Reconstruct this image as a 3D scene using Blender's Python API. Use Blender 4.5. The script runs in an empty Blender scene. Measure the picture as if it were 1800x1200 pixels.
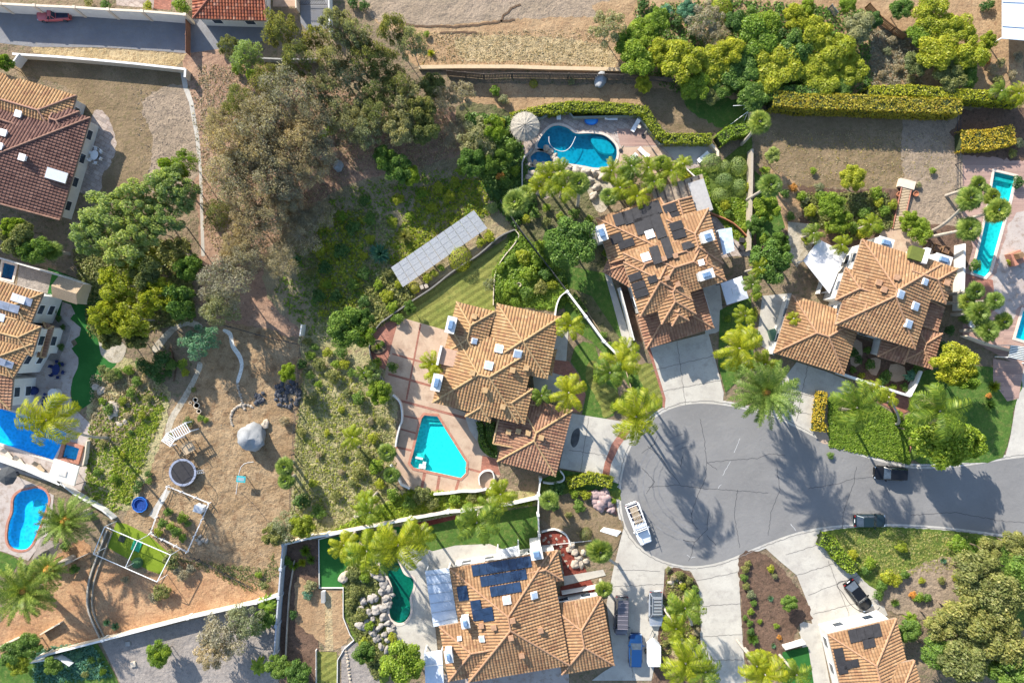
import bpy, math, random
import numpy as np
from mathutils import Vector, Matrix
from mathutils.geometry import tessellate_polygon
C = bpy.context.scene.collection
rnd = random.Random(7)
# ---------------------------------------------------------------- camera, sky, sun, exposure
HC, S = 100.0, 12.0                       # camera height (m), photo pixels per metre on the ground
cam_d = bpy.data.cameras.new('camera'); cam = bpy.data.objects.new('camera', cam_d); C.objects.link(cam)
cam.location = (0, 0, HC); cam_d.sensor_width = 36; cam_d.lens = 24; cam_d.clip_end = 3000
bpy.context.scene.camera = cam
SUN_EL = math.radians(28.5); tox, toy = -0.57, 0.82       # direction on the ground towards the sun
n_ = math.hypot(tox, toy); tox /= n_; toy /= n_
sd = bpy.data.lights.new('sun', 'SUN'); sd.energy = 4.9; sd.angle = math.radians(0.55); sd.color = (1, .93, .82)
so = bpy.data.objects.new('sun', sd); C.objects.link(so)
so.rotation_euler = Vector((tox*math.cos(SUN_EL), toy*math.cos(SUN_EL), math.sin(SUN_EL))).to_track_quat('Z', 'Y').to_euler()
w = bpy.data.worlds.new('World'); bpy.context.scene.world = w; w.use_nodes = True
nt = w.node_tree; sky = nt.nodes.new('ShaderNodeTexSky'); sky.sky_type = 'NISHITA'; sky.sun_disc = False
sky.sun_elevation = SUN_EL; sky.sun_rotation = math.atan2(tox, toy); sky.air_density = 1.0; sky.dust_density = .6
nt.links.new(sky.outputs[0], nt.nodes['Background'].inputs[0]); nt.nodes['Background'].inputs[1].default_value = 0.15
vs = bpy.context.scene.view_settings; vs.view_transform = 'Standard'; vs.look = 'None'; vs.exposure = 1.1; vs.gamma = 1
bpy.context.scene.cycles.max_bounces = 6
bpy.context.scene.cycles.transparent_max_bounces = 12

# ---------------------------------------------------------------- helpers
def W(px, py, z=0.0):
    k = (HC - z)/HC/S
    return Vector(((px-900)*k, (600-py)*k, z))
def q(s): return [tuple(float(v) for v in p.split(',')) for p in s.split()]
def dirw(dx, dy): return math.atan2(-dy, dx)            # photo direction -> world angle

def N(nt, t, **kw):
    n = nt.nodes.new(t)
    for k, v in kw.items(): setattr(n, k, v)
    return n
def newmat(name, rough=.8, spec=.3):
    m = bpy.data.materials.new(name); m.use_nodes = True
    b = m.node_tree.nodes['Principled BSDF']
    b.inputs['Roughness'].default_value = rough; b.inputs['Specular IOR Level'].default_value = spec
    return m, m.node_tree, b
def ramp(nt, fac, stops):
    r = N(nt, 'ShaderNodeValToRGB'); e = r.color_ramp.elements
    while len(e) < len(stops): e.new(.5)
    for k, (p, c) in enumerate(stops): e[k].position = p; e[k].color = (*c, 1)
    nt.links.new(fac, r.inputs[0]); return r.outputs[0]
def mixc(nt, f, a, b, mode='MIX'):
    m = N(nt, 'ShaderNodeMix', data_type='RGBA', blend_type=mode)
    for s, v in ((m.inputs[0], f), (m.inputs[6], a), (m.inputs[7], b)):
        if hasattr(v, 'links'): nt.links.new(v, s)
        else: s.default_value = v if isinstance(v, float) else (*v, 1)
    return m.outputs[2]
def noise(nt, vec, scale, det=4, rough=.55):
    n = N(nt, 'ShaderNodeTexNoise'); n.inputs['Scale'].default_value = scale
    n.inputs['Detail'].default_value = det; n.inputs['Roughness'].default_value = rough
    nt.links.new(vec, n.inputs['Vector']); return n.outputs[0]
def math_(nt, op, a, b=0.0):
    m = N(nt, 'ShaderNodeMath', operation=op)
    for s, v in ((m.inputs[0], a), (m.inputs[1], b)):
        if hasattr(v, 'links'): nt.links.new(v, s)
        else: s.default_value = v
    return m.outputs[0]
MC = {}
def ground(name, c1, c2, c3=None, big=.25, mid=1.6, fine=7, bump=.5, rough=.95, fleck=None, stripes=None, bricks=None, spec=.1):
    """natural or paved ground: three scales of colour noise, world coordinates"""
    if name in MC: return MC[name]
    k_ = .84; c1, c2, c3 = (tuple(v*k_ for v in c) if c else c for c in (c1, c2, c3))
    m, nt, b = newmat(name, rough, spec); MC[name] = m
    pos = N(nt, 'ShaderNodeNewGeometry').outputs['Position']
    f = noise(nt, pos, big, 5, .6); c = ramp(nt, f, [(.36, c1), (.64, c2)])
    if c3:
        f2 = noise(nt, pos, mid, 5, .65); g = N(nt, 'ShaderNodeMapRange'); nt.links.new(f2, g.inputs[0])
        g.inputs[1].default_value = .5; g.inputs[2].default_value = .68
        c = mixc(nt, g.outputs[0], c, c3)
    f3 = noise(nt, pos, fine, 4, .7)
    gr = ramp(nt, f3, [(.25, (.62,)*3), (.75, (1.35,)*3)] if bump > .2 else [(.25, (.88,)*3), (.75, (1.1,)*3)])
    c = mixc(nt, 1.0, c, gr, 'MULTIPLY')
    if stripes:
        ang, wd, s = stripes
        mp = N(nt, 'ShaderNodeMapping'); mp.inputs['Rotation'].default_value = (0, 0, ang); nt.links.new(pos, mp.inputs[0])
        wv = N(nt, 'ShaderNodeTexWave'); wv.inputs['Scale'].default_value = 1/wd*.314; wv.inputs['Distortion'].default_value = .6
        wv.inputs['Detail'].default_value = 2; nt.links.new(mp.outputs[0], wv.inputs['Vector'])
        c = mixc(nt, 1.0, c, ramp(nt, wv.outputs[1], [(.3, (1-s,)*3), (.7, (1+s,)*3)]), 'MULTIPLY')
    if bricks:
        ang, bw, bh, cm, ms = bricks
        mp = N(nt, 'ShaderNodeMapping'); mp.inputs['Rotation'].default_value = (0, 0, ang); nt.links.new(pos, mp.inputs[0])
        br = N(nt, 'ShaderNodeTexBrick'); br.inputs['Scale'].default_value = 1; br.inputs['Brick Width'].default_value = bw
        br.inputs['Row Height'].default_value = bh; br.inputs['Mortar Size'].default_value = ms
        br.inputs['Color1'].default_value = (1.15, 1.12, 1.1, 1); br.inputs['Color2'].default_value = (.8, .8, .82, 1); br.inputs['Mortar'].default_value = (*cm, 1)
        nt.links.new(mp.outputs[0], br.inputs['Vector']); c = mixc(nt, 1.0, c, br.outputs[0], 'MULTIPLY')
    if fleck:
        fc, fs, ft = fleck
        f4 = noise(nt, pos, fs, 2, .5); g = N(nt, 'ShaderNodeMapRange'); nt.links.new(f4, g.inputs[0])
        g.inputs[1].default_value = ft; g.inputs[2].default_value = ft+.05
        c = mixc(nt, g.outputs[0], c, fc)
    nt.links.new(c, b.inputs['Base Color'])
    bp = N(nt, 'ShaderNodeBump'); bp.inputs['Strength'].default_value = bump; bp.inputs['Distance'].default_value = .35
    mx = math_(nt, 'ADD', noise(nt, pos, 2.2, 6, .7), math_(nt, 'MULTIPLY', noise(nt, pos, .6, 3, .5), 1.5))
    nt.links.new(mx, bp.inputs['Height']); nt.links.new(bp.outputs[0], b.inputs['Normal'])
    return m
def plain(name, col, rough=.6, var=.12, scale=3, metal=0, spec=.3, bump=0):
    if name in MC: return MC[name]
    col = tuple(v*(.88 if max(col) < .6 else .95) for v in col)
    m, nt, b = newmat(name, rough, spec); MC[name] = m
    tc = N(nt, 'ShaderNodeTexCoord').outputs['Object']
    f = noise(nt, tc, scale, 5, .6)
    c = ramp(nt, f, [(.3, tuple(v*(1-var) for v in col)), (.7, tuple(min(1, v*(1+var)) for v in col))])
    nt.links.new(c, b.inputs['Base Color']); b.inputs['Metallic'].default_value = metal
    if bump:
        bp = N(nt, 'ShaderNodeBump'); bp.inputs['Strength'].default_value = bump; bp.inputs['Distance'].default_value = .1
        nt.links.new(noise(nt, tc, scale*3, 5), bp.inputs['Height']); nt.links.new(bp.outputs[0], b.inputs['Normal'])
    return m
def leafmat(name, c1, c2, trans=.35, c3=None):
    trans = min(.5, trans+.1)
    if name in MC: return MC[name]
    m = bpy.data.materials.new(name); m.use_nodes = True; nt = m.node_tree; nt.nodes.clear(); MC[name] = m
    g = N(nt, 'ShaderNodeNewGeometry'); r = g.outputs['Random Per Island']
    stops = [(.0, c1), (.75, c2)] + ([(1, c3)] if c3 else [])
    c = ramp(nt, r, stops)
    tc = N(nt, 'ShaderNodeTexCoord').outputs['Object']
    f = noise(nt, tc, 2.2, 2); c = mixc(nt, 1.0, c, ramp(nt, f, [(.3, (.72, .78, .8)), (.7, (1.25, 1.2, 1.05))]), 'MULTIPLY')
    oi = N(nt, 'ShaderNodeObjectInfo').outputs['Random']
    c = mixc(nt, 1.0, c, ramp(nt, oi, [(0, (.8, .88, .95)), (1, (1.2, 1.12, 1.0))]), 'MULTIPLY')
    d = N(nt, 'ShaderNodeBsdfDiffuse'); t = N(nt, 'ShaderNodeBsdfTranslucent'); gl = N(nt, 'ShaderNodeBsdfGlossy')
    gl.inputs['Roughness'].default_value = .45; gl.inputs['Color'].default_value = (.8, .8, .8, 1)
    mx = N(nt, 'ShaderNodeMixShader'); mx.inputs[0].default_value = trans; m2 = N(nt, 'ShaderNodeMixShader'); m2.inputs[0].default_value = .015
    o = N(nt, 'ShaderNodeOutputMaterial')
    nt.links.new(c, d.inputs[0]); nt.links.new(mixc(nt, 1.0, c, (1.2, 1.15, .6), 'MULTIPLY'), t.inputs[0])
    nt.links.new(d.outputs[0], mx.inputs[1]); nt.links.new(t.outputs[0], mx.inputs[2])
    nt.links.new(mx.outputs[0], m2.inputs[1]); nt.links.new(gl.outputs[0], m2.inputs[2]); nt.links.new(m2.outputs[0], o.inputs[0])
    return m

def tagit(o, label=None, cat=None, group=None, kind=None):
    if label: o['label'] = label
    if cat: o['category'] = cat
    if group: o['group'] = group
    if kind: o['kind'] = kind
    return o
def empty(name, loc, rz=0.0, label=None, cat=None, group=None):
    o = bpy.data.objects.new(name, None); C.objects.link(o); o.location = loc; o.rotation_euler = (0, 0, rz)
    o.empty_display_size = .3
    return tagit(o, label, cat, group)
class MB:
    """collects faces, links them as ONE mesh object"""
    def __init__(s): s.v = []; s.f = []
    def face(s, pts):
        k = len(s.v); s.v += [tuple(p) for p in pts]; s.f.append(tuple(range(k, k+len(pts)))); return s
    def box(s, c, d, rz=0.0, top=1.0):
        """box centred in x,y at c, from c.z up by d.z; top scales the upper face"""
        k = len(s.v); cs, sn = math.cos(rz), math.sin(rz)
        for zz, t in ((0, 1), (d[2], top)):
            for sx, sy in ((-1, -1), (1, -1), (1, 1), (-1, 1)):
                x, y = sx*d[0]/2*t, sy*d[1]/2*t
                s.v.append((c[0]+x*cs-y*sn, c[1]+x*sn+y*cs, c[2]+zz))
        s.f += [(k, k+3, k+2, k+1), (k+4, k+5, k+6, k+7)] + [(k+i, k+(i+1) % 4, k+4+(i+1) % 4, k+4+i) for i in range(4)]
        return s
    def prism(s, pts, z0, z1):
        """extruded outline (any simple polygon, x,y)"""
        a = sum(pts[i][0]*pts[(i+1) % len(pts)][1]-pts[(i+1) % len(pts)][0]*pts[i][1] for i in range(len(pts)))
        if a < 0: pts = pts[::-1]
        k = len(s.v); n = len(pts)
        s.v += [(p[0], p[1], z0) for p in pts]+[(p[0], p[1], z1) for p in pts]
        s.f.append(tuple(range(k+n, k+2*n))); s.f.append(tuple(range(k+n-1, k-1, -1)))
        s.f += [(k+i, k+(i+1) % n, k+n+(i+1) % n, k+n+i) for i in range(n)]; return s
    def tube(s, pts, r, n=8, r2=None, cap=True):
        pts = [Vector(p) for p in pts]; k = len(s.v); r2 = r if r2 is None else r2; m = len(pts)
        for i, p in enumerate(pts):
            d = (pts[min(i+1, m-1)]-pts[max(i-1, 0)]).normalized()
            a = d.cross(Vector((0, 0, 1))); a = a.normalized() if a.length > 1e-3 else Vector((1, 0, 0)); b = d.cross(a)
            rr = r+(r2-r)*i/max(1, m-1)
            for j in range(n):
                t = 2*math.pi*j/n; s.v.append(tuple(p+a*rr*math.cos(t)+b*rr*math.sin(t)))
        for i in range(m-1):
            for j in range(n): s.f.append((k+i*n+j, k+i*n+(j+1) % n, k+(i+1)*n+(j+1) % n, k+(i+1)*n+j))
        if cap: s.f.append(tuple(range(k+n-1, k-1, -1))); s.f.append(tuple(range(k+(m-1)*n, k+m*n)))
        return s
    def lathe(s, c, prof, n=24, sx=1, sy=1, rz=0, flat=False):
        k = len(s.v); cs, sn = math.cos(rz), math.sin(rz)
        for r, z in prof:
            for j in range(n):
                t = 2*math.pi*j/n; x, y = r*sx*math.cos(t), r*sy*math.sin(t)
                s.v.append((c[0]+x*cs-y*sn, c[1]+x*sn+y*cs, c[2]+z))
        for i in range(len(prof)-1):
            for j in range(n): s.f.append((k+i*n+j, k+i*n+(j+1) % n, k+(i+1)*n+(j+1) % n, k+(i+1)*n+j))
        if prof[-1][0] > .001 and not flat: s.f.append(tuple(range(k+(len(prof)-1)*n, k+len(prof)*n)))
        return s
    def build(s, name, mat, parent=None, smooth=False, origin=None, **tg):
        me = bpy.data.meshes.new(name)
        if origin is not None: s.v = [(a-origin[0], b-origin[1], c-origin[2]) for a, b, c in s.v]
        me.from_pydata(s.v, [], s.f); me.materials.append(mat); me.update()
        if smooth: me.polygons.foreach_set('use_smooth', [True]*len(me.polygons))
        o = bpy.data.objects.new(name, me); C.objects.link(o)
        if parent: o.parent = parent
        elif origin is not None: o.location = origin
        return tagit(o, **tg)
def npmesh(name, verts, quads, mat, smooth=False):
    me = bpy.data.meshes.new(name); me.vertices.add(len(verts)); me.vertices.foreach_set('co', np.asarray(verts, np.float32).ravel())
    quads = np.asarray(quads, np.int32); n, k = quads.shape
    me.loops.add(n*k); me.loops.foreach_set('vertex_index', quads.ravel())
    me.polygons.add(n); me.polygons.foreach_set('loop_start', np.arange(0, n*k, k, dtype=np.int32)); me.polygons.foreach_set('loop_total', np.full(n, k, np.int32))
    me.materials.append(mat); me.update(calc_edges=True)
    if smooth: me.polygons.foreach_set('use_smooth', np.ones(n, bool))
    return me
def crom(pts, k=5, closed=True):
    out = []; n = len(pts)
    for i in range(n if closed else n-1):
        g = (lambda j: pts[j % n]) if closed else (lambda j: pts[max(0, min(n-1, j))])
        p0, p1, p2, p3 = (np.array(g(i+d)) for d in (-1, 0, 1, 2))
        for t in np.linspace(0, 1, k, endpoint=False):
            out.append(tuple(.5*((2*p1)+(-p0+p2)*t+(2*p0-5*p1+4*p2-p3)*t*t+(-p0+3*p1-3*p2+p3)*t**3)))
    if not closed: out.append(tuple(pts[-1]))
    return out
def jagged(pts, amp, step=5):
    out = []; n = len(pts)
    for i in range(n):
        a, b = np.array(pts[i]), np.array(pts[(i+1) % n]); L = np.linalg.norm(b-a); m = max(1, int(L/step))
        d = (b-a)/max(L, 1e-6); nn = np.array((-d[1], d[0]))
        for j in range(m): out.append(tuple(a+(b-a)*j/m+nn*rnd.uniform(-amp, amp)+d*rnd.uniform(-amp, amp)*.4))
    return out
def inside(p, poly):
    x, y = p[0], p[1]; c = False; n = len(poly)
    for i in range(n):
        x1, y1 = poly[i][0], poly[i][1]; x2, y2 = poly[i-1][0], poly[i-1][1]
        if (y1 > y) != (y2 > y) and x < (x2-x1)*(y-y1)/(y2-y1)+x1: c = not c
    return c
POOLS = []                                            # outlines (photo px) of the basins: holes in every ground sheet
SHEETS = []
def sheet(name, pts, mat, smooth=0, jag=0, z=None, kind='structure', **tg):
    if smooth: pts = crom(pts, smooth)
    if jag: pts = jagged(pts, jag)
    xs = [p[0] for p in pts]; ys = [p[1] for p in pts]; bb = (min(xs), max(xs), min(ys), max(ys))
    lv = 1+max([l for (b, l) in SHEETS if b[0] < bb[1] and bb[0] < b[1] and b[2] < bb[3] and bb[2] < b[3]] or [0])
    SHEETS.append((bb, lv)); zz = lv*.004 if z is None else z
    loops = [[W(*p).xy.to_3d() for p in pts]]
    for P in POOLS:
        k = sum(inside(p, pts) for p in P)
        if k == len(P): loops.append([W(*p).xy.to_3d() for p in P])
        elif k: print('PARTIAL pool in', name, P[0])
    flat = [v for l in loops for v in l]
    me = bpy.data.meshes.new(name); tris = tessellate_polygon(loops)
    f = []
    for t in tris:
        a, b, c = (flat[i] for i in t)
        f.append(t if (b-a).cross(c-a).z > 0 else t[::-1])
    me.from_pydata([(v.x, v.y, zz) for v in flat], [], f); me.materials.append(mat); me.update()
    o = bpy.data.objects.new(name, me); C.objects.link(o); tagit(o, kind=kind, **tg); return o
AUTO = []                                             # things whose label is completed from their nearest landmark
def auto(o, desc, px, py, cat, group): AUTO.append((o, desc, px, py)); tagit(o, cat=cat, group=group)

# ---------------------------------------------------------------- materials
white = plain('white_stucco', (.64, .62, .58), .85, .06, 1.5, bump=.1)
cream = plain('cream_stucco', (.62, .52, .40), .85, .08, 1.5)
grey = plain('grey_block', (.34, .33, .31), .9, .15, 2)
darkm = plain('dark_metal', (.04, .04, .045), .5, .2)
wood = plain('wood', (.22, .13, .07), .8, .3, 4)
palewood = plain('pale_wood', (.45, .34, .22), .8, .2, 4)
whitep = plain('white_paint', (.8, .8, .8), .5, .05)
glassm = plain('window_glass', (.035, .05, .07), .06, .3, 2, spec=.7)
skyglass = plain('skylight_glass', (.38, .46, .55), .12, .15, 3, spec=.8)
blackrubber = plain('black_rubber', (.02, .02, .02), .8, .2)
bark = plain('bark', (.20, .15, .11), .95, .35, 3, bump=.5)
palebark = plain('pale_bark', (.42, .37, .31), .9, .25, 3)
rock = plain('pale_rock', (.42, .36, .29), .95, .25, 1.2, bump=.6)
greyrock = plain('grey_rock', (.30, .31, .32), .9, .3, .6, bump=.5)
slate = plain('dark_slate', (.07, .075, .09), .8, .5, 1.5, bump=.4)
terracotta = plain('terracotta', (.42, .17, .09), .85, .2)
bluem = plain('blue_plastic', (.02, .16, .55), .4, .1)
navy = plain('navy_cloth', (.015, .03, .12), .7, .3)
turq = plain('turquoise_paint', (.03, .38, .42), .5, .1)
chrome = plain('chrome', (.6, .6, .62), .25, .05, metal=1)
redm = plain('red_lamp', (.4, .01, .01), .3, .1)
tan_shingle = plain('tan_shingle', (.40, .30, .20), .95, .35, 9, bump=.3)
straw = plain('palapa_thatch', (.34, .31, .26), 1, .35, 5, bump=.7)
panel_blue = plain('solar_cell', (.016, .034, .075), .12, .35, 1.2, spec=.8)
mat_black = plain('solar_mat_black', (.032, .031, .034), .75, .25, 2)
panel_grey = plain('solar_cell_hazy', (.30, .33, .40), .35, .25, 1.0, spec=.6)
metalroof = plain('pale_metal_roof', (.58, .64, .72), .45, .1, .6)
def roofmat(name, base, pale, dark, stain=.5):
    base, pale, dark = (tuple(v*t for v in c) for c, t in ((base, .82), (pale, .80), (dark, .84)))
    m, nt, b = newmat(name, .85, .15); uv = N(nt, 'ShaderNodeUVMap', uv_map='UVMap').outputs[0]
    v = N(nt, 'ShaderNodeVectorMath', operation='DIVIDE'); v.inputs[1].default_value = (.44, .42, 1); nt.links.new(uv, v.inputs[0])
    fl = N(nt, 'ShaderNodeVectorMath', operation='FLOOR'); nt.links.new(v.outputs[0], fl.inputs[0])
    wn = N(nt, 'ShaderNodeTexWhiteNoise', noise_dimensions='2D'); nt.links.new(fl.outputs[0], wn.inputs['Vector'])
    c = ramp(nt, wn.outputs[0], [(0, dark), (.3, base), (.8, base), (1, pale)])
    pos = N(nt, 'ShaderNodeNewGeometry').outputs['Position']
    s = noise(nt, pos, .35, 5, .6); c = mixc(nt, 1.0, c, ramp(nt, s, [(.3, (1-stain*.35, 1-stain*.45, 1-stain*.45)), (.65, (1.12, 1.1, 1.06))]), 'MULTIPLY')
    s2 = noise(nt, pos, 4, 4, .7); c = mixc(nt, 1.0, c, ramp(nt, s2, [(.3, (.8,)*3), (.7, (1.15,)*3)]), 'MULTIPLY')
    nt.links.new(c, b.inputs['Base Color']); return m
RT = {'tan': roofmat('clay_tile_tan', (.42, .26, .13), (.50, .33, .18), (.33, .18, .10)),
      'orange': roofmat('clay_tile_orange', (.39, .235, .125), (.46, .30, .17), (.29, .16, .09)),
      'pink': roofmat('clay_tile_pink', (.36, .205, .13), (.43, .26, .17), (.26, .13, .09)),
      'red': roofmat('clay_tile_red', (.33, .11, .06), (.48, .25, .17), (.2, .07, .05)),
      'brown': roofmat('clay_tile_brown', (.19, .105, .085), (.26, .15, .12), (.13, .07, .06))}
CAP = {k: plain('ridge_tile_'+k, c, .85, .25, 3) for k, c in {'tan': (.46, .30, .15), 'orange': (.42, .24, .14), 'pink': (.38, .17, .11), 'red': (.36, .14, .09), 'brown': (.36, .2, .14)}.items()}

G_dirt = ground('dirt_tan', (0.353, 0.227, 0.126), (0.437, 0.302, 0.176), (0.286, 0.176, 0.101), fleck=((0.134, 0.101, 0.067), 3.5, .70))
G_red = ground('dirt_red', (0.332, 0.204, 0.139), (0.407, 0.268, 0.185), (0.222, 0.139, 0.101), fleck=((0.420, 0.336, 0.252), 4, .68))
G_orange = ground('dirt_orange', (0.386, 0.210, 0.109), (0.487, 0.311, 0.176), (0.319, 0.176, 0.101))
G_grey = ground('dirt_grey', (0.302, 0.235, 0.168), (0.370, 0.286, 0.210), (0.227, 0.176, 0.134), bump=.6)
G_dry = ground('dry_grass', (.20, .145, .085), (.28, .205, .125), (.17, .14, .07))
G_strawg = ground('straw_grass', (0.420, 0.319, 0.168), (0.504, 0.395, 0.235), (0.336, 0.227, 0.118), bump=.8)
G_gravel = ground('gravel', (0.286, 0.252, 0.227), (0.353, 0.311, 0.277), (0.227, 0.202, 0.185), fine=12)
G_mulch = ground('dark_mulch', (0.134, 0.084, 0.059), (0.185, 0.118, 0.084), (0.084, 0.059, 0.042))
G_redmulch = ground('red_mulch', (0.218, 0.050, 0.034), (0.286, 0.084, 0.059), (0.151, 0.034, 0.025))
G_lawn = ground('lawn', (.17, .19, .045), (.24, .235, .065), (.13, .16, .04), stripes=(math.radians(57), 1.0, .16), bump=.35)
G_sport = ground('sport_turf', (.17, .24, .02), (.22, .29, .03), None, bump=.15)
G_green = ground('green_grass', (0.059, 0.126, 0.025), (0.101, 0.176, 0.034), (0.151, 0.185, 0.050), bump=.4)
G_turf = ground('artificial_turf', (0.026, 0.120, 0.026), (0.041, 0.165, 0.038), None, bump=.15)
G_hedgegr = ground('ivy_ground', (0.109, 0.168, 0.034), (0.168, 0.218, 0.042), (0.076, 0.109, 0.025), bump=.9, fine=5)
G_scrub = ground('scrub', (0.126, 0.126, 0.059), (0.210, 0.185, 0.101), (0.076, 0.101, 0.034), mid=1.1, bump=.9)
G_base = ground('hillside_soil', (0.235, 0.176, 0.118), (0.302, 0.227, 0.151), (0.134, 0.143, 0.067), bump=.8)
G_asph = ground('asphalt', (.205, .200, .196), (.245, .240, .235), (.225, .219, .214), big=.12, mid=2.2, fine=14, bump=.16, rough=.9, spec=.15)
G_asph2 = ground('old_asphalt', (0.202, 0.202, 0.218), (0.252, 0.252, 0.260), (0.227, 0.218, 0.210), big=.3, fine=12, bump=.15)
G_conc = ground('concrete', (0.463, 0.430, 0.378), (0.546, 0.515, 0.451), (0.420, 0.389, 0.346), big=.3, mid=.8, fine=9, bump=.08)
G_concp = ground('concrete_cream', (.47, .33, .24), (.55, .42, .31), (.40, .28, .20), big=.3, mid=.7, fine=9, bump=.08)
G_curb = ground('kerb_concrete', (0.483, 0.463, 0.425), (0.560, 0.531, 0.483), (0.406, 0.386, 0.347), bump=.08)
G_pave = ground('brick_pavers', (0.340, 0.145, 0.102), (0.408, 0.196, 0.145), None, bricks=(.3, .45, .22, (.75, .8, .8), .025), bump=.15)
G_pink = ground('pink_deck', (0.400, 0.264, 0.216), (0.448, 0.312, 0.256), None, bricks=(0, 6, .3, (.8, .75, .75), .02), bump=.1)
G_stone = ground('patio_stone', (0.386, 0.319, 0.277), (0.487, 0.420, 0.370), (0.302, 0.235, 0.202), bricks=(.5, .9, .6, (.7, .65, .6), .03), bump=.15)
G_flag = ground('flagstone', (0.420, 0.370, 0.286), (0.521, 0.462, 0.370), (0.252, 0.210, 0.143), mid=.9, bump=.3)
G_travert = ground('travertine', (0.420, 0.353, 0.319), (0.521, 0.454, 0.403), (0.336, 0.260, 0.210), mid=1.2, bump=.1)
G_brickt = ground('worn_brick', (.36, .24, .19), (.48, .37, .29), (.28, .14, .11), mid=.7, bricks=(.3, .6, .35, (.8, .75, .7), .03), bump=.15)
G_yard = ground('yard_dirt', (.30, .20, .11), (.42, .30, .18), (.22, .135, .075), big=.35, mid=.9, bump=.8, fleck=((.14, .10, .07), 3, .68))
G_slope = ground('slope_soil', (.36, .33, .15), (.46, .40, .22), (.30, .22, .14), big=.3, mid=1.0, bump=.9, fleck=((.12, .14, .05), 2.5, .60))
G_scrub2 = ground('scrub_soil', (.30, .26, .14), (.38, .31, .19), (.34, .24, .16), mid=.9, bump=.9)
# ---------------------------------------------------------------- pools: basins dug below the ground
POOL = {
 'lagoon': crom(q('980,220 997,224 1012,234 1037,234 1060,237 1075,247 1084,260 1084,276 1075,290 1050,296 1025,292 1000,288 984,284 975,272 960,264 944,259 950,242 965,225'), 4),
 'hot tub': crom(q('932,277 942,267 957,267 970,276 971,288 958,292 940,290'), 4),
 'lower pond': crom(q('929,295 942,292 955,294 953,302 940,304 930,301'), 3),
 'round pond': crom(q('937,317 947,325 940,336 927,334 925,323'), 4),
 'angular': q('746,729 769,731 820,812 819,831 810,840 727,822 721,814 727,792 741,735'),
 'rim': q('-70,696 0,717 66,736 119,761 94,809 0,779 -70,757'),
 'spa': q('116,779 142,787 136,809 110,803'),
 'kidney': crom(q('50,860 66,857 80,863 86,878 80,898 70,925 57,955 42,966 22,963 13,948 15,920 22,900 24,876 35,864'), 4),
 'lap': q('1747,301 1785,310 1776,350 1763,395 1740,478 1732,487 1709,480 1724,420 1739,352'),
 'turquoise': q('1798,545 1784,594 1870,620 1880,570'),
 'green': crom(q('667,997 675,983 688,980 700,986 711,1008 726,1016 727,1032 721,1050 722,1075 712,1092 699,1095 687,1086 684,1070 688,1052 690,1035 681,1012'), 4),
 'shaded': q('6,461 28,467 22,493 1,488'),
}
POOLS += list(POOL.values())
wb = bpy.data.materials
def water(name, tint):
    m = bpy.data.materials.new(name); m.use_nodes = True; nt = m.node_tree; nt.nodes.clear()
    t = N(nt, 'ShaderNodeBsdfTransparent'); t.inputs[0].default_value = (*tint, 1); g = N(nt, 'ShaderNodeBsdfGlossy'); g.inputs['Roughness'].default_value = .04
    lw = N(nt, 'ShaderNodeLayerWeight'); lw.inputs[0].default_value = .5; fr5 = math_(nt, 'ADD', math_(nt, 'MULTIPLY', math_(nt, 'POWER', lw.outputs['Facing'], 5.0), .9), .02); mx = N(nt, 'ShaderNodeMixShader'); o = N(nt, 'ShaderNodeOutputMaterial')
    pos = N(nt, 'ShaderNodeNewGeometry').outputs['Position']; bp = N(nt, 'ShaderNodeBump'); bp.inputs['Strength'].default_value = .6; bp.inputs['Distance'].default_value = .08
    nt.links.new(noise(nt, pos, 2.6, 3), bp.inputs['Height']); nt.links.new(bp.outputs[0], lw.inputs['Normal']); nt.links.new(bp.outputs[0], g.inputs['Normal'])
    nt.links.new(fr5, mx.inputs[0]); nt.links.new(t.outputs[0], mx.inputs[1]); nt.links.new(g.outputs[0], mx.inputs[2]); nt.links.new(mx.outputs[0], o.inputs[0]); return m
def ripple_plaster(name, col):
    m, nt, b = newmat(name, .8, .2); pos = N(nt, 'ShaderNodeNewGeometry').outputs['Position']
    vo = N(nt, 'ShaderNodeTexVoronoi', feature='SMOOTH_F1'); vo.inputs['Scale'].default_value = 2.6; nt.links.new(pos, vo.inputs['Vector'])
    c = mixc(nt, 1.0, col, ramp(nt, vo.outputs[0], [(.1, (.86,)*3), (.6, (1.2,)*3)]), 'MULTIPLY')  # light and dark cells paint the water's ripple light into the floor colour
    nt.links.new(c, b.inputs['Base Color']); return m
def offset(pts, d):
    n = len(pts); a = sum(pts[i][0]*pts[(i+1) % n][1]-pts[(i+1) % n][0]*pts[i][1] for i in range(n)); s = 1 if a > 0 else -1; out = []
    for i in range(n):
        p0, p1, p2 = (np.array(pts[j % n][:2]) for j in (i-1, i, i+1)); e1 = p1-p0; e2 = p2-p1
        n1 = np.array((e1[1], -e1[0]))/max(1e-6, np.linalg.norm(e1)); n2 = np.array((e2[1], -e2[0]))/max(1e-6, np.linalg.norm(e2))
        m = n1+n2; L = np.linalg.norm(m); m = n1 if L < .2 else m/L; k = 1/max(.5, float(np.dot(m, n1)))
        out.append(tuple(p1+m*d*s*k))
    return out
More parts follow.
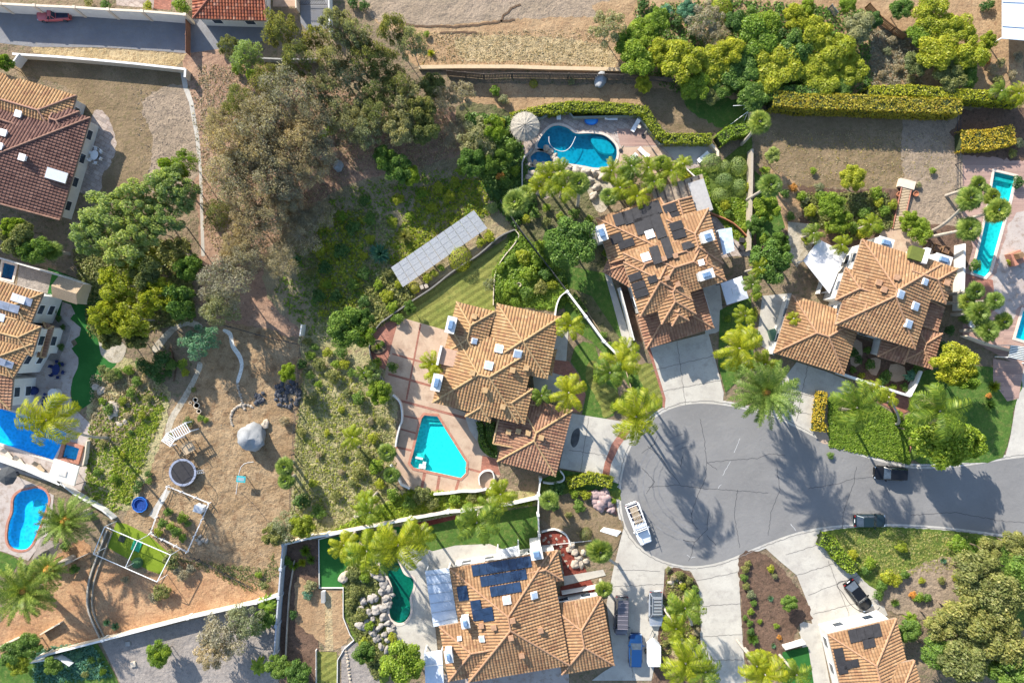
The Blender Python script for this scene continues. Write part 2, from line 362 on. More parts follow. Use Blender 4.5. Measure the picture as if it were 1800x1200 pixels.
def pool(key, label, tint, floor, depth=1.6, cop=None, cw=.35, steps=None, raised=0.0, shelf=None):
    pts = [W(*p) for p in POOL[key]]; c = sum(pts, Vector())/len(pts); c.z = 0
    r = empty('swimming_pool', c, label=label, cat='pool'); mb = MB(); P = [(p.x, p.y) for p in pts]
    t = tessellate_polygon([[Vector((x, y, 0)) for x, y in P]]); k = len(mb.v); mb.v += [(x, y, -depth) for x, y in P]
    for a in t:
        A, B_, D = (Vector((*P[i], 0)) for i in a); mb.f.append(tuple(k+i for i in (a if (B_-A).cross(D-A).z > 0 else a[::-1])))
    n = len(P); top = .06+raised
    for i in range(n): mb.face([(*P[i], -depth), (*P[(i+1) % n], -depth), (*P[(i+1) % n], top), (*P[i], top)])
    mb.build('basin', floor, r, origin=c)
    wm = MB(); k = len(wm.v); wm.v += [(x, y, -.12+raised) for x, y in P]
    for a in t:
        A, B_, D = (Vector((*P[i], 0)) for i in a); wm.f.append(tuple(k+i for i in (a if (B_-A).cross(D-A).z > 0 else a[::-1])))
    wm.build('water', water('water_'+key.replace(' ', '_'), tint), r, origin=c)
    if cop:
        O = offset(P, cw); I = offset(P, -.04); cb = MB()
        for i in range(n):
            j = (i+1) % n
            cb.face([(*I[i], .10+raised), (*I[j], .10+raised), (*O[j], .10+raised), (*O[i], .10+raised)]); cb.face([(*O[i], 0), (*O[j], 0), (*O[j], .10+raised), (*O[i], .10+raised)]); cb.face([(*I[i], -.15), (*I[j], -.15), (*I[j], .10+raised), (*I[i], .10+raised)])
        cb.build('coping', cop, r, origin=c)
    for (pp, z) in (shelf or []):
        MB().prism([W(*p).xy for p in pp], -depth+.01, z).build('step', ripple_plaster('pale_pool_step', (.55, .66, .62)), r, origin=c)
    return r
pl_t = ripple_plaster('pool_plaster_turquoise', (.50, .82, .80)); pl_b = ripple_plaster('pool_plaster_blue', (.30, .68, .85)); pl_d = ripple_plaster('pool_plaster_dark', (.26, .56, .60)); pl_g = ripple_plaster('pool_plaster_green', (.30, .58, .46))
cop_b = plain('brick_coping', (.42, .19, .13), .8, .2, 3); cop_c = plain('cream_coping', (.60, .50, .42), .8, .12, 3); cop_r = plain('rock_coping', (.44, .37, .30), .9, .3, 2, bump=.4)
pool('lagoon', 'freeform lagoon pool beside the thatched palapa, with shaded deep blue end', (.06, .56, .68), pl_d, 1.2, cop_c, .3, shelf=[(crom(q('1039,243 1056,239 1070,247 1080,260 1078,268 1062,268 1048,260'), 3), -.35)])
pool('hot tub', 'dark hot tub ringed with boulders at the left end of the lagoon pool', (.2, .62, .8), pl_d, .8, cop_r, .35)
pool('lower pond', 'small teal rock pond between the dark hot tub and yellow palms', (.15, .6, .7), pl_d, .8, cop_r, .3)
pool('round pond', 'small round dark blue pond left of the yellow palm cluster', (.15, .45, .65), pl_d, 1.2, cop_r, .3)
pool('angular', 'angular turquoise pool with brick coping on the centre house terrace', (.16, .80, .80), pl_t, .9, cop_b, .32,
     shelf=[(q('746,729 769,731 774,739 743,737'), -.3), (q('743,737 774,739 778,746 741,745'), -.6), (q('727,796 746,798 745,806 728,812'), -.3)])
pool('rim', 'long bright blue pool cut by the left edge beside the white house', (.12, .68, .93), pl_b, .9, cop_c, .3)
pool('spa', 'square pale blue spa at the right end of the long blue pool', (.30, .76, .92), pl_b, .5, cop_b, .45, raised=.2)
pool('kidney', 'sky blue kidney pool left of the big date palm', (.16, .76, .94), pl_b, .9, cop_b, .3, shelf=[(q('58,880 72,890 62,915 47,905'), -.5), (q('40,925 58,935 50,955 36,948'), -.7)])
pool('lap', 'long narrow turquoise lap pool under the fan palms', (.12, .64, .66), pl_t, .8, cop_c, .3, shelf=[(q('1745,308 1782,317 1781,322 1743,313'), -.3)])
pool('turquoise', 'bright turquoise pool corner cut by the right edge', (.08, .72, .82), pl_t, .9, cop_c, .35)
pool('green', 'curved green pool beside the piled boulders', (.07, .40, .36), pl_g, 1.0, cop_c, .3, shelf=[(crom(q('704,1078 716,1068 720,1076 712,1090 702,1093'), 3), -.5)])
pool('shaded', 'small shaded pool behind the shingled shed at the left edge', (.12, .40, .62), pl_d, 1.3, cop_c, .3)

# ---------------------------------------------------------------- ground sheets, lowest first
big = [(-9000, -7000), (10800, -7000), (10800, 8200), (-9000, 8200)]
sheet('ground', big, G_base)
def nat(name, mat, s, sm=3, jag=2.2, **k): return sheet(name, q(s), mat, sm, jag, **k)
def man(name, mat, s, sm=0, **k): return sheet(name, q(s), mat, sm, 0, **k)
nat('hillside_ground', G_red, '322,96 460,108 700,190 800,190 850,250 870,330 850,380 690,480 600,560 520,590 365,572 350,400')
nat('hillside_ground', G_dirt, '640,-80 1100,-80 1078,30 1082,122 950,124 790,122 720,110 700,60 640,20', 2)
nat('hillside_ground', G_grey, '640,-80 1085,-80 1075,18 1000,30 900,34 760,46 700,44 640,20', 2)
nat('hillside_ground', G_strawg, '800,72 860,62 930,64 1010,70 1078,86 1080,118 1000,112 900,108 820,106')
nat('yard_ground', G_dry, '34,104 200,112 312,124 322,150 345,240 352,300 310,345 230,350 175,345 150,300 150,200 110,150 34,132', 2)
nat('yard_ground', G_grey, '250,180 322,150 345,240 352,300 310,345 260,330 270,250')
nat('yard_ground', G_dry, '1328,188 1500,190 1692,198 1692,330 1650,360 1600,335 1500,330 1400,326 1345,300')
nat('yard_ground', G_dirt, '820,148 1000,150 1130,150 1140,190 1010,190 860,205 810,180')
nat('yard_ground', G_dry, '1125,150 1320,150 1322,235 1250,245 1180,230 1150,205')
nat('yard_grass', G_green, '1205,175 1320,165 1318,228 1290,232 1240,212', 3, 3)
nat('yard_ground', G_dirt, '1040,10 1280,-60 1800,-60 1800,190 1690,185 1330,180 1120,150 1085,110', 1)
nat('yard_ground', G_mulch, '1328,330 1400,326 1500,335 1640,335 1640,430 1500,440 1330,440')
nat('yard_ground', G_dirt, '1330,300 1400,322 1400,400 1335,390', 3, 3)
nat('yard_ground', G_grey, '1590,200 1692,205 1692,440 1600,420 1590,330', 2, 3)
man('yard_ground', G_pink, '1692,270 1900,270 1900,720 1800,720 1785,640 1692,590')
nat('brick_terrace', G_travert, '1772,398 1800,370 1880,370 1880,538 1796,538 1782,560 1750,548 1740,494 1750,480')
man('brick_terrace', G_pave, '1695,480 1745,492 1750,540 1735,560 1696,550')
nat('yard_ground', G_mulch, '1690,195 1800,190 1900,200 1900,275 1692,272', 2, 3)
nat('scrub_ground', G_scrub2, '600,330 720,300 860,270 920,370 900,405 700,540 640,600 560,600 470,520 480,430')
nat('scrub_ground', G_scrub, '800,190 900,200 925,300 1040,330 1050,370 1080,500 1120,610 1080,640 1000,560 960,470 905,400 850,330')
nat('slope_ground', G_slope, '528,590 640,560 700,690 700,860 900,860 945,885 700,925 580,940 505,935 515,760')
nat('slope_ground', G_slope, '570,700 650,690 680,800 640,880 560,900 540,800', 3, 5)
nat('garden_ground', G_hedgegr, '905,405 990,470 1000,520 985,545 930,540 872,535 868,480 885,455')
nat('yard_ground', G_yard, '365,570 525,604 520,760 505,935 480,1048 190,1120 160,1090 165,1010 235,880 270,790 300,720 352,650')
nat('yard_ground', G_orange, '178,985 260,1010 330,985 470,1045 300,1086 188,1118 165,1050')
nat('yard_ground', G_yard, '368,574 524,606 512,720 455,735 400,690 362,640', 3, 4)
nat('slope_grass', G_slope, '160,640 200,620 300,690 240,880 190,890 150,860 150,760')
nat('yard_ground', G_orange, '10,1060 120,960 160,960 155,1080 175,1122 60,1150 0,1150', 2, 3)
nat('gravel_yard', G_gravel, '178,1128 485,1052 492,1260 240,1260', 1, 0)
nat('yard_grass', G_green, '-60,1165 172,1130 200,1180 235,1260 -60,1260', 1, 0)
nat('garden_ground', G_mulch, '495,950 560,948 560,1260 492,1260', 1, 0)
nat('garden_ground', G_dirt, '522,1015 560,1035 610,1040 615,1120 580,1140 550,1115 520,1090')
man('garden_path', G_strawg, '571,1040 583,1040 586,1143 572,1143')
man('lawn', G_lawn, '556,1144 592,1145 594,1215 556,1215')
# lawns and gardens of the centre house
man('lawn', G_lawn, '907,406 900,412 876,428 840,452 800,480 760,505 722,533 690,560 700,566 800,590 815,540 870,548 868,485 880,455 904,430 910,412')
man('terrace', G_concp, '702,557 800,585 806,640 776,716 700,700 675,667 690,600')
man('brick_terrace', G_pave, '702,557 690,600 677,650 660,640 649,615 652,590 672,570', 0)
man('terrace', G_concp, '700,690 765,705 820,725 862,780 875,812 880,835 858,858 812,863 762,869 721,859 705,852 688,817 700,780 705,750 706,720')
man('brick_terrace', G_pave, '848,800 872,806 880,835 845,828')
for s in ('690,620 790,648 789,651 689,623', '683,655 780,682 779,686 682,659', '738,569 741,569 716,703 713,702', '697,700 830,735 829,740 697,704', '705,728 740,735 740,738 705,731', '704,752 733,760 733,763 704,755', '695,783 727,790 727,794 695,787', '744,828 750,828 743,862 738,862', '770,835 775,835 770,868 765,868', '805,840 810,840 803,864 798,864', '818,820 848,828 848,832 818,824'):
    man('brick_band', G_pave, s)
man('lawn', G_green, '845,738 850,745 872,780 872,805 850,795 840,775', 2)
man('terrace', G_conc, '817,730 845,740 838,775 825,755')
man('entry_path', G_conc, '970,560 1000,570 995,640 985,700 940,690 935,650 965,650')
man('entry_path', G_pave, '975,632 1000,635 1020,665 1030,690 1020,725 1005,724 1008,690 990,660 972,655')
man('lawn', G_green, '1025,600 1045,605 1060,650 1085,680 1088,705 1078,730 1060,737 1023,728 1030,695 1020,660 1003,635 1010,610')
nat('lawn', G_lawn, '1035,635 1052,640 1062,670 1086,690 1086,718 1062,734 1058,720 1048,700 1030,665', 3, 1)
man('lawn', G_green, '985,512 1000,528 1060,600 1100,640 1130,655 1148,635 1165,690 1168,712 1150,720 1120,700 1080,640 1040,600 1000,575', 1)
nat('lawn', G_lawn, '1118,650 1145,640 1164,692 1160,712 1145,702', 3, 1)
man('lawn', G_green, '960,400 1010,470 1062,480 1090,560 1125,620 1100,610 1040,520 985,500 945,450', 1)
# road and driveways
road = q('1900,800 1800,803 1700,818 1640,823 1600,822 1560,814 1520,803 1480,790 1440,772 1400,752 1365,735 1330,725 1285,714 1240,709 1200,712 1165,725 1135,748 1110,783 1096,825 1091,870 1097,915 1112,945 1135,968 1165,984 1200,993 1235,993 1275,984 1320,965 1370,945 1420,930 1480,922 1540,920 1620,922 1700,930 1800,944 1900,960 2400,1010 2400,760')
man('kerb', G_curb, ' '.join('%f,%f' % p for p in offset(crom(road, 3), 8)))
man('driveway', G_conc, '1003,726 1080,738 1118,744 1135,748 1110,783 1096,825 1092,852 1040,832 983,822')
man('brick_band', G_pave, '1097,750 1109,756 1088,785 1074,815 1070,842 1058,836 1063,812 1075,780')
man('oil_stain', plain('oil_stain', (.09, .09, .09), .8, .4, 1), '1010,755 1018,752 1019,765 1015,780 1008,786 1003,778 1005,763', 3)
man('driveway', G_conc, '1138,612 1245,585 1272,690 1270,712 1240,709 1200,712 1167,722 1166,700')
man('brick_band', G_pave, '1138,612 1143,611 1170,700 1168,718 1164,714 1165,700')
man('driveway', G_conc, '1400,636 1450,652 1441,695 1430,750 1452,778 1400,752 1365,735 1345,728 1350,700')
man('walkway', G_conc, '1450,652 1490,668 1500,690 1470,700 1441,695')
man('walkway', G_pave, '1540,676 1600,698 1610,716 1580,730 1560,715 1530,700')
man('driveway', G_conc, '1790,640 1900,640 1900,800 1800,803 1765,807 1775,770 1784,715')
man('driveway', G_conc, '1098,918 1112,945 1135,968 1165,984 1180,990 1168,1000 1166,1040 1160,1100 1150,1170 1145,1195 1040,1195 1060,1180 1080,1168 1066,1060 1078,1000 1090,950')
man('driveway', G_conc, '1200,993 1235,993 1275,984 1300,974 1301,1060 1308,1160 1316,1260 1250,1260 1232,1170 1229,1060 1228,1030 1215,1005')
man('driveway', G_conc, '1340,958 1370,945 1420,930 1441,928 1440,950 1500,1003 1530,1018 1545,1045 1560,1080 1500,1112 1415,1135 1404,1110 1428,1098 1420,1060 1400,1010 1370,985')
man('road', G_asph, ' '.join('%f,%f' % p for p in crom(road, 3)))
man('walkway', G_conc, '1405,1090 1430,1096 1445,1130 1455,1180 1470,1260 1440,1260 1425,1180 1408,1130')
crk = plain('crack_tar', (.07, .07, .075), .9, .2)
def ribbon(name, s, wd, mat, z=.30, jit=1.0, **k):
    pts = jagged(q(s), jit, 5)[:-1] if jit else q(s); mb = MB()
    pts = [W(*p) for p in pts]
    for a, b in zip(pts[:-1], pts[1:]):
        d = (b-a).normalized().xy.to_3d()*.02; nrm = Vector((-(b-a).y, (b-a).x, 0)).normalized()*wd/2; z3 = Vector((0, 0, z))
        mb.face([a-nrm-d+z3, b-nrm+d+z3, b+nrm+d+z3, a+nrm-d+z3])
    return mb.build(name, mat, kind='structure', **k)
def crack(s, wd=.07, mat=crk):
    # open polyline: drop the closing leg
    pts = q(s); out = []
    for a, b in zip(pts[:-1], pts[1:]):
        m = max(1, int(math.dist(a, b)/4))
        for i in range(m): out.append((a[0]+(b[0]-a[0])*i/m+rnd.uniform(-1, 1), a[1]+(b[1]-a[1])*i/m+rnd.uniform(-1, 1)))
    out.append(pts[-1]); mb = MB(); P = [W(*p) for p in out]; z3 = Vector((0, 0, zroad))
    for a, b in zip(P[:-1], P[1:]):
        nrm = Vector((-(b-a).y, (b-a).x, 0)).normalized()*wd/2; mb.face([a-nrm+z3, b-nrm+z3, b+nrm+z3, a+nrm+z3])
    mb.build('road_crack', mat, kind='structure')
zroad = SHEETS[-2][1]*.004+.006
for s in ('1230,735 1238,770 1240,800 1242,812 1260,825', '1140,855 1190,852 1240,858 1300,862 1350,866', '1137,783 1160,800 1175,825 1195,850', '1242,812 1290,808 1330,805 1352,797 1380,800', '1215,905 1222,880 1240,840 1242,812', '1128,795 1150,780 1155,765', '1214,900 1218,918 1226,929', '1245,900 1243,930 1220,952 1215,975 1210,985', '1243,940 1258,958', '1200,948 1222,952', '1420,858 1470,850 1500,840 1560,838', '1350,660 1355,700', '1480,930 1482,900 1500,850 1505,820', '1350,940 1355,900 1370,860 1365,820', '1136,868 1150,845 1128,822', '1196,820 1200,800', '1600,905 1680,900 1760,915 1800,918', '1300,962 1290,900 1296,860'):
    crack(s)
for s in ('1300,770 1290,795', '1283,810 1270,835', '1268,850 1262,858', '1390,920 1398,932', '1208,975 1214,980 1222,978'):
    crack(s, .06, plain('chalk_mark', (.5, .5, .5), .9, .2))
for s_ in ('714,44 740,47 770,46 800,48 840,44 870,40 905,35', '774,58 800,57 838,58', '880,38 885,28 900,15 915,8', '560,520 570,540 590,560', '300,610 310,640 306,670'):
    crack(s_, .28, plain('erosion_gully', (.12, .075, .045), .95, .3))
for s_ in ('1143,652 1255,625', '1190,600 1205,712', '1160,688 1268,668', '1000,790 1065,800', '1035,733 1020,828', '1070,1030 1166,1026', '1085,1000 1160,1003', '1216,1022 1300,1004', '1229,1065 1302,1060', '1230,1118 1305,1114', '1235,1160 1308,1158', '1380,975 1440,955', '1395,1012 1480,985', '1420,1045 1510,1010', '1430,1078 1545,1050', '1455,985 1500,1100', '1400,690 1440,700', '1380,720 1425,728', '1420,640 1400,740', '1110,1105 1112,1190'):
    crack(s_, .07, plain('slab_joint', (.17, .16, .15), .9, .2))
gut = crom(road, 3); gut = offset(gut, 4.2)
for g0 in range(2, len(gut)-6, 4): crack(' '.join('%f,%f' % p for p in gut[g0:g0+5]), .09, plain('gutter_line', (.20, .19, .18), .9, .2))
def arc(cx, cy, rx, ry, a0, a1): return ' '.join('%f,%f' % (cx+rx*math.cos(a0+(a1-a0)*k/24), cy+ry*math.sin(a0+(a1-a0)*k/24)) for k in range(25))
for rr in (78, 88, 104, 116): crack(arc(1235, 850, rr, rr*.9, .6+rr*.01, 5.2-rr*.008), .20, plain('tyre_wear', (.185, .185, .19), .95, .3, .5))
# top left driveway
man('driveway', G_asph2, '-90,16 0,20 230,27 325,34 467,36 475,70 400,84 330,94 280,90 190,84 130,83 60,83 0,76 -90,74')
nat('verge', G_strawg, '55,84 130,85 190,86 280,92 330,96 310,118 235,110 160,103 60,94', 1, 1.5)
man('driveway', G_asph2, '528,-60 578,-60 578,50 545,60 528,40')
man('garden_ground', G_concp, '480,-60 518,-60 520,12 480,12')
man('garden_path', G_pave, '275,-60 305,-60 300,18 270,16')
nat('garden_ground', G_stone, '200,-60 275,-60 270,15 205,10', 1, 0)
# left patios
nat('patio', G_stone, '170,192 185,200 200,230 203,260 192,290 180,310 175,335 135,335 150,260 160,215')
man('artificial_lawn', G_turf, '85,470 210,520 205,640 190,655 160,680 130,715 120,650 140,610 110,560 80,540', 1)
nat('patio', G_travert, '20,640 70,575 105,560 110,530 125,535 143,575 140,590 125,600 138,625 140,640 128,665 124,690 128,715 160,745 150,860 100,840 -100,810 -100,600 0,600', 1, 0)
man('patio', G_travert, '-60,790 0,780 94,810 150,820 145,862 100,850 -60,805')
nat('patio', G_flag, '176,590 205,595 222,610 215,632 198,638 180,625 174,608', 3, 1)
man('artificial_lawn', G_green, '-60,950 20,975 35,985 20,1010 -60,1010')
man('patio', G_travert, '-60,820 20,832 60,850 95,870 90,930 50,985 10,970 -60,950')
man('patio', G_gravel, '78,555 110,560 125,575 120,595 100,640 82,630')
man('artificial_lawn', G_turf, '124,560 145,578 143,600 126,612 138,628 136,650 125,680 130,712 145,718 175,690 180,640 172,600 160,570 140,550', 2)
man('patio', G_gravel, '34,466 92,480 84,515 30,503')
# lagoon terrace
man('patio', G_stone, '922,228 960,200 967,195 1000,195 1008,205 1122,203 1160,253 1250,253 1262,262 1250,280 1215,300 1140,305 1080,300 1040,305 1000,330 960,350 915,330 918,280')
man('wood_deck', G_pink, '1089,252 1084,226 1140,228 1160,256 1092,258')
man('patio', G_concp, '1086,259 1160,258 1195,300 1090,312 1078,292 1086,275')
man('patio', G_conc, '1162,254 1250,254 1262,265 1240,285 1195,292')
man('garden_path', G_flag, '1040,300 1085,312 1075,350 1062,372 1048,370 1036,345 1028,320', 2)
man('walkway', G_conc, '1062,478 1072,480 1110,600 1112,625 1095,600')
man('garden_bed', G_mulch, '1090,500 1110,505 1140,600 1120,600 1095,540')
man('patio', G_conc, '1230,480 1262,478 1272,560 1275,575 1258,585 1240,588 1232,540')
man('patio', G_stone, '1250,380 1290,390 1320,420 1318,450 1290,450 1262,455', 1)
man('lawn', G_green, '1265,545 1320,520 1325,640 1275,690 1262,640')
man('garden_ground', G_hedgegr, '1195,300 1260,290 1322,240 1322,440 1290,420 1250,370 1225,310')
man('lawn', G_green, '1326,300 1360,330 1380,400 1330,440')
man('garden_path', G_flag, '1385,390 1440,395 1425,440 1400,470 1385,450')
man('patio', G_conc, '1340,520 1392,515 1360,625 1330,600')
man('patio', G_concp, '1540,395 1580,400 1640,430 1650,470 1560,450')
man('garden_ground', G_mulch, '1595,400 1700,400 1700,470 1640,470 1640,430', 2)
man('garden_bed', G_mulch, '1478,655 1500,590 1640,640 1620,695 1600,697 1540,676')
for s in ('1495,600 1515,602 1512,640 1495,640', '1528,630 1548,632 1540,660 1525,650', '1565,640 1590,645 1588,668 1562,668'): man('courtyard_path', G_concp, s, 2)
# garden at right of the east house
man('lawn', G_hedgegr, '1457,785 1456,700 1490,690 1530,700 1590,740 1605,800 1600,816 1560,808 1500,792')
nat('lawn', G_green, '1625,650 1790,650 1782,715 1763,803 1700,812 1620,815 1600,790 1600,720', 2, 1)
man('walkway', G_pink, '1745,630 1800,640 1790,700 1770,705 1745,670')
man('garden_bed', G_concp, '1428,752 1450,758 1460,775 1452,780 1440,775', 2)
# south of the road
nat('verge', G_hedgegr, '1445,935 1500,926 1560,925 1700,935 1800,950 1850,960 1850,1100 1700,1080 1600,1010 1545,1040 1500,1000 1440,950', 2, 1)
nat('garden_ground', G_grey, '1600,1000 1680,980 1700,1060 1640,1090 1560,1070 1545,1040', 3, 3)
nat('garden_ground', G_mulch, '1300,975 1345,975 1400,1030 1428,1085 1405,1095 1380,1160 1330,1190 1310,1160 1303,1060')
nat('garden_ground', G_mulch, '1170,1003 1200,1000 1222,1018 1230,1060 1232,1170 1240,1260 1150,1260 1150,1170 1165,1060', 2, 1.5)
man('lawn', G_turf, '1375,1145 1420,1135 1430,1200 1430,1260 1375,1260')
# bottom centre
man('artificial_lawn', G_turf, '560,948 640,935 700,925 720,928 700,968 664,968 640,975 615,1000 605,1032 560,1034')
nat('lawn', G_green, '725,925 810,910 945,888 948,945 935,965 905,972 860,955 800,958 760,968 735,958', 1, 0)
man('garden_bed', G_redmulch, '700,925 800,905 812,905 812,909 735,928')
man('patio', G_conc, '660,970 735,958 760,968 800,958 860,955 905,972 900,985 790,1000 760,1010 765,1100 770,1150 760,1170 715,1140 675,1105 670,1070 675,1030 658,1000')
nat('garden_ground', G_hedgegr, '605,1000 640,982 654,990 664,1010 668,1040 666,1080 684,1110 690,1180 660,1200 625,1130 603,1070')
man('patio', G_gravel, '600,1135 640,1125 665,1190 690,1260 600,1260')
nat('yard_grass', G_dry, '948,850 1095,915 1097,925 1085,960 1060,990 1000,950 950,910', 1, 0)
man('garden_bed', G_redmulch, '950,938 975,932 1000,945 1005,960 1035,1010 995,1030 985,965 952,962', 1)
man('garden_bed', G_redmulch, '985,1030 1038,1018 1048,1035 985,1052')
man('walkway', G_conc, '990,1012 1060,1000 1065,1010 992,1028')
man('garden_bed', G_pave, '1035,862 1065,860 1080,885 1085,905 1050,890')
nat('garden_ground', G_hedgegr, '945,880 950,850 1050,835 1090,860 1092,880 1050,860 1000,865', 1, 1)
man('lawn', G_green, '948,845 985,825 1040,833 1088,850 1080,862 1000,860')
man('patio', G_travert, '770,1185 1000,1170 1000,1260 760,1260')
man('sport_turf', G_sport, '205,917 222,920 262,940 298,972 285,1010 262,1002 190,962 192,950', 1)
man('wood_deck', G_conc, '262,905 290,860 300,862 272,912')
# paths of the slope on the left
for s in ('297,775 306,740 330,700 352,655 356,640 348,636 343,655 318,700 296,735 290,765',): man('garden_path', G_flag, s, 3)
man('garden_path', G_flag, '268,610 300,575 330,562 355,570 352,580 330,572 306,584 278,618', 3)
man('pebble_path', plain('white_pebbles', (.62, .6, .55), .9, .3, 6, bump=.4), '395,578 408,585 412,605 425,625 428,645 420,672 415,670 422,645 418,628 406,610 402,590 392,582', 3)
man('drainage_channel', G_conc, '316,122 326,122 330,150 340,180 350,240 355,300 360,450 354,450 350,300 343,240 332,180 322,155')
# ---------------------------------------------------------------- houses
PER, COURSE = .44, .42
def R4(A, B, d):
    ux, uy = B[0]-A[0], B[1]-A[1]; L = math.hypot(ux, uy); nx, ny = -uy/L, ux/L
    return [A, B, (B[0]+nx*d, B[1]+ny*d), (A[0]+nx*d, A[1]+ny*d)]
def clip(poly, nrm, c):
    out = []; n = len(poly)
    for i in range(n):
        a, b = poly[i], poly[(i+1) % n]; da = nrm.dot(a)-c; db = nrm.dot(b)-c
        if da <= 1e-9: out.append(a)
        if (da < -1e-9 and db > 1e-9) or (da > 1e-9 and db < -1e-9): out.append(a+(b-a)*(da/(da-db)))
    return out
class House:
    def __init__(s, name, label, cpx, tile='orange', cat='house', ang=0.0, wall=None):
        s.o = W(*cpx); s.r = empty(name, s.o, label=label, cat=cat); s.tile = tile; s.sec = []; s.ang = ang; s.wall = wall or white
        s.roof = {}; s.caps = MB(); s.walls = MB(); s.under = MB(); s.ns = 0
    def rf(s, t): return s.roof.setdefault(t, ([], [], []))
    def section(s, pts, z=3.0, pitch=.33, gables=(), tile=None, over=.5, base=0.0, walls=True, lift=0):
        s.ns += 1; z = z+s.ns*.004
        P = [W(p[0], p[1], z).xy for p in pts]
        if sum(P[i].x*P[(i+1) % len(P)].y-P[(i+1) % len(P)].x*P[i].y for i in range(len(P))) < 0:
            n = len(P); P = P[::-1]; gables = [(n-2-g) % n for g in gables]
        n = len(P); E = []
        for i in range(n):
            a, b = P[i], P[(i+1) % n]; u = (b-a).normalized(); nn = Vector((-u.y, u.x)); p = 0 if i in gables else (pitch[i] if isinstance(pitch, (list, tuple)) else pitch)
            E.append((a, u, nn, p, (b-a).length))
        s.sec.append((P, E, z)); V, F, U = s.rf(tile or s.tile); keys = set()
        for i, (a, u, nn, p, L) in enumerate(E):
            if not p: continue
            poly = [x.copy() for x in P]
            for j, (a2, u2, n2, p2, L2) in enumerate(E):
                if j == i or not p2: continue
                nv = nn*p-n2*p2; c = nn.dot(a)*p-n2.dot(a2)*p2
                poly = clip(poly, nv, c)
                if len(poly) < 3: break
            if len(poly) < 3: continue
            uv = [((x-a).dot(u), (x-a).dot(nn)) for x in poly]
            us = [t[0] for t in uv]; u0, u1 = min(us), max(us)
            smp = sorted(set([u0, u1]+[t for t in us if u0 < t < u1]+[k*PER/6 for k in range(int(u0/(PER/6))-1, int(u1/(PER/6))+2) if u0 < k*PER/6 < u1]))
            def vr(x):
                lo, hi = 1e9, -1e9; m = len(uv)
                for k in range(m):
                    (ua, va), (ub, vb) = uv[k], uv[(k+1) % m]
                    if min(ua, ub)-1e-6 <= x <= max(ua, ub)+1e-6:
                        if abs(ub-ua) < 1e-6: vv = (va, vb)
                        else: t = (x-ua)/(ub-ua); vv = (va+(vb-va)*t,)
                        lo = min(lo, *vv); hi = max(hi, *vv)
                return lo, hi
            R = [vr(x) for x in smp]
            def pt(x, v, up):
                h = abs(math.sin(math.pi*x/PER)); h = .115*(h**.8)
                w_ = a+u*x+nn*v; return (w_.x, w_.y, z+p*v+h+up)
            for k in range(len(smp)-1):
                xa, xb = smp[k], smp[k+1]; (la, ha), (lb, hb) = R[k], R[k+1]
                if xb-xa < 1e-5: continue
                j0, j1 = int(min(la, lb)//COURSE), int(max(ha, hb)//COURSE)
                for j in range(j0, j1+1):
                    v0, v1 = j*COURSE, (j+1)*COURSE; q0, q1 = min(max(v0, la), ha), min(max(v1, la), ha); r0, r1 = min(max(v0, lb), hb), min(max(v1, lb), hb)
                    if q1-q0 < 1e-4 and r1-r0 < 1e-4: continue
                    m = len(V); up = lambda v: .05*(1-(v-v0)/COURSE)
                    V += [pt(xa, q0, up(q0)), pt(xb, r0, up(r0)), pt(xb, r1, up(r1)), pt(xa, q1, up(q1))]; F.append((m, m+1, m+2, m+3))
                    off = i*37+s.ns*101; U += [(x+off*PER, (v0+.1)) for x, v in ((xa, q0), (xb, r0), (xb, r1), (xa, q1))]
            # sealing board right under the tiles
            s.under.face([(x.x, x.y, z+p*v-.05) for x, (_, v) in zip(poly, uv)])
            m = len(poly)
            for k in range(m):
                (ua, va), (ub, vb) = uv[k], uv[(k+1) % m]
                if max(va, vb) < .05: continue
                A3, B3 = (Vector((poly[t].x, poly[t].y, z+p*uv[t][1]+.10)) for t in (k, (k+1) % m))
                key = tuple(sorted([(round(A3.x, 1), round(A3.y, 1)), (round(B3.x, 1), round(B3.y, 1))]))
                if key in keys or (B3-A3).length < .5: continue
                keys.add(key); nseg = max(1, int((B3-A3).length/.5))
                s.caps.tube([A3+(B3-A3)*(t/nseg)+Vector((0, 0, .03*(t % 2))) for t in range(nseg+1)], .13, 6)
        # gable and cut ends, eave board and walls
        hz = lambda pnt: z+min([e[3]*(pnt-e[0]).dot(e[2]) for e in E if e[3]] or [0])
        for i, (a, u, nn, p, L) in enumerate(E):
            b = a+u*L
            if not p:
                m = max(2, int(L/.5)); 
                for k in range(m):
                    c, d = a+u*L*k/m, a+u*L*(k+1)/m
                    s.walls.face([(c.x, c.y, z-.15), (d.x, d.y, z-.15), (d.x, d.y, max(z-.1, hz(d)-.03)), (c.x, c.y, max(z-.1, hz(c)-.03))])
        I = [Vector(t) for t in offset([tuple(x) for x in P], -over)]
        s.under.prism([tuple(x) for x in P], z-.22, z-.06)
        if walls:
            s.walls.prism([tuple(x) for x in I], base-.05, z-.2)
            s.wins = getattr(s, 'wins', [])
            for i in range(n):
                a, b = I[i], I[(i+1) % n]
                if (b-a).length > 2.2: s.wins.append((a, b, z))
    def h(s, x, y):
        best = (0, None, None); v = Vector((x, y))
        for P, E, z in s.sec:
            if not inside((x, y), P): continue
            c = [(e[3]*(v-e[0]).dot(e[2]), e) for e in E if e[3]]
            t, e = min(c, key=lambda k: k[0]) if c else (0, None)
            if z+t > best[0]: best = (z+t, Vector((-e[2].x*e[3], -e[2].y*e[3], 1)).normalized() if e else Vector((0, 0, 1)), e)
        return best
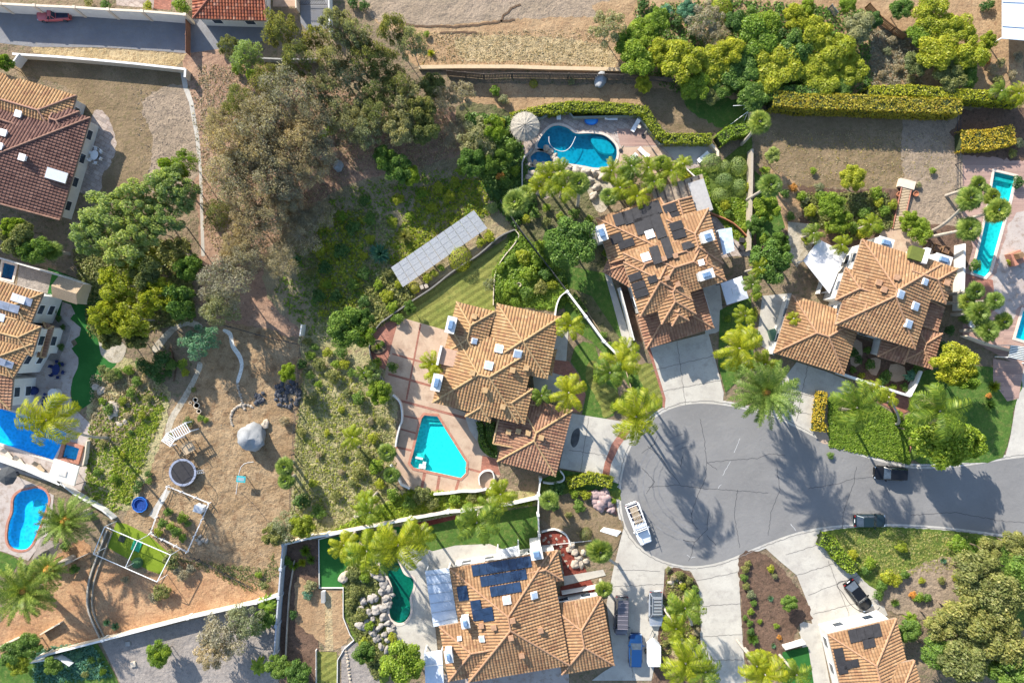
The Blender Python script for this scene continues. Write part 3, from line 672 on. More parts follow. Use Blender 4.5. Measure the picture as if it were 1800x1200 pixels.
    def on(s, px, py, off=0.0):
        z = 4.0
        for _ in range(8): p = W(px, py, z+off); z = s.h(p.x, p.y)[0] or 3.0
        p = W(px, py, z+off); hh = s.h(p.x, p.y); return Vector((p.x, p.y, z)), hh[1] or Vector((0, 0, 1))
    def frame(s, px, py, off=0.0, along=None):
        p, nn = s.on(px, py, off); a = Vector((math.cos(s.ang), math.sin(s.ang), 0)) if along is None else along
        a = (a-nn*a.dot(nn)).normalized(); return p, a, nn.cross(a), nn
    def slab(s, name, mat, p, a, b, nn, la, lb, t0, t1, parent=None, **tg):
        mb = MB()
        v = [p+a*sx*la/2+b*sy*lb/2+nn*t for t in (t0, t1) for sx, sy in ((-1, -1), (1, -1), (1, 1), (-1, 1))]
        mb.v = [tuple(x-s.o) for x in v]; mb.f = [(0, 3, 2, 1), (4, 5, 6, 7)]+[(i, (i+1) % 4, 4+(i+1) % 4, 4+i) for i in range(4)]
        return mb.build(name, mat, parent or s.r, **tg)
    def skylight(s, px, py, sz=1.1):
        p, a, b, nn = s.frame(px, py); f = s.slab('skylight', whitep, p, a, b, nn, sz, sz, .0, .32)
        s.slab('pane', skyglass, p, a, b, nn, sz-.22, sz-.22, .30, .36, f)
    def vent(s, px, py, sz=.5, col=None):
        p, a, b, nn = s.frame(px, py); up = Vector((0, 0, 1)); mb = MB().box(p-s.o-up*.1, (sz, sz, .55), s.ang).box(p-s.o+up*.45, (sz*1.35, sz*1.35, .1), s.ang)
        mb.build('roof_vent', col or CAP[s.tile], s.r)
    def chimney(s, px, py, wx, wy, hgt=1.8, ang=None, below=1.0):
        p, _, _, _ = s.frame(px, py, hgt*.9); an = s.ang if ang is None else ang; o = p-s.o
        c = MB().box(o-Vector((0, 0, below)), (wx, wy, hgt+below), an).box(o+Vector((0, 0, hgt)), (wx+.2, wy+.2, .18), an).build('chimney', s.wall if s.wall else white, s.r)
        MB().box(o+Vector((0, 0, hgt+.18)), (wx*.6, wy*.6, .35), an, .8).build('chimney_cap', plain('cap_metal', (.25, .38, .55), .35, .3, metal=.5), c)
    def grid(s, A, B, d, n, m, mat, name='solar_panel', off=.24, gap=.975, label=None):
        """n x m panels over the photo quad A-B, depth d"""
        a, b = np.array(A), np.array(B); u = (b-a)/n; nn = np.array((-(b-a)[1], (b-a)[0]))/np.linalg.norm(b-a)*d/m
        for i in range(n):
            for j in range(m):
                c = a+u*(i+.5)+nn*(j+.5); P, _, _, N3 = s.frame(c[0], c[1])
                def cast(pp):
                    dr = W(pp[0], pp[1], 0)-Vector((0, 0, HC)); o = Vector((0, 0, HC)); t = (P+N3*off-o).dot(N3)/dr.dot(N3); return o+dr*t
                Q = [cast(c+u*sx*gap/2+nn*sy*gap/2) for sx, sy in ((-1, 1), (1, 1), (1, -1), (-1, -1))]
                mb = MB(); mb.v = [tuple(x-s.o-N3*.07) for x in Q]+[tuple(x-s.o) for x in Q]; mb.f = [(4, 5, 6, 7)]+[(k, (k+1) % 4, 4+(k+1) % 4, 4+k) for k in range(4)]
                mb.build(name, mat, s.r)
    def finish(s, windows=True, doors=()):
        for t, (V, F, U) in s.roof.items():
            V = np.array(V)-np.array(s.o); me = npmesh('roof', V, F, RT[t]); uvl = me.uv_layers.new(name='UVMap'); uvl.data.foreach_set('uv', np.array(U, np.float32).ravel())
            o = bpy.data.objects.new('roof', me); C.objects.link(o); o.parent = s.r; rf = o
        s.caps.build('ridge_cap', CAP[s.tile], rf, origin=s.o) if s.caps.v else None
        s.under.build('eaves', plain('eave_board', (.35, .25, .18), .8, .1), s.r, origin=s.o)
        s.walls.build('wall', s.wall, s.r, origin=s.o)
        if windows:
            for a, b, z in s.wins:
                L = (b-a).length; u = (b-a).normalized(); out = Vector((u.y, -u.x)); m = max(1, int(L/3.2))
                for k in range(m):
                    for z0 in ((1.0,) if z < 4.6 else (1.0, z-2.1)):
                        c = a+u*L*(k+.5)/m
                        if any(inside(tuple(c+out*.6), [tuple(x) for x in offset([tuple(x) for x in P], -.5)]) and zz > z0+.8 for P, E, zz in s.sec): continue
                        rz = math.atan2(u.y, u.x); o3 = Vector((c.x+out.x*.02, c.y+out.y*.02, z0))-s.o
                        f = MB().box(o3, (1.5, .12, 1.2), rz).build('window', whitep, s.r)
                        MB().box(o3+Vector((out.x*.05, out.y*.05, .1)), (1.3, .08, 1.0), rz).build('pane', glassm, f)
        for (px, py, wd, ang, zb) in doors:
            c = W(px, py, 1.2); mb = MB().box(Vector((c.x, c.y, 0))-s.o, (wd, .15, 2.2), ang)
            mb.build('garage_door', plain('garage_door_paint', (.62, .56, .48), .7, .05), s.r)
A_ = math.radians
# centre house
H = House('tiled_house', 'tan tiled house with rows of skylights beside the angular turquoise pool', (880, 640), 'tan', ang=A_(-13))
H.section(R4((802.5, 530), (870, 547), 95), 5.2); H.section(R4((874, 533), (985.5, 556.5), 112), 5.0)
H.section(R4((792, 575), (942.5, 611.5), 136), 5.2); H.section(R4((817.5, 732), (862, 742.5), -60), 4.9, gables=(2,))
H.section(R4((937, 683), (922.5, 745), 62), 4.9, gables=(2,)); H.section(R4((930, 605), (979, 614.5), 46), 3.4, gables=(3,))
H.section(R4((1006.5, 720.5), (976.5, 837), 106), 3.0, .26, tile='pink'); H.section(R4((884, 700), (940, 712), 80), 3.1, .12, tile='pink', gables=(0, 2, 3))
for c in ((793, 571, 1.1, 2.1, 2.2), (768, 672, 1.1, 2.1, 2.2)): H.chimney(*c, below=4)
for c in ((833, 599, .8), (877, 613.5, 1.15), (910, 621, 1.15), (859, 643, 1.15)): H.skylight(*c)
for c in ((834, 556), (831, 655), (901, 650), (925, 646), (853, 685), (884, 714), (894, 758), (911, 757), (928, 760), (951, 768)): H.vent(*c, sz=.55)
p = H.on(790, 628)[0]; o = p-H.o
MB().box(o+Vector((0, 0, -.6)), (2.6, 2.3, 1.0), H.ang).build('roof_terrace', plain('terrace_floor', (.5, .32, .22), .8), H.r)
MB().box(o+Vector((-1.35*math.cos(H.ang), -1.35*math.sin(H.ang), -.6)), (.3, 2.7, 1.5), H.ang).build('parapet', white, H.r)
H.finish()
# house with black pool-heating mats
H = House('tiled_house', 'orange tiled house with black solar heating mats above the fan shaped driveway', (1160, 480), 'orange', ang=A_(17.4))
H.section([(1047, 383), (1160, 347.5), (1193, 425), (1071, 463)], 3.4, .30, gables=(1, 2))
H.section([(1163, 362), (1216, 346), (1241, 428), (1190, 445)], 3.9, .36, gables=(0, 2))
H.section(R4((1095, 445), (1222, 405), 60), 5.3, .33)
H.section(R4((1245, 366), (1271, 463), 77), 5.2); H.section(R4((1207, 440), (1254, 425), 58), 5.2)
H.section(R4((1120, 440), (1247, 400), 98), 5.25, .30)
H.section(R4((1125, 556.5), (1217, 528), -100), 5.3); H.section(R4((1162.5, 570), (1224, 552), -80), 5.3)
H.section(R4((1181, 573), (1211, 563.5), -36), 5.35, .4)
H.section([(1119, 556), (1135.5, 613.5), (1255, 576), (1228, 484), (1200, 493)], 3.0, .26, gables=(3, 4), tile='pink')
H.section([(1072, 446), (1059, 478), (1106, 505), (1100, 444)], 3.1, .2, gables=(2, 3), tile='pink')
for A, B, d, n in (((1076, 378), (1097, 371), 20, 1), ((1092, 373), (1110, 367), 22, 1), ((1107, 367.5), (1122, 362.5), 24, 1), ((1122, 363), (1157, 350.5), 22, 2), ((1112, 387), (1126, 382), 27, 1), ((1126, 382.5), (1141, 377.5), 27, 1), ((1141, 378), (1158, 372), 42, 1),
                   ((1071, 415), (1091, 408), 15, 1), ((1085, 426), (1112, 417), 13, 1)):
    H.grid(A, B, d*1.08, n, 1, mat_black, 'heating_mat', .24, .99)
for A, B, d in (((1164, 362), (1187, 355), 15), ((1170, 377), (1193, 370), 15), ((1175, 393), (1198, 386), 15), ((1180, 408), (1203, 401), 15)): H.grid(A, B, d, 1, 1, mat_black, 'heating_mat', .27)
for A, B, d in (((1140, 435), (1156, 430), 32), ((1160, 420), (1175, 415), 38), ((1197, 428), (1218, 421), 13), ((1103, 484), (1125, 476), 13), ((1109, 499), (1132, 491), 13), ((1137, 487), (1153, 482), 13), ((1113, 512), (1137, 504), 14)): H.grid(A, B, d, 1, 1, mat_black, 'heating_mat', .27)
H.chimney(1057, 410, 1.2, 2.0, 2.2, below=4); H.skylight(1142, 413, 1.2); H.skylight(1135, 453, 1.2); H.chimney(1243, 416, 1.5, 1.3, 1.6); H.vent(1231, 462, .6, whitep); H.chimney(1241, 483, 1.9, 1.1, 1.4, below=3)
for c in ((1171, 489), (1190, 500), (1186, 450), (1166, 455)): H.vent(*c)
t = W(1196, 341, 3.1)-H.o; dk = MB().box(Vector((t.x, t.y, 0)), (7.6, 3.6, 3.1), H.ang).build('roof_terrace', plain('deck_board', (.34, .27, .20), .85, .25, 2), H.r)
for i in range(7):
    a = Vector((math.cos(H.ang), math.sin(H.ang), 0)); MB().box(Vector((t.x, t.y, 3.1))+a*(i-3)*1.05, (.15, 3.4, .12), H.ang).build('deck_rail', plain('deck_dark', (.10, .08, .07), .8), dk)
t2 = W(1232, 345, 3.6)-H.o; MB().box(Vector((t2.x, t2.y, 0)), (2.3, 4.6, 3.5), H.ang).build('parapet', plain('terrace_grey', (.42, .40, .38), .8), H.r)
H.finish(doors=((1198, 592, 6.0, H.ang, 0),))
# east house
H = House('tiled_house', 'brown orange tiled house with four pale skylights right of the white canopy', (1530, 540), 'orange', ang=A_(-17.4))
H.section(R4((1515, 420), (1655, 464), 157), 5.2); H.section(R4((1607, 446), (1683, 472), 66), 5.1, gables=(3,))
H.section(R4((1486, 470), (1545, 488.5), 60), 5.15, gables=(1,)); H.section(R4((1468, 571), (1536, 592), -50), 5.1, gables=(2,))
H.section(R4((1392, 518), (1515, 556.6), 107), 3.4, .33)
H.section([(1618, 523), (1660, 541), (1648, 582), (1600, 566)], 3.3, .12, gables=(0, 2, 3), tile='pink')
H.section([(1606, 570), (1656, 586), (1638, 649), (1586, 634)], 3.2, .24, tile='pink')
H.section([(1552, 588), (1596, 603), (1588, 640), (1542, 626)], 3.15, .24, gables=(0, 1), tile='pink')
for c in ((1581, 517, 1.1), (1607, 538, 1.1), (1595, 569, 1.1), (1624, 495, .9)): H.skylight(*c)
H.chimney(1555, 427, 2.0, 1.2, 1.5, A_(-17), 4); H.chimney(1656, 457, 2.2, 1.2, 1.5, A_(-17), 4)
for c in ((1573, 488), (1542, 497), (1551, 509), (1661, 497)): H.vent(*c, sz=.6)
t = W(1592, 450, 3.4)-H.o; MB().box(Vector((t.x, t.y, 5.2)), (1.8, 1.8, .9), H.ang).build('roof_terrace', plain('olive_floor', (.13, .15, .03), .9), H.r)
MB().box(Vector((t.x+1.25, t.y-.3, 0)), (.6, 2.2, 6.3), H.ang).build('parapet', white, H.r)
H.finish()
MBw = MB
# south house with blue panels
H = House('tiled_house', 'orange tiled house with a large grid of blue solar panels below the green lawn strip', (920, 1080), 'orange', ang=A_(9.8))
H.section(R4((790, 998), (967, 968), 203), 4.6); H.section(R4((980, 966), (990, 1019), 90), 4.55, gables=(2,))
H.section(R4((772, 1100), (860, 1085), 98), 4.5, gables=(1,)); H.section(R4((1058, 1046), (1080, 1168), 94), 3.8); H.section(R4((968, 1066), (1010, 1058), 70), 3.75, gables=(1,))
H.grid((828, 993), (932, 976), 20, 8, 1, panel_blue); H.grid((843, 1013), (924, 999), 18.5, 6, 1, panel_blue); H.grid((860, 1031), (914, 1021.5), 18, 4, 1, panel_blue)
H.grid((802, 1031), (820, 1028), 26, 1, 2, panel_blue); H.grid((826, 1056), (844, 1053), 36, 1, 2, panel_blue); H.grid((846, 1069), (865, 1066), 24, 1, 2, panel_blue)
H.chimney(818, 1093, 1.0, 1.3, 1.5); H.chimney(789, 1152, .9, 1.5, 1.7); H.chimney(943, 972, 1.5, 1.4, 1.3, below=4)
H.skylight(938, 1045, .95); H.skylight(891, 1054, 1.1); H.skylight(808, 1121, .6); H.skylight(848, 1121, .8)
for c in ((898, 1118), (917, 1149), (950, 1105), (901, 1088), (868, 1100), (846, 1097)): H.vent(*c, sz=.55)
H.finish()
# left houses
H = House('tiled_house', 'large reddish brown tiled house cut by the left edge above the pepper trees', (40, 280), 'brown', ang=A_(-16.4))
H.section([(159.5, 206.7), (106, 386.7), (36, 368), (-200, 300), (-160, 112)], 3.0, .33, gables=(1, 2, 3))
H.section([(-200, 68), (135, 168), (109, 256), (-230, 160)], 3.05, .33, gables=(3,), tile='tan')
H.section([(39, 371), (-220, 295), (-180, 160), (80, 236)], 3.02, .33, gables=(1, 2))
H.section(R4((140, 196), (124, 250), 40), 3.2, .33, gables=(2,))
t = H.frame(101, 309); H.slab('roof_hatch', whitep, *t, 2.6, 1.5, 0, .5)
for c in ((43, 278), (36, 202), (10, 235), (3, 258)): H.vent(*c, sz=.7, col=whitep)
H.finish()
H = House('tiled_house', 'white two storey house with tan tiles beside the curving artificial lawn', (20, 600), 'tan', ang=A_(-16))
H.section([(-80, 471), (77, 515), (52, 574), (-100, 540)], 5.2, .30, gables=(3,))
H.section([(-90, 530), (31, 562), (72.5, 574), (57, 626), (-100, 590)], 5.5, .28, gables=(0, 4))
H.section([(-100, 560), (59, 604), (24, 664), (-100, 640)], 5.6, .28, gables=(3,))
H.section([(-100, 628), (24, 662), (19, 721), (-110, 700)], 5.3, .3, gables=(0, 3), tile='pink')
H.section([(77, 566), (95, 573), (80, 628), (66, 626)], 3.0, .25, tile='pink', gables=(2,))
H.grid((22, 514), (58, 526), 14, 3, 1, panel_grey); H.grid((0, 528), (35, 538), 14, 2, 1, panel_grey); H.grid((-16, 545), (10, 553), 14, 2, 1, panel_grey); H.grid((-3, 628), (25, 637), 12, 2, 1, panel_grey)
H.finish()
# bottom right house
H = House('tiled_house', 'small orange tiled house with dark slate solar panels beside the parked electric car', (1530, 1160), 'orange', ang=A_(13.6))
H.section(R4((1455, 1114), (1575, 1085.5), 160), 4.4, .33); H.section([(1501, 1189), (1530, 1175), (1607, 1159), (1622, 1215), (1600, 1260), (1510, 1260)], 4.9, .3, gables=(3, 4))
H.grid((1490, 1107), (1546, 1094), 24, 4, 1, mat_black); H.grid((1515, 1123), (1536, 1118), 18, 2, 1, mat_black); H.grid((1464, 1141), (1481, 1137), 46, 1, 3, mat_black); H.grid((1482, 1163), (1508, 1157), 14, 2, 1, mat_black)
H.finish()
# garages and sheds at the frame edges
H = House('tiled_garage', 'red tiled roof of a small garage above the shaded driveway', (400, 0), 'red', ang=0); H.section([(337, -60), (468, -60), (468, 37), (339, 33)], 3.2, .25, gables=(1,)); H.finish()
H = House('garden_shed', 'tan shingled gable shed beside the shaded small pool', (118, 512), 'tan', ang=A_(-16), cat='shed', wall=cream)
P4 = R4((103, 485), (147, 499), 38); zz = 2.5; Q = [W(p[0], p[1], zz) for p in P4]; up = Vector((0, 0, .9)); r0, r1 = (Q[0]+Q[3])/2+up, (Q[1]+Q[2])/2+up
mb = MB(); mb.face([Q[0], Q[1], r1, r0]); mb.face([r0, r1, Q[2], Q[3]]); mb.build('roof', tan_shingle, H.r, origin=H.o)
mb = MB(); I = [Q[0]*.97+Q[2]*.03, Q[1]*.97+Q[3]*.03, Q[2]*.97+Q[0]*.03, Q[3]*.97+Q[1]*.03]; mb.prism([(p.x, p.y) for p in I], 0, 2.45); mb.face([Q[1]-Vector((0, 0, .06)), Q[2]-Vector((0, 0, .06)), r1-Vector((0, 0, .06))]); mb.build('wall', cream, H.r, origin=H.o)
mb = MB(); d = W(143, 520, 1); mb.box((d.x-H.o.x+.05, d.y-H.o.y, 0), (.08, .9, 1.9), A_(-16)); mb.build('door', palewood, H.r)
def flatroof(name, label, cat, pts, z, th, mat, posts=True, ribs=0, tilt=0.0, ribmat=None):
    P = [W(p[0], p[1], z) for p in pts]; c = sum(P, Vector())/len(P); c.z = 0; r = empty(name, c, label=label, cat=cat)
    zs = [z+tilt*(1 if i in (0, 1) else -1) for i in range(4)]
    k = [(p.x, p.y, zs[i]) for i, p in enumerate(P)]; mb = MB()
    mb.v = [(x, y, a-th) for x, y, a in k]+k; mb.f = [(4, 5, 6, 7) if (Vector(k[1])-Vector(k[0])).cross(Vector(k[2])-Vector(k[0])).z > 0 else (7, 6, 5, 4), (3, 2, 1, 0)]+[(i, (i+1) % 4, 4+(i+1) % 4, 4+i) for i in range(4)]
    mb.build('roof', mat, r, origin=c)
    a, b, d, e = (Vector(x) for x in k)
    for i in range(ribs):
        t = (i+.5)/ribs; s0, s1 = a+(e-a)*t-c, b+(d-b)*t-c; MB().tube([s0+Vector((0, 0, .04)), s1+Vector((0, 0, .04))], .06, 4).build('rafter', ribmat or whitep, r)
    if posts:
        for x in (a, b, d, e): xx = x*.94+sum((a, b, d, e), Vector())/4*.06; MB().box((xx.x-c.x, xx.y-c.y, 0), (.15, .15, xx.z-th)).build('post', whitep, r)
    return r
flatroof('patio_cover', 'pale blue ribbed patio cover left of the house with blue solar panels', 'patio cover', q('747,1003 789,998 805,1094 762,1101'), 2.9, .12, metalroof, True, 6, 0, plain('rib_grey', (.4, .45, .52), .5))
flatroof('patio_cover', 'plain pale patio cover beside the round bright green tree, cut by the bottom edge', 'patio cover', q('745,1147 777,1142 782,1240 750,1240'), 2.9, .12, metalroof, True, 2)
flatroof('patio_cover', 'slatted white patio lattice above the blue solar panel grid', 'patio cover', q('873,967 912,958 915,980 877,986'), 2.9, .08, plain('lattice', (.45, .47, .5), .7, .3, 6), True, 12)
flatroof('patio_cover', 'large white stone coloured canopy striped by palm shadows left of the east house', 'patio cover', q('1412,458 1440,421 1487,445 1458,516'), 2.6, .1, plain('canopy_white', (.62, .61, .62), .7, .12, 1.5), True)
flatroof('metal_roof', 'white metal carport roof cut by the top right corner', 'carport', q('1762,-60 1860,-60 1860,76 1762,68'), 3.2, .12, metalroof, True, 3, 0, plain('rib_pale', (.5, .55, .62), .5))
flatroof('patio_pergola', 'white slatted pergola corner beside the turquoise pool at the right edge', 'pergola', q('1776,606 1830,612 1824,640 1772,628'), 2.8, .05, plain('painted_gap_shade', (.12, .14, .08), .9), True, 8)  # dark sheet under the slats paints the shade seen between them
# ground mounted panels on the slope
c0 = W(770, 436, 1.5); c0.z = 0; rr = empty('solar_rack', c0, label='long tilted rack of hazy grey solar panels above the striped lawn', cat='solar rack')
A4 = q('687,470 833,369 857,401 708,505'); nx_, ny_ = 11, 4
def rk(t, s_):
    x = [(1-t)*A4[0][i]+t*A4[1][i] for i in (0, 1)]; y = [(1-t)*A4[3][i]+t*A4[2][i] for i in (0, 1)]; z = 2.3-1.1*s_; return W(x[0]+(y[0]-x[0])*s_, x[1]+(y[1]-x[1])*s_, z)-c0
for i in range(nx_):
    for j in range(ny_):
        Q = [rk((i+a)/nx_, (j+b)/ny_) for a, b in ((.02, .03), (.98, .03), (.98, .97), (.02, .97))]; mb = MB()
        mb.v = [tuple(v-Vector((0, 0, .05))) for v in Q]+[tuple(v) for v in Q]; mb.f = [(7, 6, 5, 4)]+[(k, (k+1) % 4, 4+(k+1) % 4, 4+k) for k in range(4)]
        mb.build('solar_panel', plain('pale_cell', (.66, .62, .57), .95, .2, 6, spec=.0), rr)
for i in range(0, nx_+1, 2):
    for j in (.05, .95): v = rk(min(.99, max(.01, i/nx_)), j); MB().box((v.x, v.y, 0), (.1, .1, v.z-.05)).build('post', darkm, rr)
for j in (.25, .5, .75): MB().tube([rk(.005, j)-Vector((0, 0, .09)), rk(.995, j)-Vector((0, 0, .09))], .05, 4).build('rail', whitep, rr)
# ---------------------------------------------------------------- plants
rs = np.random.RandomState(11)
def unit(n): v = rs.normal(size=(n, 3)); return v/np.linalg.norm(v, axis=1, keepdims=True)
def leafquads(c, nrm, sz, asp=.6):
    """rhombic leaves: centres c, normals nrm, half length sz"""
    n = len(c); t = np.cross(nrm, unit(n)); t /= np.linalg.norm(t, axis=1, keepdims=True)+1e-9; b = np.cross(nrm, t)
    s = np.asarray(sz).reshape(-1, 1)*np.ones((n, 1)); v = np.stack([c-t*s, c-b*s*asp+nrm*s*.15, c+t*s, c+b*s*asp+nrm*s*.15], 1).reshape(-1, 3)
    return v, np.arange(4*n).reshape(-1, 4)
def lobes_crown(nl, per, rl=(.24, .42), leaf=.06, flat=.42, zc=.68, spread=.72, upb=.95, low=.3):
    """crown in unit space: radius 1, z 0..1"""
    L = []; 
    for i in range(nl):
        a = rs.uniform(0, 2*np.pi); r = spread*np.sqrt((i+.5)/nl); z = zc+(1-r*r)*.16*rs.uniform(-.2, 1)-r*.10+rs.uniform(-.05, .05)
        a = i*2.4+rs.uniform(-.4, .4); L.append((r*np.cos(a), r*np.sin(a), z, rs.uniform(*rl)))
    V = []; Nn = []
    for x, y, z, r in L:
        d = unit(per); d[:, 2] = np.where(d[:, 2] < -.3, -d[:, 2], d[:, 2]); rad = r*rs.uniform(.6, 1.08, (per, 1))
        p = np.array((x, y, z))+d*rad*np.array((1, 1, flat)); V.append(p); Nn.append(d*.7+unit(per)*.7+np.array((0, 0, upb)))
    c = np.concatenate(V); n = np.concatenate(Nn); n /= np.linalg.norm(n, axis=1, keepdims=True)
    v, f = leafquads(c, n, leaf*rs.uniform(.6, 1.3, len(c))); return v, f, L
def trunk_mesh(L, zf=.3, r=.05, nlimb=7, twigs=0):
    mb = MB(); mb.tube([(0, 0, 0), (.02, .01, zf*.5), (0, 0, zf)], r, 7, r*.7)
    for x, y, z, rr in sorted(L, key=lambda l: -l[3])[:nlimb]:
        mid = (x*.45, y*.45, zf+(z-zf)*.55); mb.tube([(0, 0, zf*.92), mid, (x*.95, y*.95, z)], r*.5, 5, r*.12)
        for _ in range(twigs):
            d = unit(1)[0]; mb.tube([(x*.8, y*.8, z-.03), (x+d[0]*rr, y+d[1]*rr, z+abs(d[2])*rr*.4)], r*.14, 3, r*.05)
    return mb
KIND = {}
def treekind(key, mats, nvar=3, **kw):
    tw = kw.pop('twigs', 0); zf = kw.pop('zf', .3); tr = kw.pop('tr', .05); bk = kw.pop('bk', bark); nl = kw.pop('limbs', 8); out = []
    for _ in range(nvar):
        v, f, L = lobes_crown(**kw); out.append((v, f, trunk_mesh(L, zf, tr, nl, tw)))
    KIND[key] = (out, bk, {})
LM = {
 'lime': leafmat('leaf_lime', (0.235, 0.290, 0.021), (0.373, 0.400, 0.041), .35, (0.469, 0.455, 0.069)),
 'bright': leafmat('leaf_bright', (0.138, 0.235, 0.021), (0.248, 0.345, 0.041), .35, (0.345, 0.414, 0.069)),
 'green': leafmat('leaf_green', (0.076, 0.152, 0.028), (0.152, 0.248, 0.048), .3, (0.248, 0.345, 0.083)),
 'dark': leafmat('leaf_dark', (0.041, 0.097, 0.021), (0.083, 0.166, 0.041), .25, (0.152, 0.235, 0.069)),
 'olive': leafmat('leaf_olive', (0.138, 0.166, 0.048), (0.235, 0.248, 0.083), .3, (0.345, 0.331, 0.138)),
 'greygreen': leafmat('leaf_grey_green', (.19, .20, .10), (.30, .31, .17), .35, (.42, .42, .27)),
 'brown': leafmat('leaf_dry', (.27, .23, .16), (.38, .33, .24), .35, (.48, .43, .33)),
 'pepper': leafmat('leaf_pepper', (.23, .31, .09), (.33, .42, .16), .4, (.46, .50, .28)),
 'blue': leafmat('leaf_blue_green', (0.069, 0.193, 0.124), (0.138, 0.290, 0.193), .3, (0.276, 0.442, 0.304)),
 'gold': leafmat('leaf_gold', (0.373, 0.304, 0.028), (0.524, 0.428, 0.055), .35, (0.580, 0.359, 0.069)),
 'orange': leafmat('leaf_orange', (0.414, 0.193, 0.041), (0.552, 0.276, 0.069), .3),
 'sage': leafmat('leaf_sage', (.26, .28, .09), (.38, .38, .15), .35, (.46, .42, .24)),
 'queen2': leafmat('leaf_queen_green', (.10, .17, .02), (.19, .27, .03), .4, (.36, .40, .06)),
 'palm': leafmat('leaf_palm', (0.097, 0.166, 0.028), (0.207, 0.276, 0.055), .3, (0.331, 0.386, 0.110)),
 'queen': leafmat('leaf_queen', (.19, .25, .012), (.32, .36, .02), .4, (.44, .44, .05)),
}
WORD = {'lime': 'yellow green', 'bright': 'bright green', 'green': 'mid green', 'dark': 'dark green', 'olive': 'olive green', 'greygreen': 'grey green', 'brown': 'brownish grey', 'pepper': 'pale green', 'blue': 'blue green', 'gold': 'golden yellow', 'orange': 'orange tinged', 'palm': 'green', 'queen': 'yellow green'}
treekind('broad', None, 4, nl=19, per=430, rl=(.18, .36), leaf=.042, zf=.35)
treekind('dense', None, 3, nl=26, per=380, rl=(.17, .30), leaf=.036, flat=.5, spread=.74, zf=.35)
treekind('airy', None, 4, nl=20, per=190, rl=(.16, .32), leaf=.034, flat=.5, spread=.85, twigs=3, zf=.4, tr=.035, bk=palebark, limbs=14)
treekind('fluffy', None, 3, nl=26, per=230, rl=(.15, .27), leaf=.036, flat=.45, spread=.86, zf=.4, tr=.04, bk=palebark, limbs=12, twigs=2)
treekind('dry', None, 4, nl=22, per=230, rl=(.18, .34), leaf=.026, flat=.5, spread=.88, twigs=7, zf=.35, tr=.035, bk=palebark, limbs=20)
def meshes_for(key, i, col):
    out, bk, cache = KIND[key]; k = (i % len(out), col)
    if k not in cache:
        v, f, t = out[k[0]]; cm = npmesh('crown', v, f, LM[col]); tm = t if not isinstance(t, MB) else None
        if ('t', k[0]) not in cache:
            me = bpy.data.meshes.new('trunk'); me.from_pydata(t.v, [], t.f); me.materials.append(bk); cache[('t', k[0])] = me
        cache[k] = cm
    return cache[k], cache[('t', k[0])]
cnt = [0]
SIZE = lambda r: 'small' if r < 17 else 'medium sized' if r < 32 else 'large' if r < 46 else 'very large'
def tree(kind, px, py, r, h, col, desc=None):
    cnt[0] += 1; i = cnt[0]; cm, tm = meshes_for(kind, i, col); b = W(px, py, h*.72); b.z = 0; R = r/S*(HC-h*.72)/HC
    e = empty('tree', b, rnd.uniform(0, 6.28)); s = (R*rnd.uniform(.92, 1.08), R*rnd.uniform(.92, 1.08), h)
    for nm, me in (('trunk', tm), ('crown', cm)):
        o = bpy.data.objects.new(nm, me); C.objects.link(o); o.parent = e; o.scale = s
    look = {'broad': 'leafy tree', 'dense': 'dense crowned tree', 'airy': 'loose airy tree', 'dry': 'sparse twiggy tree', 'fluffy': 'feathery tree'}[kind]
    auto(e, desc or '%s %s %s' % (SIZE(r), WORD[col], look), px, py, 'tree', 'trees around the gardens')
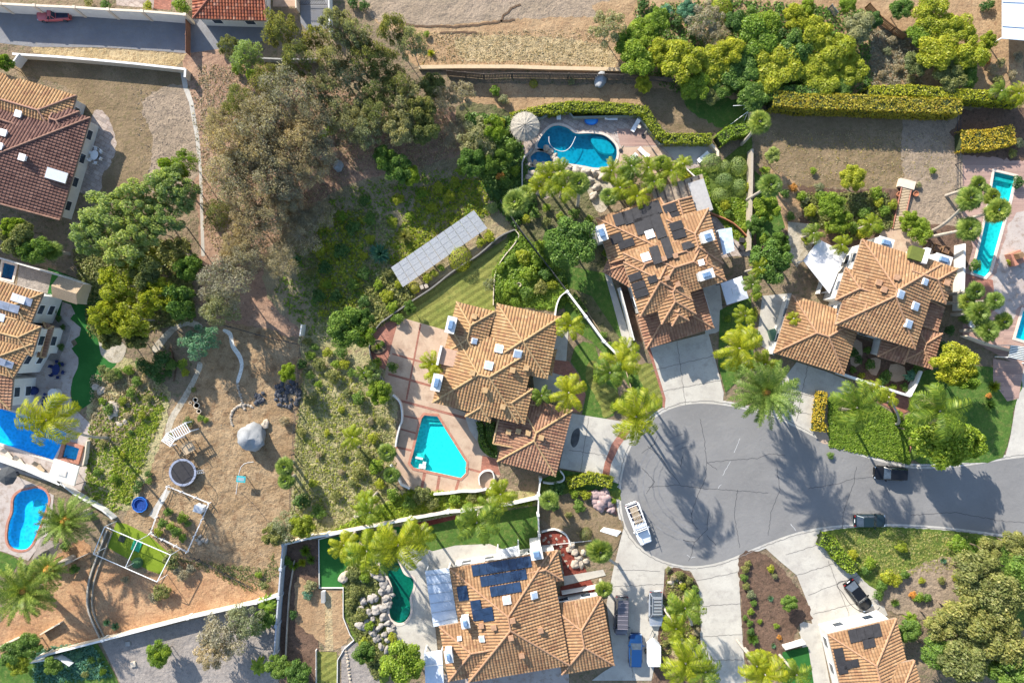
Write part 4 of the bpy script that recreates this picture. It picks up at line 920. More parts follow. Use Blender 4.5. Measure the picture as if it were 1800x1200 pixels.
# shrubs: dome foliage, one mesh
SH = {}
def shrubmesh(i, col, style):
    k = (i % 4, col, style)
    if k in SH: return SH[k]
    if style == 'ball':
        d = unit(1500); d[:, 2] = np.abs(d[:, 2]); c = d*rs.uniform(.9, 1.0, (1500, 1)); n = d+unit(1500)*.35; n /= np.linalg.norm(n, axis=1, keepdims=True); v, f = leafquads(c, n, .05)
    elif style == 'spiky':
        n0 = 170; a = rs.uniform(0, 6.28, n0); el = rs.uniform(.05, 1.45, n0); L = rs.uniform(.75, 1.0, n0); d = np.stack([np.cos(a)*np.cos(el), np.sin(a)*np.cos(el), np.sin(el)], 1); s = np.stack([-np.sin(a), np.cos(a), 0*a], 1)*.03
        v = np.stack([-s, s, d*L[:, None]*.6+s*1.3, d*L[:, None], d*L[:, None]*.6-s*1.3], 1).reshape(-1, 3); f = np.arange(5*n0).reshape(-1, 5)
    elif style == 'banana':
        V = []; n0 = 15
        for j in range(n0):
            a = j*2.4+rs.uniform(-.3, .3); L = rs.uniform(.7, 1.0); d = np.array((np.cos(a), np.sin(a))); sd_ = np.array((-d[1], d[0])); wd = .17
            for t in range(6):
                t0, t1 = t/6, (t+1)/6; w0, w1 = wd*np.sin(np.pi*min(1, t0*.9+.08)), wd*np.sin(np.pi*min(1, t1*.9+.08)); z0, z1 = .6+.6*t0-.75*t0*t0, .6+.6*t1-.75*t1*t1
                for sg in (1, -1): V += [(*(d*t0*L), z0), (*(d*t1*L), z1), (*(d*t1*L+sd_*w1*sg), z1+.05), (*(d*t0*L+sd_*w0*sg), z0+.05)]
        v = np.array(V); f = np.arange(len(v)).reshape(-1, 4)
    else:
        V = []; nl = 9
        for j in range(nl):
            a = j*2.4; r = .62*np.sqrt(j/nl); m = 130; d = unit(m); d[:, 2] = np.abs(d[:, 2]); V.append((np.array((r*np.cos(a), r*np.sin(a), .35+.3*(1-r)))+d*rs.uniform(.26, .42)*rs.uniform(.7, 1.05, (m, 1)), d))
        c = np.concatenate([x[0] for x in V]); n = np.concatenate([x[1] for x in V])+unit(nl*130)*.7+np.array((0, 0, .4)); n /= np.linalg.norm(n, axis=1, keepdims=True); v, f = leafquads(c, n, .075*rs.uniform(.6, 1.3, len(c)))
    SH[k] = npmesh('shrub', v, f, LM[col]); return SH[k]
SHR = []
def shrub(px, py, r, col='green', style='bush'): SHR.append((px, py, r, col, style))
def make_shrub(px, py, r, col='green', style='bush', h=None, desc=None):
    name = {'spiky': 'rosette_plant', 'banana': 'banana_plant'}.get(style, 'shrub')
    cnt[0] += 1; R = r/S; h = h or R*1.15; b = W(px, py, h*.6); b.z = 0
    o = bpy.data.objects.new(name, shrubmesh(cnt[0], col, style)); C.objects.link(o); o.location = b; o.rotation_euler = (0, 0, rnd.uniform(0, 6.28)); o.scale = (R*rnd.uniform(.9, 1.1), R*rnd.uniform(.9, 1.1), h)
    look = {'bush': 'leafy shrub', 'ball': 'clipped round shrub', 'spiky': 'spiky rosette plant', 'banana': 'banana like plant'}[style]
    auto(o, desc or '%s %s %s' % ('small' if r < 9 else 'medium' if r < 15 else 'large', WORD[col], look), px, py, 'shrub' if style in ('bush', 'ball') else 'plant', 'shrubs and plants in the gardens')
# palms
def feather(n, up, L, nleaf, ll, wd, droop, az=None, curl=.9, ll_droop=.35):
    V = []; 
    for j in range(n):
        a = az(j) if az else j*2.399+rs.uniform(-.2, .2); el = up(j); Lj = L*rs.uniform(.85, 1.05); ca, sa = math.cos(a), math.sin(a); p = np.zeros(3); e = el; prev = p.copy(); step = Lj/nleaf
        sv = np.array((-sa, ca, 0))
        for t in range(nleaf):
            d = np.array((ca*math.cos(e), sa*math.cos(e), math.sin(e))); p = prev+d*step; u = (t+1)/nleaf; e -= droop/nleaf*(.5+u)
            r = .012; V += [prev-sv*r, p-sv*r, p+sv*r, prev+sv*r]
            q_ = ll*math.sin(math.pi*(.12+.82*u))**.6
            for sg in (1, -1):
                for rep in (0, 1):
                    tip = p+sv*sg*q_*.88+d*q_*.45+np.array((rs.uniform(-.03, .03), rs.uniform(-.03, .03), -q_*ll_droop*rs.uniform(.3, 1.5))); m = (p+tip)/2+np.array((0, 0, .03)); w2 = d*wd*.5; off = d*step*.5*rep
                    V += [p+off, m-w2+off, tip+off, m+w2+off]
            prev = p
    return np.array(V)
PM = {}
def palm_mesh(kind, i):
    k = (kind, i % 3)
    if k in PM: return PM[k]
    if kind == 'queen': v = feather(17, lambda j: 1.15-j*.075, 1.35, 22, .30, .035, 2.1, lambda j: j*2.399+.4*math.sin(j*1.7), ll_droop=.55); m = LM['queen' if k[1] != 1 else 'queen2']
    elif kind == 'date': v = feather(64, lambda j: 1.35-j*.028, 1.08, 26, .13, .022, 1.0, ll_droop=.2); m = LM['palm']
    else:
        V = []
        for j in range(36):
            a = j*2.399; el = 1.1-j*.041; ca, sa = math.cos(a), math.sin(a); d = np.array((ca*math.cos(el), sa*math.cos(el), math.sin(el))); sv = np.array((-sa, ca, 0)); upv = np.cross(d, sv)*-1; hub = d*(.10+.0125*j); V += [-sv*.01, sv*.01, hub+sv*.01, hub-sv*.01]
            for b in np.linspace(-1.15, 1.15, 11):
                dd = d*math.cos(b)+sv*math.sin(b); L = .52*(1-.15*abs(b)); tip = hub+dd*L+np.array((0, 0, -.05-.16*rs.uniform(0, 1)*(j/36))); m_ = hub+dd*L*.55; wv = (sv*math.cos(b)-d*math.sin(b))*.045
                V += [hub, m_-wv, tip, m_+wv]
        v = np.array(V); m = LM['palm']
    PM[k] = npmesh('crown', v, np.arange(len(v)).reshape(-1, 4), m); return PM[k]
def palm(kind, px, py, r, h, desc=None, lean=None):
    """px,py: crown centre in the photo at height h; lean: photo point of the trunk base"""
    cnt[0] += 1; t = W(px, py, h); b = W(*lean) if lean else Vector((t.x, t.y, 0)); R = r/S*(HC-h)/HC
    e = empty('palm_tree', b); d = t-b; tr = {'queen': .16, 'date': .42, 'fan': .2}[kind]; mb = MB()
    pts = [Vector((d.x*(k/8)**1.5, d.y*(k/8)**1.5, h*k/8)) for k in range(9)]; mb.tube(pts, tr*1.25, 9, tr*.8); mb.lathe((d.x, d.y, h-.9), [(tr*.8, 0), (tr*1.5, .4), (tr*1.2, .9), (.05, 1.1)], 9)
    mb.build('trunk', palebark, e)
    o = bpy.data.objects.new('crown', palm_mesh(kind, cnt[0])); C.objects.link(o); o.parent = e; o.location = d; o.rotation_euler = (0, 0, rnd.uniform(0, 6.28)); o.scale = (R, R*rnd.uniform(.85, 1.1), R*.9); o.rotation_euler = (rnd.uniform(-.18, .18), rnd.uniform(-.18, .18), rnd.uniform(0, 6.28))
    if kind in ('queen', 'fan') and R > .9:
        if 'skirt' not in PM:
            v = feather(7, lambda j: -.25-.1*(j % 3), .75, 12, .16, .03, 1.1); PM['skirt'] = npmesh('dead_fronds', v, np.arange(len(v)).reshape(-1, 4), LM['brown'])
        k_ = bpy.data.objects.new('dead_fronds', PM['skirt']); C.objects.link(k_); k_.parent = e; k_.location = d-Vector((0, 0, .3)); k_.scale = (R, R, R); k_.rotation_euler = (0, 0, rnd.uniform(0, 6))
    if kind == 'date': MB().lathe((d.x, d.y, h), [(.5, 0), (.75, .35), (.5, .8), (.1, 1.0)], 10).build('fruit_stalks', plain('date_fruit', (.45, .22, .04), .8, .4, 6), e)
    word = {'queen': 'yellow green palm with drooping fronds', 'date': 'date palm with long stiff fronds and orange centre', 'fan': 'green fan palm'}[kind]
    auto(e, desc or word, px, py, 'palm tree', 'palm trees of the neighbourhood')
def hedge(s, wpx, h, col, label, dens=55):
    pts = q(s); P = [W(p[0], p[1], h) for p in pts]; c = sum(P, Vector())/len(P); c.z = 0; w_ = wpx/S*(HC-h)/HC; V = []; Nn = []; core = MB()
    for a, b in zip(P[:-1], P[1:]):
        L = (b-a).length; n = int(L*w_*dens); u = (b-a).normalized(); s_ = Vector((-u.y, u.x, 0)); au, as_ = np.array(u), np.array(s_)
        t = rs.uniform(-.2, L+.2, n); k = rs.uniform(-.5, .5, n)*w_; bump = .12*np.sin(t*2.3)*np.sin(k*3)+rs.uniform(-.12, .1, n)
        V.append(np.array((a.x, a.y, h))+au*t[:, None]+as_*k[:, None]+np.array((0, 0, 1))*bump[:, None]); Nn.append(np.array((0, 0, 1))+unit(n)*.8)
        n2 = int(L*h*dens*.7)
        for sg in (1, -1):
            t = rs.uniform(-.2, L+.2, n2); zz = rs.uniform(0, 1, n2)*h; V.append(np.array((a.x, a.y, 0))+au*t[:, None]+as_*(sg*w_*.5+rs.uniform(-.12, .12, n2))[:, None]+np.array((0, 0, 1))*zz[:, None]); Nn.append(as_*sg+unit(n2)*.8)
        m = (a+b)/2; core.box((m.x, m.y, 0), (L, w_*.86, h-.12), math.atan2(u.y, u.x))
    c_ = np.concatenate(V); n_ = np.concatenate(Nn); n_ /= np.linalg.norm(n_, axis=1, keepdims=True); v, f = leafquads(c_-np.array(c), n_, .15*rs.uniform(.6, 1.3, len(c_)))
    e = empty('hedge', c, label=label, cat='hedge'); o = bpy.data.objects.new('foliage', npmesh('foliage', v, f, LM[col])); C.objects.link(o); o.parent = e
    core.build('dark_core', plain('hedge_core_shade', (.045, .06, .02), .95, .4, 6), e, origin=c); return e  # solid dark box added inside, its colour stands for shade behind the leaves
def tufts(name, s, n, r, h, mat, k=7, leaf=.12):
    """countless small clumps of ground cover inside a photo polygon"""
    poly = q(s) if isinstance(s, str) else s; xs = [p[0] for p in poly]; ys = [p[1] for p in poly]; P = []
    while len(P) < n:
        p = (rnd.uniform(min(xs), max(xs)), rnd.uniform(min(ys), max(ys)))
        if inside(p, poly) and not any(inside(p, o) for o in POOLS): P.append(W(*p))
    P = np.array(P); sc = rs.uniform(.5, 1.3, (n, 1))
    d = unit(n*k); d[:, 2] = np.abs(d[:, 2]); c = np.repeat(P, k, 0)+d*np.repeat(sc, k, 0)*np.array((r, r, h)); nn = d+unit(n*k)*.5+np.array((0, 0, .4)); nn /= np.linalg.norm(nn, axis=1, keepdims=True)
    v, f = leafquads(c, nn, leaf*np.repeat(sc[:, 0], k)*rs.uniform(.7, 1.3, n*k), .7); o = bpy.data.objects.new(name, npmesh(name, v, f, mat)); C.objects.link(o); tagit(o, kind='stuff'); return o

# big trees: kind, x, y, radius (px), height, colour
T = '''airy 490 48 34 11 olive;airy 432 95 30 8 pepper;airy 588 38 34 12 greygreen;airy 622 60 30 12 greygreen;airy 690 48 28 12 olive;airy 722 72 30 12 greygreen;airy 552 62 24 10 olive;airy 640 90 30 11 olive
airy 672 108 34 8 olive;airy 612 130 34 8 greygreen;airy 662 150 36 8 olive;airy 712 172 36 8 greygreen;broad 738 192 34 8 olive;airy 772 178 30 6 brown;airy 810 165 27 6 brown;broad 702 222 34 8 greygreen
broad 640 190 34 7 greygreen;airy 592 196 36 8 greygreen;broad 748 228 28 7 olive;airy 560 150 30 10 greygreen;airy 522 100 32 11 olive;airy 580 100 30 10 greygreen;airy 400 80 24 6 olive;broad 760 150 26 6 olive
dry 500 165 48 12 brown;dry 458 228 54 13 brown;dry 532 238 42 12 brown;dry 402 250 46 12 brown;dry 404 305 46 12 brown;dry 470 300 48 12 brown;dry 432 352 42 11 brown;dry 545 300 30 10 brown;dry 500 340 34 9 brown;dry 470 140 32 10 olive;dry 420 180 34 10 olive
dry 445 195 36 11 brown;dry 480 215 36 11 brown;dry 505 270 40 12 brown;dry 430 280 38 11 brown;dry 545 200 34 11 brown;dry 560 265 32 10 brown;dry 380 215 30 10 brown;dry 455 265 40 12 brown;dry 475 375 34 10 brown;dry 440 400 34 9 brown;dry 525 370 30 5 brown;dry 615 215 34 8 greygreen;dry 665 195 34 8 olive;airy 645 230 32 8 greygreen;airy 700 150 34 8 olive;dry 410 435 30 8 brown;dry 380 375 28 8 olive
dry 392 500 46 10 brown;airy 385 540 34 9 greygreen;dry 430 450 36 9 brown;dry 520 410 44 5 brown;dry 490 460 34 8 brown;dry 560 380 30 5 brown
fluffy 182 380 48 11 pepper;fluffy 232 352 44 11 pepper;fluffy 292 322 42 11 pepper;fluffy 322 345 30 10 pepper;fluffy 152 415 36 10 pepper;fluffy 214 428 44 11 pepper;fluffy 285 385 36 10 pepper;fluffy 250 400 36 11 pepper;broad 300 300 28 9 bright;airy 305 440 28 8 olive;airy 250 460 30 8 lime
fluffy 205 498 44 9 lime;broad 255 478 36 9 olive;fluffy 182 556 36 9 lime;fluffy 228 560 38 9 lime;fluffy 272 518 34 9 lime;broad 312 530 36 8 green;broad 330 470 28 8 green;broad 190 590 26 7 olive;broad 240 600 20 6 olive
broad 28 418 36 7 olive;broad 60 440 30 7 green;broad 20 400 24 7 bright;broad 6 110 18 5 bright
airy 842 240 38 6 greygreen;broad 868 225 24 6 bright;broad 700 296 30 6 green;broad 722 306 22 5 bright;broad 676 278 26 6 green;broad 830 285 28 6 green;airy 800 235 26 4 brown;broad 860 290 22 5 green;broad 885 275 18 5 green
dense 1006 424 50 8 green;dense 1356 462 44 8 green;dense 1372 430 24 7 green
airy 1068 46 32 6 greygreen;broad 1102 72 26 4 bright;broad 1132 56 34 4 bright;broad 1155 38 28 4 bright;broad 1118 102 36 5 bright;broad 1166 92 28 5 lime;broad 1200 105 42 6 lime;broad 1252 112 38 4 lime;airy 1242 32 36 5 brown;dry 1262 60 26 4 brown;broad 1210 20 24 4 blue;broad 1296 40 26 4 dark
broad 1332 62 42 5 bright;broad 1302 122 38 4 green;broad 1372 112 50 5 lime;broad 1432 60 38 5 lime;broad 1472 84 38 5 lime;broad 1442 130 42 4 lime;broad 1500 120 32 4 lime;broad 1322 168 32 4 green;broad 1222 150 30 4 bright;broad 1132 148 16 3 lime;broad 1252 158 26 3 olive;broad 1352 40 28 5 bright;broad 1400 30 26 5 lime;broad 1280 90 30 5 lime;broad 1400 80 34 5 green;broad 1480 150 26 3 green;broad 1345 140 30 4 lime;broad 1270 150 24 3 green;broad 1380 165 24 3 green
broad 1492 4 20 3 bright;broad 1512 45 30 4 greygreen;broad 1640 26 38 5 lime;broad 1682 50 38 5 lime;broad 1652 88 42 5 lime;broad 1712 92 34 5 lime;broad 1614 110 28 3 olive;broad 1672 130 36 4 olive;broad 1622 60 28 4 bright;broad 1700 130 26 3 green;broad 1585 15 22 4 green;broad 1740 70 18 4 lime;broad 1536 35 18 3 dark;broad 1420 10 16 3 bright
dense 1684 640 42 9 lime;dense 1700 665 26 8 bright;broad 1662 770 60 10 bright;broad 1620 760 36 8 bright;broad 1702 778 36 8 bright
dense 1722 1012 50 8 olive;dense 1762 1050 54 9 olive;broad 1702 1088 52 9 olive;broad 1762 1120 54 9 olive;broad 1660 1100 36 8 olive;broad 1700 1160 50 9 olive;dense 1780 1180 46 9 green;broad 1650 1150 30 7 green;broad 1740 970 30 6 olive;broad 1800 1010 40 8 green;broad 1790 960 28 6 olive
dense 706 1166 46 7 bright;dense 640 1150 22 5 green;airy 500 928 30 5 greygreen;dense 530 925 26 5 lime;dense 480 940 26 5 olive;airy 392 1118 44 6 brown;airy 430 1095 34 6 greygreen;airy 370 1150 34 6 brown;dense 276 1150 26 4 bright;dense 460 1090 20 4 green;dense 488 1172 26 4 green;dense 522 1186 28 5 green
dense 505 655 18 5 bright;dense 610 575 42 8 green;dense 640 590 24 7 bright;fluffy 650 660 20 5 pepper;dense 665 690 26 5 bright;airy 348 600 34 6 blue;dense 640 560 20 6 dark;airy 320 285 26 7 bright
dense 1465 360 28 5 bright;dense 1500 312 26 4 lime;dense 1480 390 24 4 bright;dense 1620 405 26 4 bright;dense 1600 385 18 4 bright;dense 1350 365 26 5 bright;dense 1360 272 16 4 pepper;dense 1330 395 20 5 green;airy 1110 330 22 4 pepper
broad 720 540 14 3 green;airy 860 500 12 3 greygreen;dense 1640 470 14 3 bright;dense 1605 470 12 3 lime;dense 1388 1060 18 3 green;dense 1598 1110 24 4 green;broad 285 1150 14 4 bright;dense 20 1150 26 4 green;dense 50 1135 26 4 green;dense 30 1170 22 4 lime;broad 90 1170 18 3 green'''
for row in T.replace('\n', ';').split(';'):
    k, x, y, r, h, col = row.split(); tree(k, float(x), float(y), float(r), float(h), col)
# palms
P_ = [('date', 1345, 690, 62, 11, (1362, 690)), ('date', 118, 915, 52, 5, None), ('date', 45, 1036, 56, 6, (70, 1030)), ('date', 88, 1000, 30, 5, None),
 ('queen', 1345, 640, 26, 9, None), ('queen', 1300, 612, 40, 11, (1312, 640)), ('queen', 1506, 716, 44, 12, (1480, 718)), ('queen', 1536, 688, 24, 9, (1560, 705)), ('queen', 1562, 698, 18, 8, (1575, 745)), ('queen', 1652, 722, 50, 12, (1632, 745)),
 ('queen', 1118, 732, 48, 12, (1125, 738)), ('queen', 1090, 640, 34, 11, None), ('queen', 1072, 655, 28, 12, None), ('queen', 1098, 620, 26, 9, None), ('queen', 1000, 690, 32, 8, (980, 690)), ('queen', 952, 695, 18, 5, None), ('queen', 1002, 572, 24, 7, None), ('queen', 1310, 555, 20, 7, (1312, 590)), ('queen', 1323, 500, 18, 6, None), ('queen', 1335, 470, 18, 6, None), ('queen', 1310, 585, 20, 7, None),
 ('queen', 838, 918, 38, 9, None), ('queen', 645, 968, 42, 9, None), ('queen', 700, 958, 46, 10, (718, 925)), ('queen', 672, 975, 34, 9, None), ('queen', 735, 945, 28, 8, None), ('queen', 605, 958, 26, 8, None), ('queen', 650, 900, 26, 9, (625, 905)), ('queen', 620, 768, 22, 7, (632, 785)), ('queen', 645, 885, 22, 7, None),
 ('queen', 1204, 1068, 34, 8, (1214, 1095)), ('queen', 1188, 1104, 26, 8, None), ('queen', 1205, 1165, 42, 9, (1170, 1160)), ('queen', 1240, 1180, 32, 9, None), ('queen', 1345, 1185, 40, 8, None), ('queen', 1330, 1170, 24, 8, None), ('queen', 1400, 1185, 26, 6, None),
 ('queen', 82, 738, 50, 14, (190, 768)), ('queen', 880, 868, 26, 6, None), ('queen', 862, 890, 26, 6, None), ('queen', 760, 640, 22, 5, None), ('queen', 762, 655, 18, 5, None), ('queen', 640, 655, 16, 4, None),
 ('queen', 965, 312, 28, 6, None), ('queen', 990, 330, 26, 6, None), ('queen', 985, 302, 24, 6, None), ('queen', 948, 328, 20, 5, None), ('fan', 1018, 322, 24, 6, (1015, 362)), ('fan', 905, 355, 30, 6, None), ('fan', 925, 340, 20, 5, None),
 ('fan', 1336, 214, 25, 8, (1303, 254)), ('fan', 1355, 325, 26, 8, (1312, 352)), ('fan', 1706, 348, 26, 9, (1640, 405)), ('fan', 1755, 370, 28, 8, None), ('fan', 1705, 402, 25, 8, (1630, 418)), ('fan', 1720, 325, 18, 7, None), ('fan', 1745, 345, 18, 7, None),
 ('fan', 1716, 512, 20, 6, None), ('fan', 1722, 550, 26, 6, None), ('fan', 1750, 528, 20, 6, None), ('fan', 1738, 580, 24, 6, None), ('fan', 1765, 565, 20, 5, None), ('fan', 1700, 530, 18, 5, None), ('fan', 1055, 970, 29, 6, (1085, 990)), ('fan', 1062, 1036, 19, 4, None), ('fan', 500, 820, 20, 4, None), ('fan', 502, 845, 18, 4, None), ('fan', 680, 795, 20, 4, None), ('fan', 688, 835, 18, 4, None), ('fan', 965, 880, 20, 4, None), ('fan', 90, 440, 20, 4, None),
 ('queen', 1075, 300, 20, 4, None), ('queen', 1110, 292, 22, 4, None), ('queen', 1140, 295, 22, 4, None), ('queen', 1180, 300, 24, 4, None), ('queen', 1150, 320, 22, 4, None), ('queen', 1200, 288, 18, 4, None), ('fan', 1165, 285, 16, 4, None), ('fan', 1100, 305, 18, 4, None), ('queen', 1090, 330, 22, 4, None), ('queen', 1120, 345, 22, 4, None), ('fan', 1070, 345, 20, 4, None), ('queen', 1530, 395, 20, 4, None), ('queen', 1480, 430, 18, 4, None), ('queen', 1430, 410, 18, 4, None), ('queen', 1395, 560, 12, 4, None), ('queen', 1790, 165, 20, 4, None), ('queen', 1760, 160, 18, 4, None), ('queen', 640, 880, 18, 4, None), ('queen', 635, 20, 1, 1, None)]
for k, x, y, r, h, ln in P_[:-1]: palm(k, x, y, r, h, None, ln)
# hedges
hedge('965,192 1000,186 1100,190 1132,194 1160,235 1172,243 1250,243', 17, 1.7, 'lime', 'clipped green hedge bending around the lagoon pool terrace')
hedge('900,205 935,196 968,190', 14, 1.6, 'lime', 'short yellow green hedge behind the thatched palapa')
hedge('1266,245 1285,230 1318,226', 20, 2.2, 'bright', 'short curved hedge left of the leaning fan palm')
hedge('1362,172 1420,178 1480,178 1560,182 1640,185 1690,186', 26, 3.2, 'gold', 'long golden yellow hedge above the dry brown field')
hedge('1340,165 1400,160 1440,165', 20, 3, 'green', 'dark green stretch of hedge at the left end of the golden hedge')
hedge('1530,160 1600,158 1690,165 1740,168 1800,172', 18, 2.6, 'lime', 'back row hedge running to the right edge above the golden hedge')
hedge('1692,246 1740,245 1782,236', 34, 1.8, 'gold', 'thick wedge shaped golden hedge beside the dry field corner')
hedge('1447,690 1440,742', 15, 1.4, 'gold', 'clipped golden block hedge beside the east driveway')
hedge('1432,750 1453,752', 13, 1.2, 'gold', 'low golden hedge foot at the east driveway corner')
hedge('842,742 848,775 860,795 870,800', 9, .8, 'green', 'curved low hedge beside the garage of the centre house')
hedge('862,742 862,765', 14, .8, 'green', 'small oval hedge beside the air conditioner')
hedge('1445,948 1462,955 1475,975 1495,995 1505,1000', 22, 1.4, 'bright', 'rounded hedge along the curved driveway below the road')
hedge('1005,520 1025,548', 16, 1.2, 'green', 'oval hedge inside the curved wall above the queen palm')
hedge('1000,850 1040,840 1075,848', 18, 1.3, 'lime', 'low yellow green hedge between driveway and purple boulders')
hedge('1260,255 1235,262', 1, .5, 'green', 'thin low hedge by the pool terrace gate') if False else None
